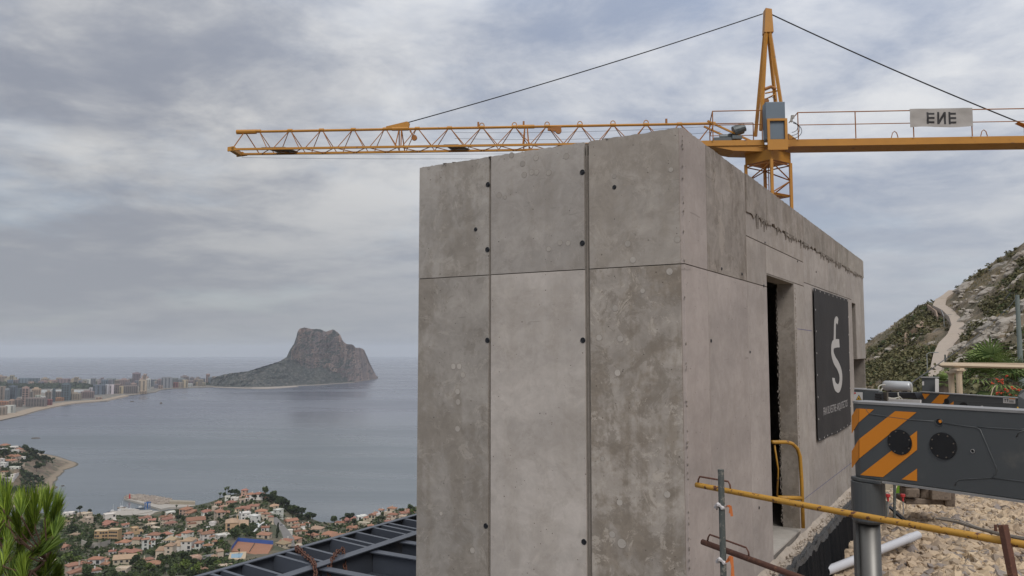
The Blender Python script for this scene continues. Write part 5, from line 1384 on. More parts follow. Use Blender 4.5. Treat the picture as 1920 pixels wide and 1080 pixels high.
# ============================================================ TOWER CRANE
def crane_paint(name, c, under=(.20,.085,.02)):
    return simple(name, c, .5, var=.18, scale=1.2, c2=(.16,.07,.03), c2lo=.62, c2hi=.70, c2scale=3.0)
M_cr = crane_paint('crane_yellow', (.45,.20,.024)); M_cd = simple('crane_yellow_dull', (.30,.115,.022), .6, var=.2, scale=1.5)
M_cable = simple('dark_cable', (.012,.012,.014), .5)
YM = 32.0
mc = P(1445, 290, YM)
crane = thing('tower_crane', 'orange-yellow tower crane with a lattice jib rising behind the concrete building', 'crane', (mc.x, mc.y, CZ-3))
jd = V(-1, .06, 0).normalized(); jn = V(.06, 1, 0).normalized()    # along the jib / across it
def J(x, w, z): return V(mc.x, mc.y, CZ+z+.13) + jd*x + jn*w          # x towards the jib tip
def bar(name, pts_, r, par=crane, mt=None, n=6, sq=0):
    m = MB()
    if sq: m.beam(pts_[0], pts_[1], sq, sq)
    else: m.tube(pts_, r, n)
    return m.build(name, mt or M_cr, par)
xt = 22.3; x_in = 2.3; zb, ztp = 8.32, 9.20
# pivot of the jib: everything of it hangs under one part
top = bar('top_chord', [J(x_in, 0, ztp), J(xt-.35, 0, ztp-.02)], .055)
lows_ = [bar('bottom_chord', [J(x_in-.3, w, zb), J(xt, w, zb)], 0, sq=.085) for w in (-.42, .42)]
nb = 14; dx = (xt-.9-x_in)/nb
for i in range(nb+1):
    xa = x_in+i*dx
    bar('jib_node', [J(xa-.10,0,ztp), J(xa+.10,0,ztp)], .075, top)
    for w in (-.42, .42):
        if i < nb:
            xb = xa+dx*.5
            off = .0 if i < 9 else .14
            bar('brace', [J(xa+.05,0,ztp-.03), J(xb-off,w,zb+.03)], .019, lows_[0 if w < 0 else 1], M_cd, 5)
            bar('brace', [J(xb+off,w,zb+.03), J(xa+dx-.05,0,ztp-.03)], .019, lows_[0 if w < 0 else 1], M_cd, 5)
    if i < nb:
        bar('cross_brace', [J(xa+dx*.5,-.42,zb), J(xa+dx,.42,zb)], .020, lows_[0], M_cd, 5); bar('cross_brace', [J(xa+dx*.5,-.42,zb), J(xa+dx*.0,.42,zb)], .020, lows_[0], M_cd, 5)
for xj in (xt-7.0, xt-12.3):       # bolted section joints: doubled posts
    for w in (-.42,.42):
        for e in (-.12,.12): bar('joint_post', [J(xj+e*.4,0,ztp), J(xj+e,w,zb)], .026, top, M_cd, 5)
    bar('joint_sleeve', [J(xj-.35,0,ztp), J(xj+.35,0,ztp)], .085, top, M_cr, 8)
for i in range(2, 8):
    x_ = x_in+i*dx; m = MB(); m.tube([J(x_+.10*math.cos(t),0,ztp+.05+.14*math.sin(t)) for t in np.linspace(0, math.pi, 9)], .02, 5); m.build('lifting_eye', M_cr, top)
m = MB(); m.tube([J(xt-.8,0,ztp-.02), J(xt+.05,0,ztp-.02)], .10, 8); m.build('end_sleeve', M_cr, top)
bar('brace', [J(xt-.3,0,ztp), J(xt+.05,-.42,zb)], .024, top, M_cd, 5); bar('brace', [J(xt-.3,0,ztp), J(xt-.8,.42,zb)], .024, top, M_cd, 5)
m = MB(); m.beam(J(xt+.0,-.50,zb), J(xt+.0,.50,zb), .10, .16); m.prism([J(xt-.25,-.50,zb-.05), J(xt+.22,-.50,zb-.10), J(xt+.22,-.50,zb+.08), J(xt-.05,-.50,zb+.12)], jn*.06); m.prism([J(xt-.25,.44,zb-.05), J(xt+.22,.44,zb-.10), J(xt+.22,.44,zb+.08), J(xt-.05,.44,zb+.12)], jn*.06); m.tube([J(xt+.12,-.44,zb), J(xt+.12,.44,zb)], .09, 10); m.build('jib_tip', M_cr, crane)
m = MB(); m.prism([J(xt-1.2,-.40,zb+.05), J(xt-2.2,-.40,zb+.05), J(xt-2.5,.40,zb+.05), J(xt-1.6,.40,zb+.05)], (0,0,.03)); m.build('jib_grating', simple('grating', (.16,.14,.12), .8), crane)
m = MB(); m.prism([J(xt-8.9,-.40,zb+.05), J(xt-9.5,-.40,zb+.05), J(xt-9.9,.40,zb+.05), J(xt-9.1,.40,zb+.05)], (0,0,.03)); m.build('jib_grating', bpy.data.materials['grating'], crane)
# sheave and small fittings under the top chord
m = MB(); m.disc(J(14.7,-.05,8.80), (jn), .12, .08, 14); m.beam(J(14.9,0,9.2), J(14.85,0,9.05), .07, .07); m.beam(J(14.85,0,9.05), J(14.7,0,8.8), .05, .05); m.build('sheave', M_cd, crane)
m = MB(); m.disc(J(8.65,-.08,9.0), (jn), .13, .12, 14); m.prism([J(8.5,-.05,9.20), J(9.1,-.05,9.12), J(9.1,-.05,9.02), J(8.6,-.05,8.95)], jn*.1); m.build('sheave', M_cd, crane)
m = MB(); m.prism([J(15.9,-.06,ztp), J(15.9,-.06,ztp+.10), J(15.0,-.06,ztp+.30), J(14.9,-.06,ztp+.22), J(14.95,-.06,ztp)][:], jn*.12); m.build('tie_bracket', M_cr, crane)
for x_ in (14.0, 12.1, 6.2): m = MB(); m.box(-.04,.04,-.04,.04,0,.2); p = J(x_-2,0,ztp+.03); m.v = [tuple(Vector(v)+p) for v in m.v]; m.build('pin', M_cd, top)
# apex and tie bars
ap = J(.02, 0, 13.85)
def sag(p, q, s, n=16): return [p.lerp(q, i/n)+V(0,0,-s*4*(i/n)*(1-i/n)) for i in range(n+1)]
bar('tie_rod', sag(ap+V(-.15,0,-.05), J(15.0,0,ztp+.26), .12), .022, crane, M_cable)
cj_end = -10.4
bar('tie_rod', sag(ap+V(.15,0,-.05), J(cj_end+.35,0,8.95), .10), .026, crane, M_cable)
for z_, e in ((9.0,.10),(8.75,.16),(8.06,.04),(7.92,.10)): bar('hoist_rope', sag(J(xt-.2 if z_ < 8.2 else 13,0,z_+(.15 if z_ < 8.2 else 0)), J(2.0,0,z_+.10 if z_ > 8.2 else z_-.05), e), .006, crane, M_cable, 4)
m = MB(); hd = [(-.17,12.95),(.20,12.95),(.15,13.92),(-.10,13.97)]; m.prism([J(-x,-.2,z) for x, z in hd], jn*.4); m.build('apex_head', M_cr, crane)
for x0, x1 in ((-.42,-.08),(.42,.06)):
    for w in (-.45,.45): bar('apex_leg', [J(-x0*1.15,w,8.75), J(-x1,w*.25,13.05)], 0, sq=.11)
bar('apex_rung', [J(.22,-.25,10.35), J(-.30,-.25,10.45)], .03); bar('apex_rung', [J(.22,.25,10.2), J(-.30,.25,10.45)], .03)
m = MB(); m.tube([J(.25,-.3,10.5), J(.0,-.3,10.6), J(-.2,-.3,10.5)], .07, 8); m.disc(J(.2,-.3,10.02), jn, .12, .2, 10); m.build('limit_switch', M_cd, crane)
# platform, winch motor and rails on the jib side
M_girder = M_cr
m = MB(); m.obox(J(.4,-.65,8.10), jd*2.7, jn*.16, V(0,0,.22)); m.obox(J(.4,.50,8.10), jd*2.7, jn*.16, V(0,0,.22)); m.obox(J(.4,-.48,8.24), jd*2.6, jn*.97, V(0,0,.05))
m.prism([J(.4,-.6,7.85), J(1.6,-.6,7.9), J(2.5,-.6,8.098), J(.4,-.6,8.098)], jn*1.1); m.build('jib_root', M_cr, crane)
def railing(x0, x1, w, z0, z1, npst, name='guard_rail'):
    m = MB(); m.tube([J(x0,w,z1), J(x1,w,z1)], .022, 6); m.tube([J(x0,w,(z0+z1)/2+.03), J(x1,w,(z0+z1)/2+.03)], .018, 6)
    for i in range(npst): x_ = x0+(x1-x0)*i/(npst-1); m.tube([J(x_,w,z0), J(x_,w,z1)], .022, 6)
    return m.build(name, M_cd, crane)
railing(.5, 2.45, -.72, 8.3, 9.50, 2); railing(.5, 2.3, .72, 8.3, 9.40, 2)
m = MB(); m.tube([J(2.45,-.72,9.5), J(2.3,.72,9.4)], .022, 6); m.tube([J(2.45,-.72,8.9), J(2.3,.72,8.85)], .018, 6); m.build('guard_rail', M_cd, crane)
M_motor = simple('motor_grey', (.10,.115,.12), .45, metal=.2, var=.25, scale=4)
m = MB(); m.tube([J(1.55,-.35,8.75), J(1.20,-.35,8.88)], .22, 14); m.tube([J(1.20,-.35,8.88), J(1.10,-.35,8.92)], .16, 14); m.tube([J(1.65,-.2,8.55), J(1.65,.25,8.55)], .18, 12); m.box(-.2,.2,-.2,.2,0,.14); p = J(1.45,-.3,8.42)
m.v = m.v[:-8]+[tuple(Vector(v)*1.0+p) for v in m.v[-8:]]; m.build('winch_motor', M_motor, crane, smooth=False)
m = MB(); m.obox(J(2.35,-.45,8.30), jd*-.75, jn*.4, V(0,0,.20)); m.tube([J(2.1,-.3,8.55), J(1.8,-.3,8.55)], .11, 10); m.build('gearbox', M_motor, crane)
bar('stay_bar', [J(2.6,-.4,9.2), J(.9,-.4,8.35)], 0, sq=.07); bar('stay_bar', [J(2.6,.4,9.2), J(.9,.4,8.35)], 0, sq=.07)
# electrical cabinet with its frame
M_cab = simple('cabinet_grey', (.12,.155,.19), .5, var=.18, scale=1.5)
m = MB(); m.obox(J(.43,-1.05,8.22), jd*-.76, jn*.5, V(0,0,1.52)); m.build('cabinet', M_cab, crane, bevel=.02)
m = MB()
for x_ in (.40, -.28): m.obox(J(x_,-1.14,7.78), jd*-.10, jn*.08, V(0,0,1.19))
m.obox(J(.40,-1.142,8.95), jd*-.78, jn*.085, V(0,0,.09)); m.obox(J(.40,-1.142,7.78), jd*-.78, jn*.085, V(0,0,.42)); m.build('cabinet_frame', M_cr, crane)
m = MB(); m.tube([J(-.66,-.9,9.1),J(-.66,-.9,9.22)],.07,8); m.tube([J(-.64,-.9,9.2),J(-.60,-.9,8.95)],.05,6); m.build('lamp', simple('lamp_grey', (.35,.33,.3), .5), crane)
m = MB()
for k_ in range(3): m.tube([J(-.6-.25*math.sin(t)*(1+.3*k_),-.9,8.75+.22*math.cos(t)*(1+.2*k_)-.08*k_) for t in np.linspace(.2, 3.1, 12)], .012, 5)
m.tube([J(.25,-.4,10.05),J(.0,-.4,10.15),J(-.15,-.5,9.98)], .012, 5); m.build('cable_loop', M_cable, crane)
# counter jib
m = MB()
for w in (-.55,.40): m.obox(J(-.55,w,8.06), jd*(cj_end+.55), jn*.15, V(0,0,.28))
m.obox(J(-.6,-.39,8.06), jd*(cj_end+.6), jn*.78, V(0,0,.06)); m.build('counter_jib', M_cr, crane)
m = MB(); m.prism([J(-.9,-.5,8.37), J(-.6,-.5,8.37), J(-.6,-.5,8.60)], jn*.9); m.build('gusset', M_cr, crane)
railing(-.95, -9.95, -.60, 8.34, 9.42, 5)
m = MB(); m.tube([J(-.95,-.6,9.42), J(-.95,.62,9.36)], .02, 6); m.build('guard_rail', M_cd, crane)
for x_ in (-4.75, -8.2): m = MB(); m.tube([J(x_-.13,-.5,8.36), J(x_-.08,-.5,8.55), J(x_,-.5,8.62), J(x_+.08,-.5,8.55), J(x_+.13,-.5,8.36)], .018, 6); m.build('hoop', M_cd, crane)
m = MB(); m.prism([J(-10.0,-.15,8.95), J(-9.75,-.15,9.02), J(-10.4,-.15,8.7), J(-10.5,-.15,8.86)][:3]+[J(-10.6,-.15,8.8)], jn*.3); m.obox(J(-10.0,-.55,8.36), jd*-.5, jn*1.0, V(0,0,.08)); m.tube([J(-10.1,0,8.4), J(-10.1,0,8.95)], .07, 6); m.build('tie_anchor', M_cr, crane)
m = MB(); m.obox(J(-8.6,-.38,7.3), jd*-1.6, jn*.76, V(0,0,.70)); m.v = [tuple(Vector(v)+jd*-2.3) for v in m.v]; m.build('counterweight', M_pale, crane)
# slewing ring and mast
md = V(math.cos(.62), math.sin(.62), 0); me_ = V(-md.y, md.x, 0); hw_ = .62
def Mq(i, j, z, k_=1.0): return V(mc.x-.12, mc.y, CZ+z+.15) + md*(i*hw_*k_) + me_*(j*hw_*k_)
m = MB(); m.prism([Mq(i,j,7.45,1.02) for i,j in ((-1,-1),(1,-1),(1,1),(-1,1))], (0,0,.42)); m.build('mast_head', M_cr, crane)
m = MB(); m.tube([V(mc.x-.1,mc.y,CZ+8.022), V(mc.x-.1,mc.y,CZ+8.148)], .66, 28); m.build('slewing_ring', M_cd, crane)
m = MB(); m.obox(J(.62,-.62,8.022), jd*-1.24, jn*1.24, V(0,0,.10)); m.build('turntable', M_cr, crane)
for i, j in ((-1,-1),(1,-1),(1,1),(-1,1)): bar('mast_leg', [Mq(i,j,-3), Mq(i,j,7.45)], 0, sq=.11)
cnr = [(-1,-1),(1,-1),(1,1),(-1,1)]
for kz in range(16):
    z0 = 7.35-kz*.62; z1 = z0-.62
    for s_ in range(4):
        a, b = cnr[s_], cnr[(s_+1) % 4]
        if (kz+s_) % 2: a, b = b, a
        bar('mast_brace', [Mq(*a,z0), Mq(*b,z1)], .028, crane, M_cd, 5)
        if kz % 2 == 0: bar('mast_brace', [Mq(*a,z0), Mq(*b,z0)], .028, crane, M_cd, 5)
m = MB(); m.prism([Mq(i,j,6.05,.9) for i,j in ((-1,-1),(1,-1),(1,1),(-1,1))], (0,0,.07)); m.build('rest_platform', M_cr, crane)
m = MB()
for x_ in (-.18,.18): m.tube([Mq(x_,.1,-2), Mq(x_,.1,7.4)], .02, 5)
for k_ in range(32): m.tube([Mq(-.18,.1,-1.8+k_*.29), Mq(.18,.1,-1.8+k_*.29)], .012, 4)
m.build('ladder', M_cd, crane)
# banner on the rear rail
M_ene = simple('pale_tarpaulin', (.36,.335,.31), .75, var=.08, scale=2, bump=.3, bd=.03)
xs0, xs1 = -5.30, -7.72; zt0, zt1, zb0, zb1 = 9.47, 9.47, 8.72, 8.72
def eb(u, v, l=0.): 
    p = J(xs0+(xs1-xs0)*u, -.66-l-.05*noise.noise(V(u*4, v*2, 3)), zt0+(zb0-zt0)*v + .025*math.sin(u*7)*v); return p
eb_t = thing('lettered_banner', 'pale rectangular banner with black letters on the crane counter-jib rail', 'banner', eb(.5,1))
m = MB(); n1_, n2_ = 30, 10; vs = [eb(i/n1_, j/n2_) for i in range(n1_+1) for j in range(n2_+1)]; K_ = len(vs)
fs = [(i*(n2_+1)+j, i*(n2_+1)+j+1, (i+1)*(n2_+1)+j+1, (i+1)*(n2_+1)+j) for i in range(n1_) for j in range(n2_)]
m.add(vs+[v+jn*.004 for v in vs], [f[::-1] for f in fs]+[tuple(x+K_ for x in f) for f in fs]); m.build('sheet', M_ene, eb_t, smooth=True)
M_let = simple('black_print', (.02,.018,.018), .6, var=.05)
def seg(m, a, b, w):
    n = 6; a, b = V(*a, 0), V(*b, 0); d = (b-a).normalized(); q = V(-d.y, d.x, 0)*w/2
    q = V(q.x/3.2, q.y, 0)
    P1 = [a.lerp(b, i/n)+q for i in range(n+1)]; P2 = [a.lerp(b, i/n)-q for i in range(n+1)]
    m.add([eb(p.x, p.y, .008) for p in P1+P2], [(i, i+1, n+2+i, n+1+i) for i in range(n)])
def strokes(name, segs):
    m = MB()
    for s_ in segs: seg(m, *s_)
    m.build(name, M_let, eb_t)
lt, lb_ = .25, .79
def E_(x): return [((x+.014,lt-.05),(x+.014,lb_+.05),.10)]+[((x+.01,y),(x+.12,y),.105) for y in (lt+.04,(lt+lb_)/2,lb_-.04)]
strokes('letter', E_(.27)); strokes('letter', E_(.615))
strokes('letter', [((.45,lt-.05),(.45,lb_+.05),.10),((.555,lt-.05),(.555,lb_+.05),.10),((.553,lt-.02),(.452,lb_+.02),.12)])

# ============================================================ STEEL FLOOR FRAME
M_steel = simple('anthracite_steel', (.072,.082,.102), .38, metal=.0, var=.15, scale=2, spec=.5)
zf = CZ-2.3
def Gf(px, py): return G(px, py, zf)
fr = thing('steel_floor_frame', 'dark grey steel beam frame jutting out beside the concrete building', 'steel frame', Gf(700, 1010))
def ibeam(p, q, h, bf, name='steel_beam', tf=.012, tw=.010, chan=0):
    d = (q-p).normalized(); sd_ = d.cross(V(0,0,1)).normalized(); m = MB()
    m.obox(p-sd_*bf/2+V(0,0,-tf), q-p, sd_*bf, V(0,0,tf)); m.obox(p-sd_*bf/2+V(0,0,-h), q-p, sd_*bf, V(0,0,tf))
    m.obox(p-sd_*tw/2+sd_*(chan*bf/2)+V(0,0,-h+tf+.0005), q-p, sd_*tw, V(0,0,h-2*tf-.001)); return m.build(name, M_steel, fr)
e0, e1 = Gf(370,1080), Gf(778,965); ed = (e1-e0).normalized()
ibeam(e0-ed*3, e1+ed*2.5, .24, .07, 'edge_beam', chan=-.85)
i0, i1 = Gf(525,1082), Gf(777,999.5); idr = (i1-i0).normalized()
ibeam(i0-idr*3, i1+idr*3, .30, .13, 'main_beam')
def lerp_line(px, py, q, d, nrm):   # point of a pixel on the frame level, slid to the line q + d*t
    p = Gf(px, py); return q+d*((p-q).dot(d))
for zx, zy in ((1815,440),(1690,480),(1570,517),(1510,532),(1450,553),(1320,592),(1180,628),(1120,648),(890,712),(770,757),(680,780),(430,855),(240,905),(140,932),(-90,1000),(-200,1035),(-330,1070)):
    px, py = 360+zx/4.364, 860+zy/4.364
    p = lerp_line(px, py, e0, ed, None)+V(0,0,-.004); r_ = (p-i0).dot(idr); q = i0+idr*(r_-.12)+V(0,0,-.004)
    ibeam(p, q, .17, .045, 'purlin', .008, .006, .8)
for px, py in ((621,1062),(715,1030),(770,1012),(500,1108)):
    p = Gf(px, py); p = i0+idr*((p-i0).dot(idr))+V(0,0,-.03); ibeam(p-b_*.05, p-b_*1.75, .26, .12, 'stub_beam')
m = MB(); cA = i0+idr*((Gf(760,1012)-i0).dot(idr))
m.tube([cA+V(0,0,-.3), cA+V(0,0,-3.5)], .05, 8); m.build('prop', M_steel, fr)
def chain(pts_, label, lk=.07):
    m = MB(); dist = 0; L = [0]
    for a, b in zip(pts_, pts_[1:]): L.append(L[-1]+(b-a).length)
    def at(s):
        for i in range(len(L)-1):
            if s <= L[i+1]: f = (s-L[i])/(L[i+1]-L[i]); return pts_[i].lerp(pts_[i+1], f), (pts_[i+1]-pts_[i]).normalized()
        return pts_[-1], (pts_[-1]-pts_[-2]).normalized()
    s = 0; k_ = 0
    while s < L[-1]:
        c, d = at(s); x = d.orthogonal().normalized(); y = d.cross(x)
        if k_ % 2: x = y
        ring = [c + d*(lk*.62*math.cos(t)) + x*(lk*.34*math.sin(t)) for t in np.linspace(0, 2*math.pi, 13)]
        m.tube(ring, .007, 6, False); s += lk*.85; k_ += 1
    o = m.build('chain', M_rust, smooth=True); tag(o, label, 'chain')
ft = lambda px, py, dz=.02: G(px, py, zf)+V(0,0,dz)
chain([ft(560,1034,-.12), ft(556,1028,.02), ft(562,1036,.03), ft(574,1046,.02), ft(585,1056,.03), ft(590,1066,.03), ft(592,1072,-.03), ft(592,1086,-.25)], 'rusty chain draped over the purlins onto the main beam')
chain([ft(648,1046,-.14), ft(643,1036,.03), ft(634,1040,.04), ft(626,1048,.03), ft(618,1056,-.03), ft(617,1072,-.20), ft(616,1088,-.45)], 'rusty chain wrapped around the main steel beam')

# ============================================================ CRANE TRUCK PARTS
def truck_mat():
    return simple('truck_grey', (.062,.067,.069), .42, var=.12, scale=2.5, bump=.08, bd=.004, c2=(.115,.112,.100), c2lo=.56, c2hi=.80, c2scale=5)
M_tr = truck_mat(); M_or = simple('orange_marking', (.62,.21,.010), .5, var=.08, scale=3); M_lid = simple('worn_edge', (.24,.235,.23), .5, var=.25, scale=10, metal=.1)
M_tank = simple('tank_silver', (.42,.43,.44), .4, metal=.35, var=.12, scale=5); M_hose = simple('pale_hose', (.42,.40,.35), .6); M_white = simple('dirty_white', (.52,.50,.48), .6, var=.1, scale=5)
trk = thing('crane_truck', 'dark grey crane truck outrigger with orange hazard stripes and chrome jack leg', 'crane truck', P(1630, 1000, 4.9)+V(0,0,-1.4))
A0, B0 = P(1611, 700, 4.96), P(2300, 700, 3.55)
A0 = P(1597, 700, 5.0); B0 = P(1920, 700, 4.2); D0 = V(B0.x-A0.x, B0.y-A0.y, 0).normalized(); N0 = V(-D0.y, D0.x, 0)*-1
N0 = V(D0.y, -D0.x, 0)
if N0.dot(V(0,-1,0)) < 0: N0 = -N0                         # outward, towards us
q0 = V(A0.x, A0.y, CZ)
K0 = PL(1611, 800, q0, N0); ztb = CZ-.327; zbb = CZ-.775
K = V(K0.x, K0.y, 0); E0 = K - D0*.055 - N0*.03
L_ = 2.9
m = MB(); bw_ = .17
poly = [V(E0.x,E0.y,zbb), V(K.x,K.y,zbb), V(K.x,K.y,zbb)+D0*L_, V(K.x,K.y,zbb)+D0*L_-N0*bw_, V(E0.x,E0.y,zbb)-N0*(bw_-.03)]
m.prism(poly, (0,0,ztb-zbb)); m.build('outrigger_beam', M_tr, trk, bevel=.004)
m = MB(); m.prism([p+V(0,0,ztb-zbb+.001)+D0*0+N0*.004 for p in poly], (0,0,.014)); m.build('top_flange', M_lid, trk)
m = MB(); m.prism([V(E0.x,E0.y,zbb-.022)-D0*.02+N0*.02, V(K.x,K.y,zbb-.022)+N0*.028, V(K.x,K.y,zbb-.022)+D0*.14+N0*.028, V(K.x,K.y,zbb-.022)+D0*.14-N0*bw_, V(E0.x,E0.y,zbb-.022)-N0*bw_], (0,0,.021)); m.build('bottom_lip', M_tr, trk, bevel=.004)
m = MB(); m.prism([V(K.x,K.y,zbb-.014)+D0*.142+N0*.014, V(K.x,K.y,zbb-.014)+D0*L_+N0*.014, V(K.x,K.y,zbb-.014)+D0*L_-N0*bw_, V(K.x,K.y,zbb-.014)+D0*.142-N0*bw_], (0,0,.012)); m.build('bottom_flange', M_lid, trk)
NE = V((E0-K).y, -(E0-K).x, 0).normalized()
if NE.dot(V(0,-1,0)) < 0: NE = -NE
def onb2(px, py, l=.0015):
    return PL(px, py, V(K.x,K.y,CZ), N0)+N0*l
def onc(px, py, l=.0015): return PL(px, py, V(K.x,K.y,CZ), NE)+NE*l
def stripe(mp, cp=None):
    m = MB()
    if mp: m.prism([onb2(*p) for p in mp], N0*.001)
    if cp: m.prism([onc(*p) for p in cp], NE*.001)
    m.build('hazard_stripe', M_or, trk)
stripe([(1611.3,766),(1639,767.5),(1611.3,791.5)], [(1597.6,780),(1606,766),(1610.6,766),(1610.6,791.7),(1597.6,813)])
stripe([(1611.6,823),(1679,770.8),(1718.9,773),(1611.6,859.5)], [(1597.6,846),(1610.8,824),(1610.8,860.5),(1597.6,878)])
stripe([(1613,890.5),(1719.8,807.8),(1719.8,843.3),(1656,894.6)]); stripe([(1691,898.7),(1719.8,878.5),(1719.8,902)])
M_holeb = simple('dark_hole', (.004,.004,.005), .6, var=.1)  # near-black for flat discs that paint in the darkness inside open holes
for (px, py, r_, nm) in ((1687.5,829,.074,'hole_shade_disc'),(1768.5,836,.075,'hole_shade_disc')):
    c = onb2(px, py, .0028); m = MB(); m.disc(c, N0, r_, .004, 30, x=D0); cp = m.build(nm, M_holeb, trk)
    for k_ in range(8): t_ = k_*math.pi/4+.3; m = MB(); m.disc(c+D0*(r_*.86*math.cos(t_))+V(0,0,r_*.86*math.sin(t_))+N0*.004, N0, .0042, .004, 8); m.build('bolt', M_seaR, cp)
c = onb2(1699, 830, .0075); m = MB(); m.disc(c, N0, .028, .003, 20, x=D0); m.build('port', M_holeb, trk)
for px, py, r_ in ((1761.5,791.5,.019),(1824,846,.009)):
    c = onb2(px, py, .001); m = MB(); m.disc(c, N0, r_, .002, 20); m.build('round_hole', M_holeb, trk)
    m = MB(); m.tube([c+N0*.002+D0*(r_*1.05*math.cos(t_))+V(0,0,r_*1.05*math.sin(t_)) for t_ in np.linspace(0,2*math.pi,21)], .0022, 5, False); m.build('hole_rim', M_lid if r_ < .01 else M_tr, trk)
c = onb2(1763.5, 790, .004); m = MB(); m.disc(c, N0, .009, .001, 12); m.build('reflector', M_or, trk)
def z2(p): return (1580+p[0]/5.4, 760+p[1]/5.4)
for pa in ([(235,30),(250,62),(275,88),(460,115),(700,148),(930,162)],[(1030,180),(1250,212),(1360,225),(1392,245),(1450,380),(1510,520),(1560,640),(1548,700),(1500,735),(1180,752),(1150,775),(1140,810)],[(1360,217),(1500,228),(1800,246),(1836,240)],[(1510,735),(1836,772),(2100,810)],[(1836,255),(1780,275),(1760,320)]):
    m = MB(); m.tube([onb2(*z2(p), 0.0) for p in pa], .0034, 6); m.build('weld_bead', M_tr, trk, smooth=True)
# jack
jc = P(1628, 930, 4.93); jc = V(jc.x, jc.y, 0) - N0*.05
jc = V(P(1628,930,4.98).x, P(1628,930,4.98).y, 0)
m = MB(); n_s = 24; r_ = .098
m.tube([V(jc.x,jc.y,CZ-1.045), V(jc.x,jc.y,CZ-1.03), V(jc.x,jc.y,CZ-.80)], [.085,r_,r_], n_s); m.build('jack_housing', M_tr, trk, smooth=False)
M_chrome = simple('chrome', (.17,.165,.155), .48, metal=1.0, var=.05)
m = MB(); m.tube([V(jc.x,jc.y,CZ-2.62), V(jc.x,jc.y,CZ-1.046)], .062, 28); m.build('jack_piston', M_chrome, trk, smooth=True)
m = MB(); pp = V(jc.x,jc.y,0)-D0*.055+N0*.035; m.box(pp.x-.022, pp.x+.022, pp.y-.02, pp.y+.02, CZ-2.6, CZ-1.04); m.build('guide_rail', M_tr, trk)
m = MB(); m.tube([V(jc.x,jc.y,CZ-2.72), V(jc.x,jc.y,CZ-2.63)], [.22,.2], 20); m.build('jack_foot', M_tr, trk)
# what stands behind the beam
def fbox(px0, Y0, px1, Y1, t0, b0, t1, b1, dv):
    m = MB(); m.prism([P(px0,t0,Y0), P(px1,t1,Y1), P(px1,b1,Y1), P(px0,b0,Y0)], dv); return m
BK = -N0
fbox(1601,5.9,1647,5.75,730.5,757,734,762,BK*.06).build('side_box', M_tr, trk, bevel=.004)
m = MB(); m.prism([P(1600,730,5.9), P(1648,733.3,5.75), P(1650,731.8,6.0), P(1603,728.6,6.15)], (0,0,.006)); m.build('side_box_lid', M_lid, trk)
for k_ in range(4): m = MB(); y_ = 739+k_*5.2; m.tube([P(1642,y_,5.74), P(1655,y_+.6,5.66)], .009, 8); m.build('hydraulic_hose', M_black, trk)
fbox(1655,5.8,1663,5.75,735,762,735,762,BK*.02).build('hose_plate', M_seaR, trk)
fbox(1658,5.95,1725,5.7,748,764,750,768,BK*.02).build('white_panel', M_white, trk)
m = MB(); m.prism([P(1657,736,6.2), P(1715,736,6.1), P(1720,748,6.1), P(1657,745,6.2)], BK*.1); m.build('tank_cradle', M_black, trk)
m = MB(); ta, tb = P(1657,723,6.5), P(1708,725,6.35); dd = (tb-ta).normalized(); m.tube([ta-dd*.003, ta+dd*.012, tb-dd*.012, tb+dd*.003], [.032,.041,.041,.032], 20); tank = m.build('air_tank', M_tank, trk, smooth=True)
for f_ in (.2,.78): m = MB(); c = ta.lerp(tb, f_); m.tube([c+V(0,0,-.0)+dd.orthogonal().normalized()*0+Vector((0,-.0422*math.cos(t_),.0422*math.sin(t_))) for t_ in np.linspace(-2.4,.2,10)], .004, 5); m.box(c.x-.006,c.x+.006,c.y-.03,c.y+.03,c.z-.09,c.z-.041); m.build('tank_bracket', M_black, tank)
for pth in ([(1660,722),(1652,722),(1647,727),(1650,738),(1662,746),(1680,748)],[(1708,720),(1710,735),(1704,745),(1693,747),(1685,743),(1684,736)],[(1655,728),(1652,734),(1662,744),(1676,747),(1688,744)],[(1690,747),(1694,752),(1700,754)],[(1683,745),(1688,750),(1692,756)]):
    m = MB(); m.tube([P(a,b,6.15) for a, b in spline(pth, 5)], .0055, 6); m.build('air_hose', M_hose, trk, smooth=True)
m = MB(); m.tube([P(a,b,6.4) for a, b in spline([(1708,719),(1716,722),(1722,729),(1724,736)],5)], .002, 5); m.build('thin_wire', M_cable, trk)
fbox(1728,6.3,1753,6.25,707.5,735.5,708,736,BK*.05).build('battery_box', M_tr, trk, bevel=.006)
m = MB(); m.prism([P(1726.5,706.3,6.29), P(1754.5,706.8,6.24), P(1754.5,709,6.24), P(1726.5,708.5,6.29)], BK*.055); m.build('battery_lid', M_lid, trk)
fbox(1753.5,6.2,1758,6.2,710,735,711,735,BK*.02).build('box_latch', M_white, trk)
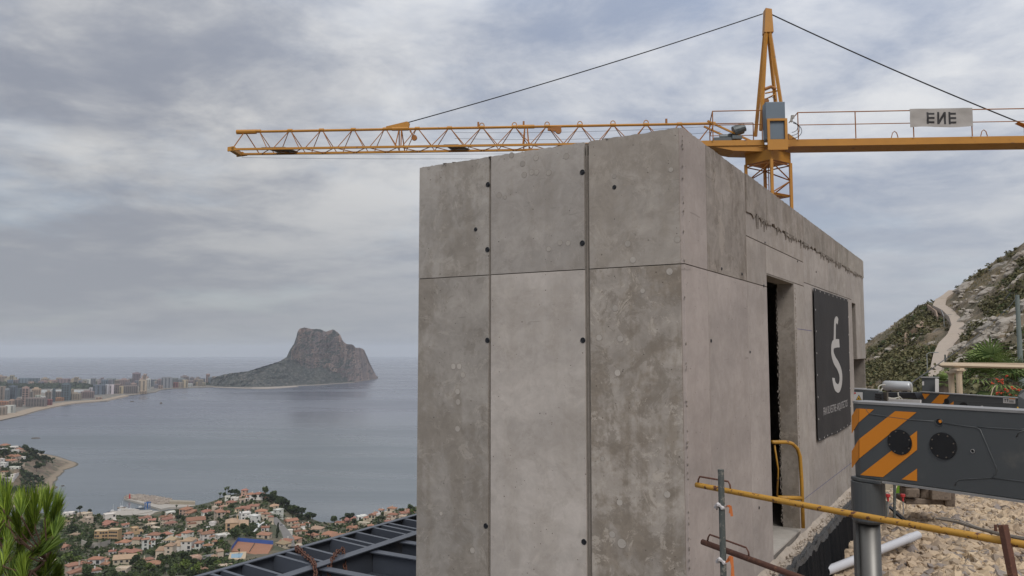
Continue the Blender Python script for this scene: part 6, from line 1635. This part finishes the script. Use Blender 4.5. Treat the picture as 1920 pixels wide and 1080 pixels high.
# rear beam
q2 = P(1724.6, 735, 6.25); r2 = P(1960, 750, 5.3)
RB0, RB1 = V(q2.x,q2.y,0), V(r2.x,r2.y,0); D2 = (RB1-RB0).normalized(); N2 = V(D2.y,-D2.x,0); N2 = N2 if N2.y < 0 else -N2
z2t = q2.z
m = MB(); m.prism([P(1724.6,735.5,6.25), P(1960,751.5,5.3), P(1960,800,5.3), P(1724.6,785,6.25)], -N2*.04); m.build('rear_beam', M_tr, trk, bevel=.004)
m = MB(); m.prism([P(1724.3,733.8,6.25)+N2*.004, P(1960,749,5.3)+N2*.004, P(1960,751.3,5.3)+N2*.004, P(1724.3,735.3,6.25)+N2*.004], -N2*.05); m.build('rear_flange', M_lid, trk)
def on2(px, py, l=.002): return PL(px, py, V(RB0.x,RB0.y,CZ), N2)+N2*l
for pg in ([(1727,738),(1744,738.6),(1735,748.5)],[(1725.4,752),(1734,762.5),(1725.4,761.8)],[(1762,739.5),(1781,740.5),(1763,763),(1740,762)],[(1776,762),(1788.5,752.5),(1788.5,765.5)]):
    m = MB(); m.prism([on2(*p) for p in pg], N2*.001); m.build('hazard_stripe', M_or, trk)
for px, py, r_ in ((1775.5,752.5,.021),(1808,766,.045),(1770,767,.04)): m = MB(); m.disc(on2(px,py,.0032), N2, r_, .002, 24); m.build('round_hole', M_holeb, trk)
for px, py, r_ in ((1842,763.5,.011),(1906,769.5,.006)): m = MB(); m.disc(on2(px,py,.0032), N2, r_, .003, 14); m.build('marker_lamp', M_white, trk)
m = MB(); m.tube([on2(a,b,.001) for a, b in ((1727,747),(1775,750),(1840,754),(1920,757))], .002, 5); m.build('weld_bead', M_tr, trk)
m = MB(); m.prism([P(1908,760,5.3),P(1908,742,5.3),P(1914,731,5.3),P(1930,727,5.3),P(1990,727,5.2),P(1990,790,5.2),P(1908,790,5.3)], -N2*.2); m.build('end_bracket', M_tr, trk, bevel=.004)
# stickers with their print
def sticker(pg, fn, mt=M_white, nm='sticker', l=.003):
    m = MB(); a = [fn(*p, l) for p in pg]; m.add(a, [(0,1,2,3)]); return m.build(nm, mt, trk)
qs = P(1601,745,5.9); qs2 = P(1647,745,5.75); Ds = V(qs2.x-qs.x, qs2.y-qs.y, 0).normalized(); Ns = V(Ds.y,-Ds.x,0); Ns = Ns if Ns.y < 0 else -Ns
def on3(px, py, l=.002): return PL(px, py, V(qs.x,qs.y,CZ), Ns)+Ns*l
s1_ = sticker([(1601.5,735),(1618,735.5),(1618,754.5),(1601.5,753)], on3)
M_yw = simple('warning_yellow', (.62,.36,.02), .5, var=.05)
m = MB(); m.add([on3(1611,739.8,.005), on3(1605.5,749.8,.005), on3(1616.4,750.3,.005)], [(0,1,2)]); m.build('warning_triangle', M_let, s1_)
m = MB(); m.add([on3(1611,741.6,.006), on3(1606.9,749.1,.006), on3(1615,749.5,.006)], [(0,1,2)]); m.build('warning_triangle', M_yw, s1_)
m = MB(); m.add([on3(1609.3,748.3,.007), on3(1612.8,748.5,.007), on3(1612.2,746.3,.007), on3(1611,745,.007), on3(1610,746.5,.007)], [(0,1,2,3,4)]); m.build('warning_sign', M_let, s1_)
m = MB(); m.add([on3(1602,735.6,.005), on3(1605.5,735.8,.005), on3(1605.5,738.4,.005), on3(1602,738.2,.005)], [(0,1,2,3)]); m.build('red_label', M_red, s1_)
s2_ = sticker([(1881.5,746),(1904.5,747),(1904.5,757),(1881.5,755.7)], on2)
m = MB(); m.add([on2(1893,746.6,.005), on2(1904,747.1,.005), on2(1904,748.6,.005), on2(1893,748,.005)], [(0,1,2,3)]); m.build('orange_label', M_or, s2_)
m = MB()
for x_ in (1884, 1888.5):
    m.add([on2(x_,748,.005), on2(x_+3.4,748.2,.005), on2(x_+3.4,749.2,.005), on2(x_,749,.005)], [(0,1,2,3)]); m.add([on2(x_+1.1,749,.005), on2(x_+2.2,749,.005), on2(x_+2.2,753.5,.005), on2(x_+1.1,753.5,.005)], [(0,1,2,3)])
for k_ in range(3): m.add([on2(1893,751+k_*1.3,.005), on2(1902,751.4+k_*1.3,.005), on2(1902,751.9+k_*1.3,.005), on2(1893,751.5+k_*1.3,.005)], [(0,1,2,3)])
m.build('lettering', M_let, s2_)
m = MB(); m.prism([P(1911,763,5.27)+N2*.02, P(1913,762.5,5.27)+N2*.02, P(1916,769,5.27)+N2*.02, P(1914,769.5,5.27)+N2*.02], N2*.002); m.build('yellow_mark', M_yw, trk)
m = MB(); m.prism([P(1729.5,715,6.29)+N0*.003, P(1733,715,6.28)+N0*.003, P(1733,722.5,6.28)+N0*.003, P(1729.5,722.5,6.29)+N0*.003], N0*.001); m.build('sticker', M_white, trk)

# ============================================================ SITE RAILING IN FRONT
M_postg = simple('weathered_steel', (.075,.085,.08), .7, var=.5, scale=14, bump=.4, bd=.004, c2=(.20,.19,.165), c2lo=.55, c2hi=.62)
rl = thing('guard_railing', 'makeshift railing of rusty yellow and brown tubes on steel posts', 'railing', P(1351, 1080, 5.3)+V(0,0,-1.0))
ya, yb_ = 5.62, 3.75
r0, r1 = P(1306,909,ya), P(1925,1021,yb_); r1 = r1+(r1-r0)*.15
m = MB(); m.tube([r0.lerp(r1, i/40)+V(0,0,-.006*math.sin(i/40*math.pi)) for i in range(41)], .018, 14); m.build('rail', M_yel2, rl, smooth=True)
l0, l1 = P(1317,1016,5.6), P(1500,1083,4.95); l1 = l0+(l1-l0)*3.0
m = MB(); m.tube([l0, l1], .0195, 12); m.build('rail', M_rust, rl, smooth=True)
def hook(p, q, up, r=.006, mt=M_rust):
    d = (q-p); m = MB(); m.tube([p, p+V(0,0,up*.55)+d*.015, p+V(0,0,up)+d*.06, p.lerp(q,.5)+V(0,0,up*.97), q+V(0,0,up*.92)-d*.06, q+V(0,0,up*.5)-d*.01, q], r, 6); m.build('wire_handle', mt, rl, smooth=True)
f1 = (P(1415,928,5.3)-r0).length/(r1-r0).length
hook(r0.lerp(r1,.006)+V(0,0,.012), r0.lerp(r1, .128)+V(0,0,.015), .048)
hook(l0.lerp(l1,.02)+V(0,0,.012), l0.lerp(l1,.17)+V(0,0,.015), .055)
ps = P(1351.5, 880, 5.28)
m = MB(); g0 = CZ-2.75; m.tube([V(ps.x+.01,ps.y,g0), V(ps.x,ps.y,ps.z)], .020, 14); m.build('post', M_postg, rl, smooth=False)
p2 = P(1880.5, 984, 3.82); p2b = P(1900, 1085, 3.78); dz = p2b-p2
m = MB(); m.beam(p2, p2+dz*6.5, .032, .032); m.build('post', M_rust, rl, bevel=.003)
m = MB(); m.tube([P(1866.5,984,3.95), P(1867,996,3.95)], .007, 6); m.build('pin', M_rust, rl)
M_tape = simple('orange_tape', (.55,.17,.05), .6, var=.15, scale=20); M_tapew = simple('white_tape', (.50,.48,.48), .6, var=.1)
def tape(px, py, label, hang):
    c = P(px, py, 5.25); t = thing('warning_tape', label, 'tape', c)
    m = MB(); m.tube([c+V(.021*math.cos(a)*1.12, .03+.021*math.sin(a)*1.12, .012*math.sin(a*2)) for a in np.linspace(0, 6.28, 17)], [.012+.004*math.sin(i*2) for i in range(17)], 6, False); m.build('white_wrap', M_tapew, t)
    m = MB(); r = random.Random(px); 
    for k_ in range(2):
        a = c+V(.022, -.01, -.005*k_); pts_ = [a, a+V(.02+.01*k_, -.01, hang*.25), a+V(.035, -.005, -hang*.2), a+V(.03+.012*k_, 0, -hang*(.8+.3*k_))]
        for u, w_ in zip(pts_, pts_[1:]): o_ = len(m.v); m.add([u+V(-.008,0,0), u+V(.012,.004,.002), w_+V(.012,.006,0), w_+V(-.006,0,0)], [(0,1,2,3)])
    m.build('orange_tail', M_tape, t)
tape(1352, 950, 'orange and white tape knot high on the railing post', .05)
tape(1355, 1053, 'longer orange tape tied low on the railing post', .16)

# ============================================================ LOOSE THINGS ON THE GRAVEL
M_pvc = simple('white_pvc', (.50,.50,.52), .35, var=.08, scale=4)
pa, pb = G(1549, 1071, CZ-2.66), G(1721, 1003, CZ-2.50)
m = MB(); d = (pb-pa); L = d.length; d.normalize(); x = d.orthogonal().normalized(); y = d.cross(x)
n = 28; prof = [(0,.055),(L*.86,.055),(L*.865,.061),(L*.93,.061),(L*.935,.055),(L,.055),(L,.049),(0,.049)]
vs = [pa+d*l_+x*(r_*math.cos(2*math.pi*k_/n))+y*(r_*math.sin(2*math.pi*k_/n)) for l_, r_ in prof for k_ in range(n)]
m.add(vs, [(i*n+k_, ((i+1) % 8)*n+k_, ((i+1) % 8)*n+(k_+1) % n, i*n+(k_+1) % n) for i in range(8) for k_ in range(n)])
tag(m.build('drain_pipe', M_pvc, smooth=False), 'white plastic drain pipe lying on the crushed stone', 'pipe')
m = MB(); m.tube([G(1546,1064,CZ-2.66), G(1572,1000,CZ-2.45)], .016, 8); tag(m.build('steel_rod', M_rust), 'short rusty rod leaning in the trench by the membrane', 'rod')
M_wood = simple('weathered_wood', (.17,.15,.13), .9, var=.35, scale=6, bump=.5, stretch=(1,1,1))
m = MB(); q = [G(a, b, CZ-2.40) for a, b in ((1755,972),(1790,978),(1830,990),(1880,1003),(1930,1012))]; m.tube(q, [.018,.02,.022,.026,.026], 7); tag(m.build('grey_branch', M_wood), 'long grey bent stick on the stones behind the rail', 'stick')
m = MB(); m.tube([G(1765,970,CZ-2.4), G(1800,975,CZ-2.36), G(1838,990,CZ-2.4)], .009, 6); tag(m.build('thin_cane', simple('pale_cane', (.36,.33,.29), .8)), 'thin pale cane crossing the grey stick', 'stick')
M_blockst = simple('block_stone', (.20,.155,.12), .95, var=.3, scale=9, bump=.8, bd=.01, c2=(.12,.09,.07))
def block(px0, px1, t, b, Yd, dep_, label, rough=.006, nm='stone_block'):
    r = random.Random(px0); c = [P(px0,t,Yd), P(px1,t+1,Yd-.1), P(px1,b+1,Yd-.1), P(px0,b,Yd)]
    m = MB(); m.prism(c, V(.15,1,0).normalized()*dep_); o = m.build(nm, M_blockst, bevel=.018)
    tag(o, label, 'stone block', 'stone blocks stacked behind the truck beam')
YB_ = 12.4
block(1697,1790,904,914.5,YB_,.5,'long flat slab topping the block stack behind the truck beam')
block(1698,1725,916,933,YB_,.3,'left square block in the middle course of the stack')
block(1726.5,1744,916,935,YB_+.05,.3,'narrow block between two others in the block stack')
block(1747,1784,917,938,YB_-.15,.35,'large rough block at the right of the middle course')
block(1699,1775,935,946,YB_+.05,.5,'long bottom slab carrying the stack of blocks')
block(1772,1792,922,950,YB_-.1,.4,'upright block at the right end of the stack')
M_wallb = simple('beige_wall', (.47,.40,.30), .9, var=.06, scale=.5)
m = fbox(1640,17.5,1692,17.5,890,940,890,940,V(0,.2,0)); tag(m.build('boundary_wall', M_wallb), 'small beige wall panel seen under the truck beam', 'wall')
m = MB(); M_ban_ = leaf_mat('banana_leaf', (.07,.17,.015), (.13,.26,.03)); 
pl = thing('broad_leaf_plant', 'bright green broad-leaved plant under the truck beam', 'plant', P(1692,945,15))
for k_, (x0,y0,x1,y1,w_) in enumerate(((1690,948,1686,905,.05),(1692,948,1697,908,.04),(1688,946,1683,925,.03),(1694,948,1676,936,.025))):
    m = MB(); A, B = P(x0,y0,15), P(x1,y1,14.9); n = 8; L, R_, Mi = [], [], []
    for i in range(n+1):
        f_ = i/n; c = A.lerp(B, f_); wd = w_*math.sin(math.pi*min(1,f_*.9+.08))*1.6; L.append(c+V(-wd,0,.01)); R_.append(c+V(wd,0,.01)); Mi.append(c+V(0,.02,-.01))
    m.add(L+Mi+R_, [(i,i+1,n+2+i,n+1+i) for i in range(n)]+[(n+1+i,n+2+i,2*n+3+i,2*n+2+i) for i in range(n)]); m.build('leaf', M_ban_, pl, smooth=True)
m = MB(); m.tube([P(1677,975,11.2), P(1677.5,900,11.2)], .02, 8); tag(m.build('thin_post', M_postg), 'thin dark post standing right of the jack leg', 'post')
for px, lb in ((1665.5,'red plastic cap on a rebar left of the thin post'),(1693.5,'red plastic cap on a rebar right of the thin post')):
    q = P(px, 950, 10.8); t = thing('capped_rebar', lb, 'rebar cap', q); m = MB(); m.tube([q+V(0,0,-.1), q+V(0,0,.12)], .008, 6); m.build('bar', M_lid, t)
    m = MB(); m.tube([q+V(0,0,.07), q+V(0,0,.12), q+V(0,0,.13), q+V(0,0,.165)], [.012,.014,.03,.03], 10); m.build('cap', M_red, t)
m = fbox(1656.5,8.6,1664,8.6,940,975,940,975,V(0,.06,0)); tag(m.build('steel_offcut', M_postg), 'upright grey steel offcut beside the jack housing', 'steel piece')
m = MB(); m.beam(G(1668,950,CZ-2.4), G(1705,984,CZ-2.55), .05, .03); m.beam(G(1690,985,CZ-2.5), G(1726,989,CZ-2.5), .05,.02); tag(m.build('black_strap', M_black), 'black strap lying on the stones right of the jack', 'strap')

# ============================================================ PERGOLA AND GARDEN
M_perg = simple('pergola_cream', (.50,.40,.285), .75, var=.06, scale=1.5)
pg = thing('pergola', 'cream pergola beam on two fluted columns in front of the mountainside', 'pergola', P(1790,745,35))
m = MB(); m.prism([P(1763,685,36), P(1763,683,36), P(1768,681.5,36), P(1773,679.5,36), P(2200,683,33), P(2200,695.5,33), P(1773,689,36)], V(0,.3,0)); m.build('beam', M_perg, pg)
m = MB(); m.prism([P(1780,690,36.4), P(1800,690,35.2), P(1800,697,35.2), P(1780,701,36.4)], V(.25,.1,0)); m.build('cross_beam', M_perg, pg)
for px, tp, Yd in ((1783,697,36.6),(1797.5,693,35.3)):
    q = P(px, tp, Yd); w = .12*1.05; m = MB(); zb_ = q.z-2.6
    pts_ = []
    for k_ in range(24): a = 2*math.pi*k_/24; r_ = w*(1 if k_ % 2 else .90); pts_.append(V(q.x+r_*math.cos(a), q.y+r_*math.sin(a), zb_))
    m.prism(pts_, (0,0,q.z-.16-zb_)); co_ = m.build('column', M_perg, pg)
    m = MB(); m.tube([V(q.x,q.y,q.z-.2), V(q.x,q.y,q.z-.12), V(q.x,q.y,q.z-.05)], [.12,.15,.19], 16); m.box(q.x-.2,q.x+.2,q.y-.2,q.y+.2,q.z-.049,q.z+.01); m.build('capital', M_perg, co_)
M_palm = leaf_mat('palm_leaf', (.060,.105,.028), (.17,.23,.075))
def fan_palm(c, h, leaves, pet, bl, label, seed, tr=.14, mt=None):
    r = random.Random(seed); t = thing('fan_palm', label, 'palm', c-V(0,0,h)); m = MB(); m.tube([c-V(0,0,h), c-V(0,0,h*.5), c], [tr*1.1,tr,tr*1.15], 12); m.build('trunk', M_bark, t)
    for k_ in range(leaves):
        az = r.uniform(0, 6.28); el = r.uniform(-.5, 1.35); d = V(math.cos(az)*math.cos(el), math.sin(az)*math.cos(el), math.sin(el)); m = MB()
        tip = c + d*pet*r.uniform(.7,1.1) + V(0,0,-.15*pet*(1-el)); m.tube([c, c.lerp(tip,.5)+V(0,0,.05), tip], [.02,.014,.010], 5)
        sd_ = d.cross(V(0,0,1)).normalized(); up = sd_.cross(d); nb_ = 17
        for i in range(nb_):
            a = (i/(nb_-1)-.5)*3.7; dr = (d*math.cos(a)+sd_*math.sin(a)+up*.12*math.cos(a)).normalized(); L = bl*r.uniform(.85,1.05)*(1-.25*abs(a)/1.9)
            w_ = bl*.035; p0, p1, p2 = tip, tip+dr*L*.6, tip+dr*L+V(0,0,-L*.28); pr = dr.cross(up).normalized()
            m.add([p0-pr*w_*.4, p0+pr*w_*.4, p1+pr*w_+V(0,0,-.02), p1-pr*w_+V(0,0,-.02), p2], [(0,1,2,3),(3,2,4)])
        m.build('frond', mt or M_palm, t)
fan_palm(P(1858,708,37), 3.0, 24, 1.05, 1.2, 'large fan palm behind the cream pergola', 3)
fan_palm(P(1905,716,40), 3.0, 20, .8, .85, 'darker fan palm behind the right end of the pergola', 5, mt=M_leaf)
fan_palm(P(1770,714,43), 2.2, 20, .28, .42, 'small palm with short thick trunk left of the pergola columns', 9, tr=.33)
M_flow = simple('red_flower', (.55,.06,.02), .6, var=.2, scale=8)
q = P(1885,745,31); fs_ = thing('flowering_shrub', 'shrub with orange-red flowers beside the truck end bracket', 'shrub', q); m = MB(); rf = random.Random(6)
for _ in range(26):
    px, py = rf.uniform(1872,1935), rf.uniform(740,756)
    leafy(m, P(px,py,31+rf.uniform(-.4,.4)), .2, .2, .16, 16, .05, rf)
m.build('foliage', M_leaf, fs_); 
for px, py in ((1869,710),(1875,716),(1880,718),(1879,713),(1862,718),(1897,727),(1901,729),(1882,731),(1889,733),(1894,740),(1874,737),(1879,737),(1912,730),(1908,732),(1870,738),(1888,705),(1904,742)):
    m = MB(); c = P(px,py,30.8)
    for _ in range(7): m.ico(c+V(rf.uniform(-.05,.05),rf.uniform(-.04,.04),rf.uniform(-.04,.04)), rf.uniform(.015,.03), 0, .3, rnd=rf)
    m.build('flower', M_flow, fs_)
    m = MB(); m.tube([c, c+V(rf.uniform(-.1,.1),0,-.5)], .008, 4); m.build('stem', M_leaf, fs_)
m = MB(); m.tube([P(1858,742,33), P(1862,728,33), P(1868,722,33)], .02, 6); m.build('dry_stem', M_perg, fs_)
# shrubs and wall at the pad's far edge
gs = MB()
for _ in range(420):
    px = rf.uniform(1625, 2000); q = P(px, rf.uniform(735, 765), rf.uniform(44, 56)); leafy(gs, q, .6, .6, .5, 16, .12, rf)
gs.build('hedge_scrub', M_maquis, kind='stuff')
m = fbox(1758,44,1778,44,722,745,716,745,V(0,.3,0)); tag(m.build('rough_stone_wall', M_limestone), 'rough pale stone wall end beside the small palm', 'wall')
# utility pole and the black cable slung down from it
q = P(1914.5, 700, 60); zt_p = P(1914.5, 553, 60).z
pole = thing('utility_pole', 'grey-green utility pole at the right edge above the pergola', 'pole', V(q.x,q.y,q.z-2))
m = MB(); m.tube([V(q.x,q.y,q.z-2), V(q.x,q.y,zt_p)], [.20,.14], 12); m.build('shaft', simple('pole_grey', (.17,.20,.185), .8, var=.15), pole)
m = MB(); c = V(q.x,q.y,zt_p); m.tube([c+V(-.1,0,.1), c+V(-.5,0,.15), c+V(-.9,0,-.3)], .03, 6); m.build('cable_clamp', M_cable, pole)
ca = [P(1907,556,59.9), P(1893,575,55), P(1860,605,46), P(1810,648,34), P(1770,675,25), P(1745,693,18), P(1716,713,12), P(1690,733,8.5), P(1656,757,6.1)]
m = MB(); m.tube(sum([[a.lerp(b, k_/5) for k_ in range(5)] for a, b in zip(ca, ca[1:])], [])+[ca[-1]], [.014*(1-i/41)+.0045 for i in range(41)], 6); tag(m.build('black_cable', M_cable, smooth=True), 'black cable slung from the utility pole down to the truck', 'cable')
q = mtn_px(1773.5, 700); m = MB(); m.tube([q-V(0,0,2), V(q.x,q.y,P(1773.5,665,q.y).z)], .14, 6); tag(m.build('dark_post', M_postg), 'dark post at the right side of the mountain road', 'post')

# ============================================================ PINE IN THE LEFT FOREGROUND
M_need = NT('pine_needles'); g = M_need.node('ShaderNodeNewGeometry'); r_ = g.outputs['Random Per Island']
cN = M_need.mix(M_need.ramp(r_, 0, 1), (.070,.125,.010), (.23,.31,.030)); cN = M_need.mix(M_need.ramp(M_need.noise(1.6, 2, .5, vec=g.outputs['Position']), .40, .62), M_need.mix(1., cN, (.52,.58,.62), 'MULTIPLY'), cN); M_need = M_need.done(cN, .55, 0., None, .3)
rp_ = random.Random(14)
pine = thing('pine_tree', 'bright green pine branches with long needles at the left edge', 'tree', P(-60, 1200, 3.4))
def tuft(m, base, tip, nn, L, spread=.45):
    ax = (tip-base); LL = ax.length; ax.normalize(); x = ax.orthogonal().normalized(); y = ax.cross(x)
    for _ in range(nn):
        s = rp_.random(); o_ = base+ax*(LL*s*.9); th = rp_.uniform(0, 6.28); sp = spread*(1.15-.65*s)*rp_.uniform(.5,1.3)
        d = (ax*math.cos(sp)+(x*math.cos(th)+y*math.sin(th))*math.sin(sp)).normalized(); l_ = L*rp_.uniform(.7,1.1)
        e = o_+d*l_+V(0,0,-l_*.06); mid = o_+d*l_*.5; w_ = .0016; pr = d.cross(V(rp_.uniform(-1,1),rp_.uniform(-1,1),rp_.uniform(-1,1))).normalized()*w_
        m.add([o_-pr*.6, o_+pr*.6, mid+pr, e, mid-pr], [(0,1,2,4),(4,2,3)])
tufts = [((12,985),(15,905)),((30,1000),(40,912)),((8,960),(-6,895)),((52,985),(48,920)),((66,990),(64,922)),((60,1000),(55,930)),((84,975),(92,928)),((92,985),(108,935)),((98,990),(110,945)),((80,1000),(98,960)),((45,1020),(62,975)),((70,1020),(105,985)),((28,1040),(50,1000)),((12,1030),(20,985)),((55,1045),(90,1015)),((30,1065),(60,1035)),((82,1085),(98,1045)),((62,1100),(78,1062)),((95,1095),(112,1060)),((45,1100),(42,1055)),((20,1100),(25,1060)),((-5,1090),(2,1050)),((110,1105),(108,1075)),((6,1062),(14,1030)),((-10,1010),(0,965)),((38,1015),(28,960)),((72,1045),(88,1030)),((15,975),(-2,930)),((100,1010),(108,985)),((24,1085),(40,1065)),((65,1075),(84,1055)),((-20,960),(-8,905)),((-30,1050),(-15,1000)),((40,970),(38,935)),((75,960),(80,925))]
nd = MB(); trunk_p = P(-90, 1180, 3.5)
mains = [P(-40,1120,3.45), P(0,1060,3.4), P(30,1010,3.35)]
m = MB(); m.tube([trunk_p]+mains, [.03,.016,.009,.004], 8); m.tube([P(-40,1120,3.45), P(40,1090,3.3), P(90,1050,3.25), P(100,1000,3.25)], [.013,.009,.005,.003], 7); m.tube([P(-50,1080,3.6), P(-5,1010,3.55), P(8,960,3.5)], [.011,.006,.003], 7)
for i, (a, b) in enumerate(tufts):
    Yt = 3.35+rp_.uniform(-.30,.35); A, B = P(*a, Yt), P(*b, Yt+rp_.uniform(-.08,.08)); B = A.lerp(B, .72)
    tuft(nd, A, B, 150, .10, .31)
    src = min([P(0,1060,3.4), P(30,1010,3.35), P(60,1070,3.27), P(90,1050,3.25), P(-5,1010,3.55), P(8,975,3.5)], key=lambda q: (q-A).length)
    m.tube([src, src.lerp(A,.5)+V(0,0,-.01), A, B], [.004,.003,.0025,.002], 5)
for _ in range(14):
    a = (rp_.uniform(-80, 78), rp_.uniform(1000, 1130)); 
    Yt = 3.7+rp_.uniform(-.2,.5); A = P(*a, Yt); B = P(a[0]+rp_.uniform(5,30), a[1]-rp_.uniform(20,50), Yt); tuft(nd, A, B, 150, .085, .45); src = P(-10,1090,3.5); m.tube([src, src.lerp(A,.5)+V(0,0,-.02), A, B], [.005,.004,.003,.002], 5)
m.tube([trunk_p, V(trunk_p.x-.3, trunk_p.y, CZ-3.2)], [.06,.12], 8)
m.build('branch', simple('pine_bark', (.10,.055,.035), .9, var=.3, scale=20, bump=.5, bd=.004), pine); nd.build('needles', M_need, pine, kind='stuff')

# ============================================================ AIR
m = MB(); m.box(-27000, 27000, -27000, 27000, -1.0, 352.0)
mh = bpy.data.materials.new('haze_air'); mh.use_nodes = True; nn = mh.node_tree.nodes; nn.clear()
pv = nn.new('ShaderNodeVolumePrincipled'); oo = nn.new('ShaderNodeOutputMaterial'); mh.node_tree.links.new(pv.outputs[0], oo.inputs['Volume'])
pv.inputs['Color'].default_value = (.80,.86,.94,1); pv.inputs['Density'].default_value = HAZE
pv.inputs['Anisotropy'].default_value = 0.0
m.build('haze', mh, kind='stuff', local=True)
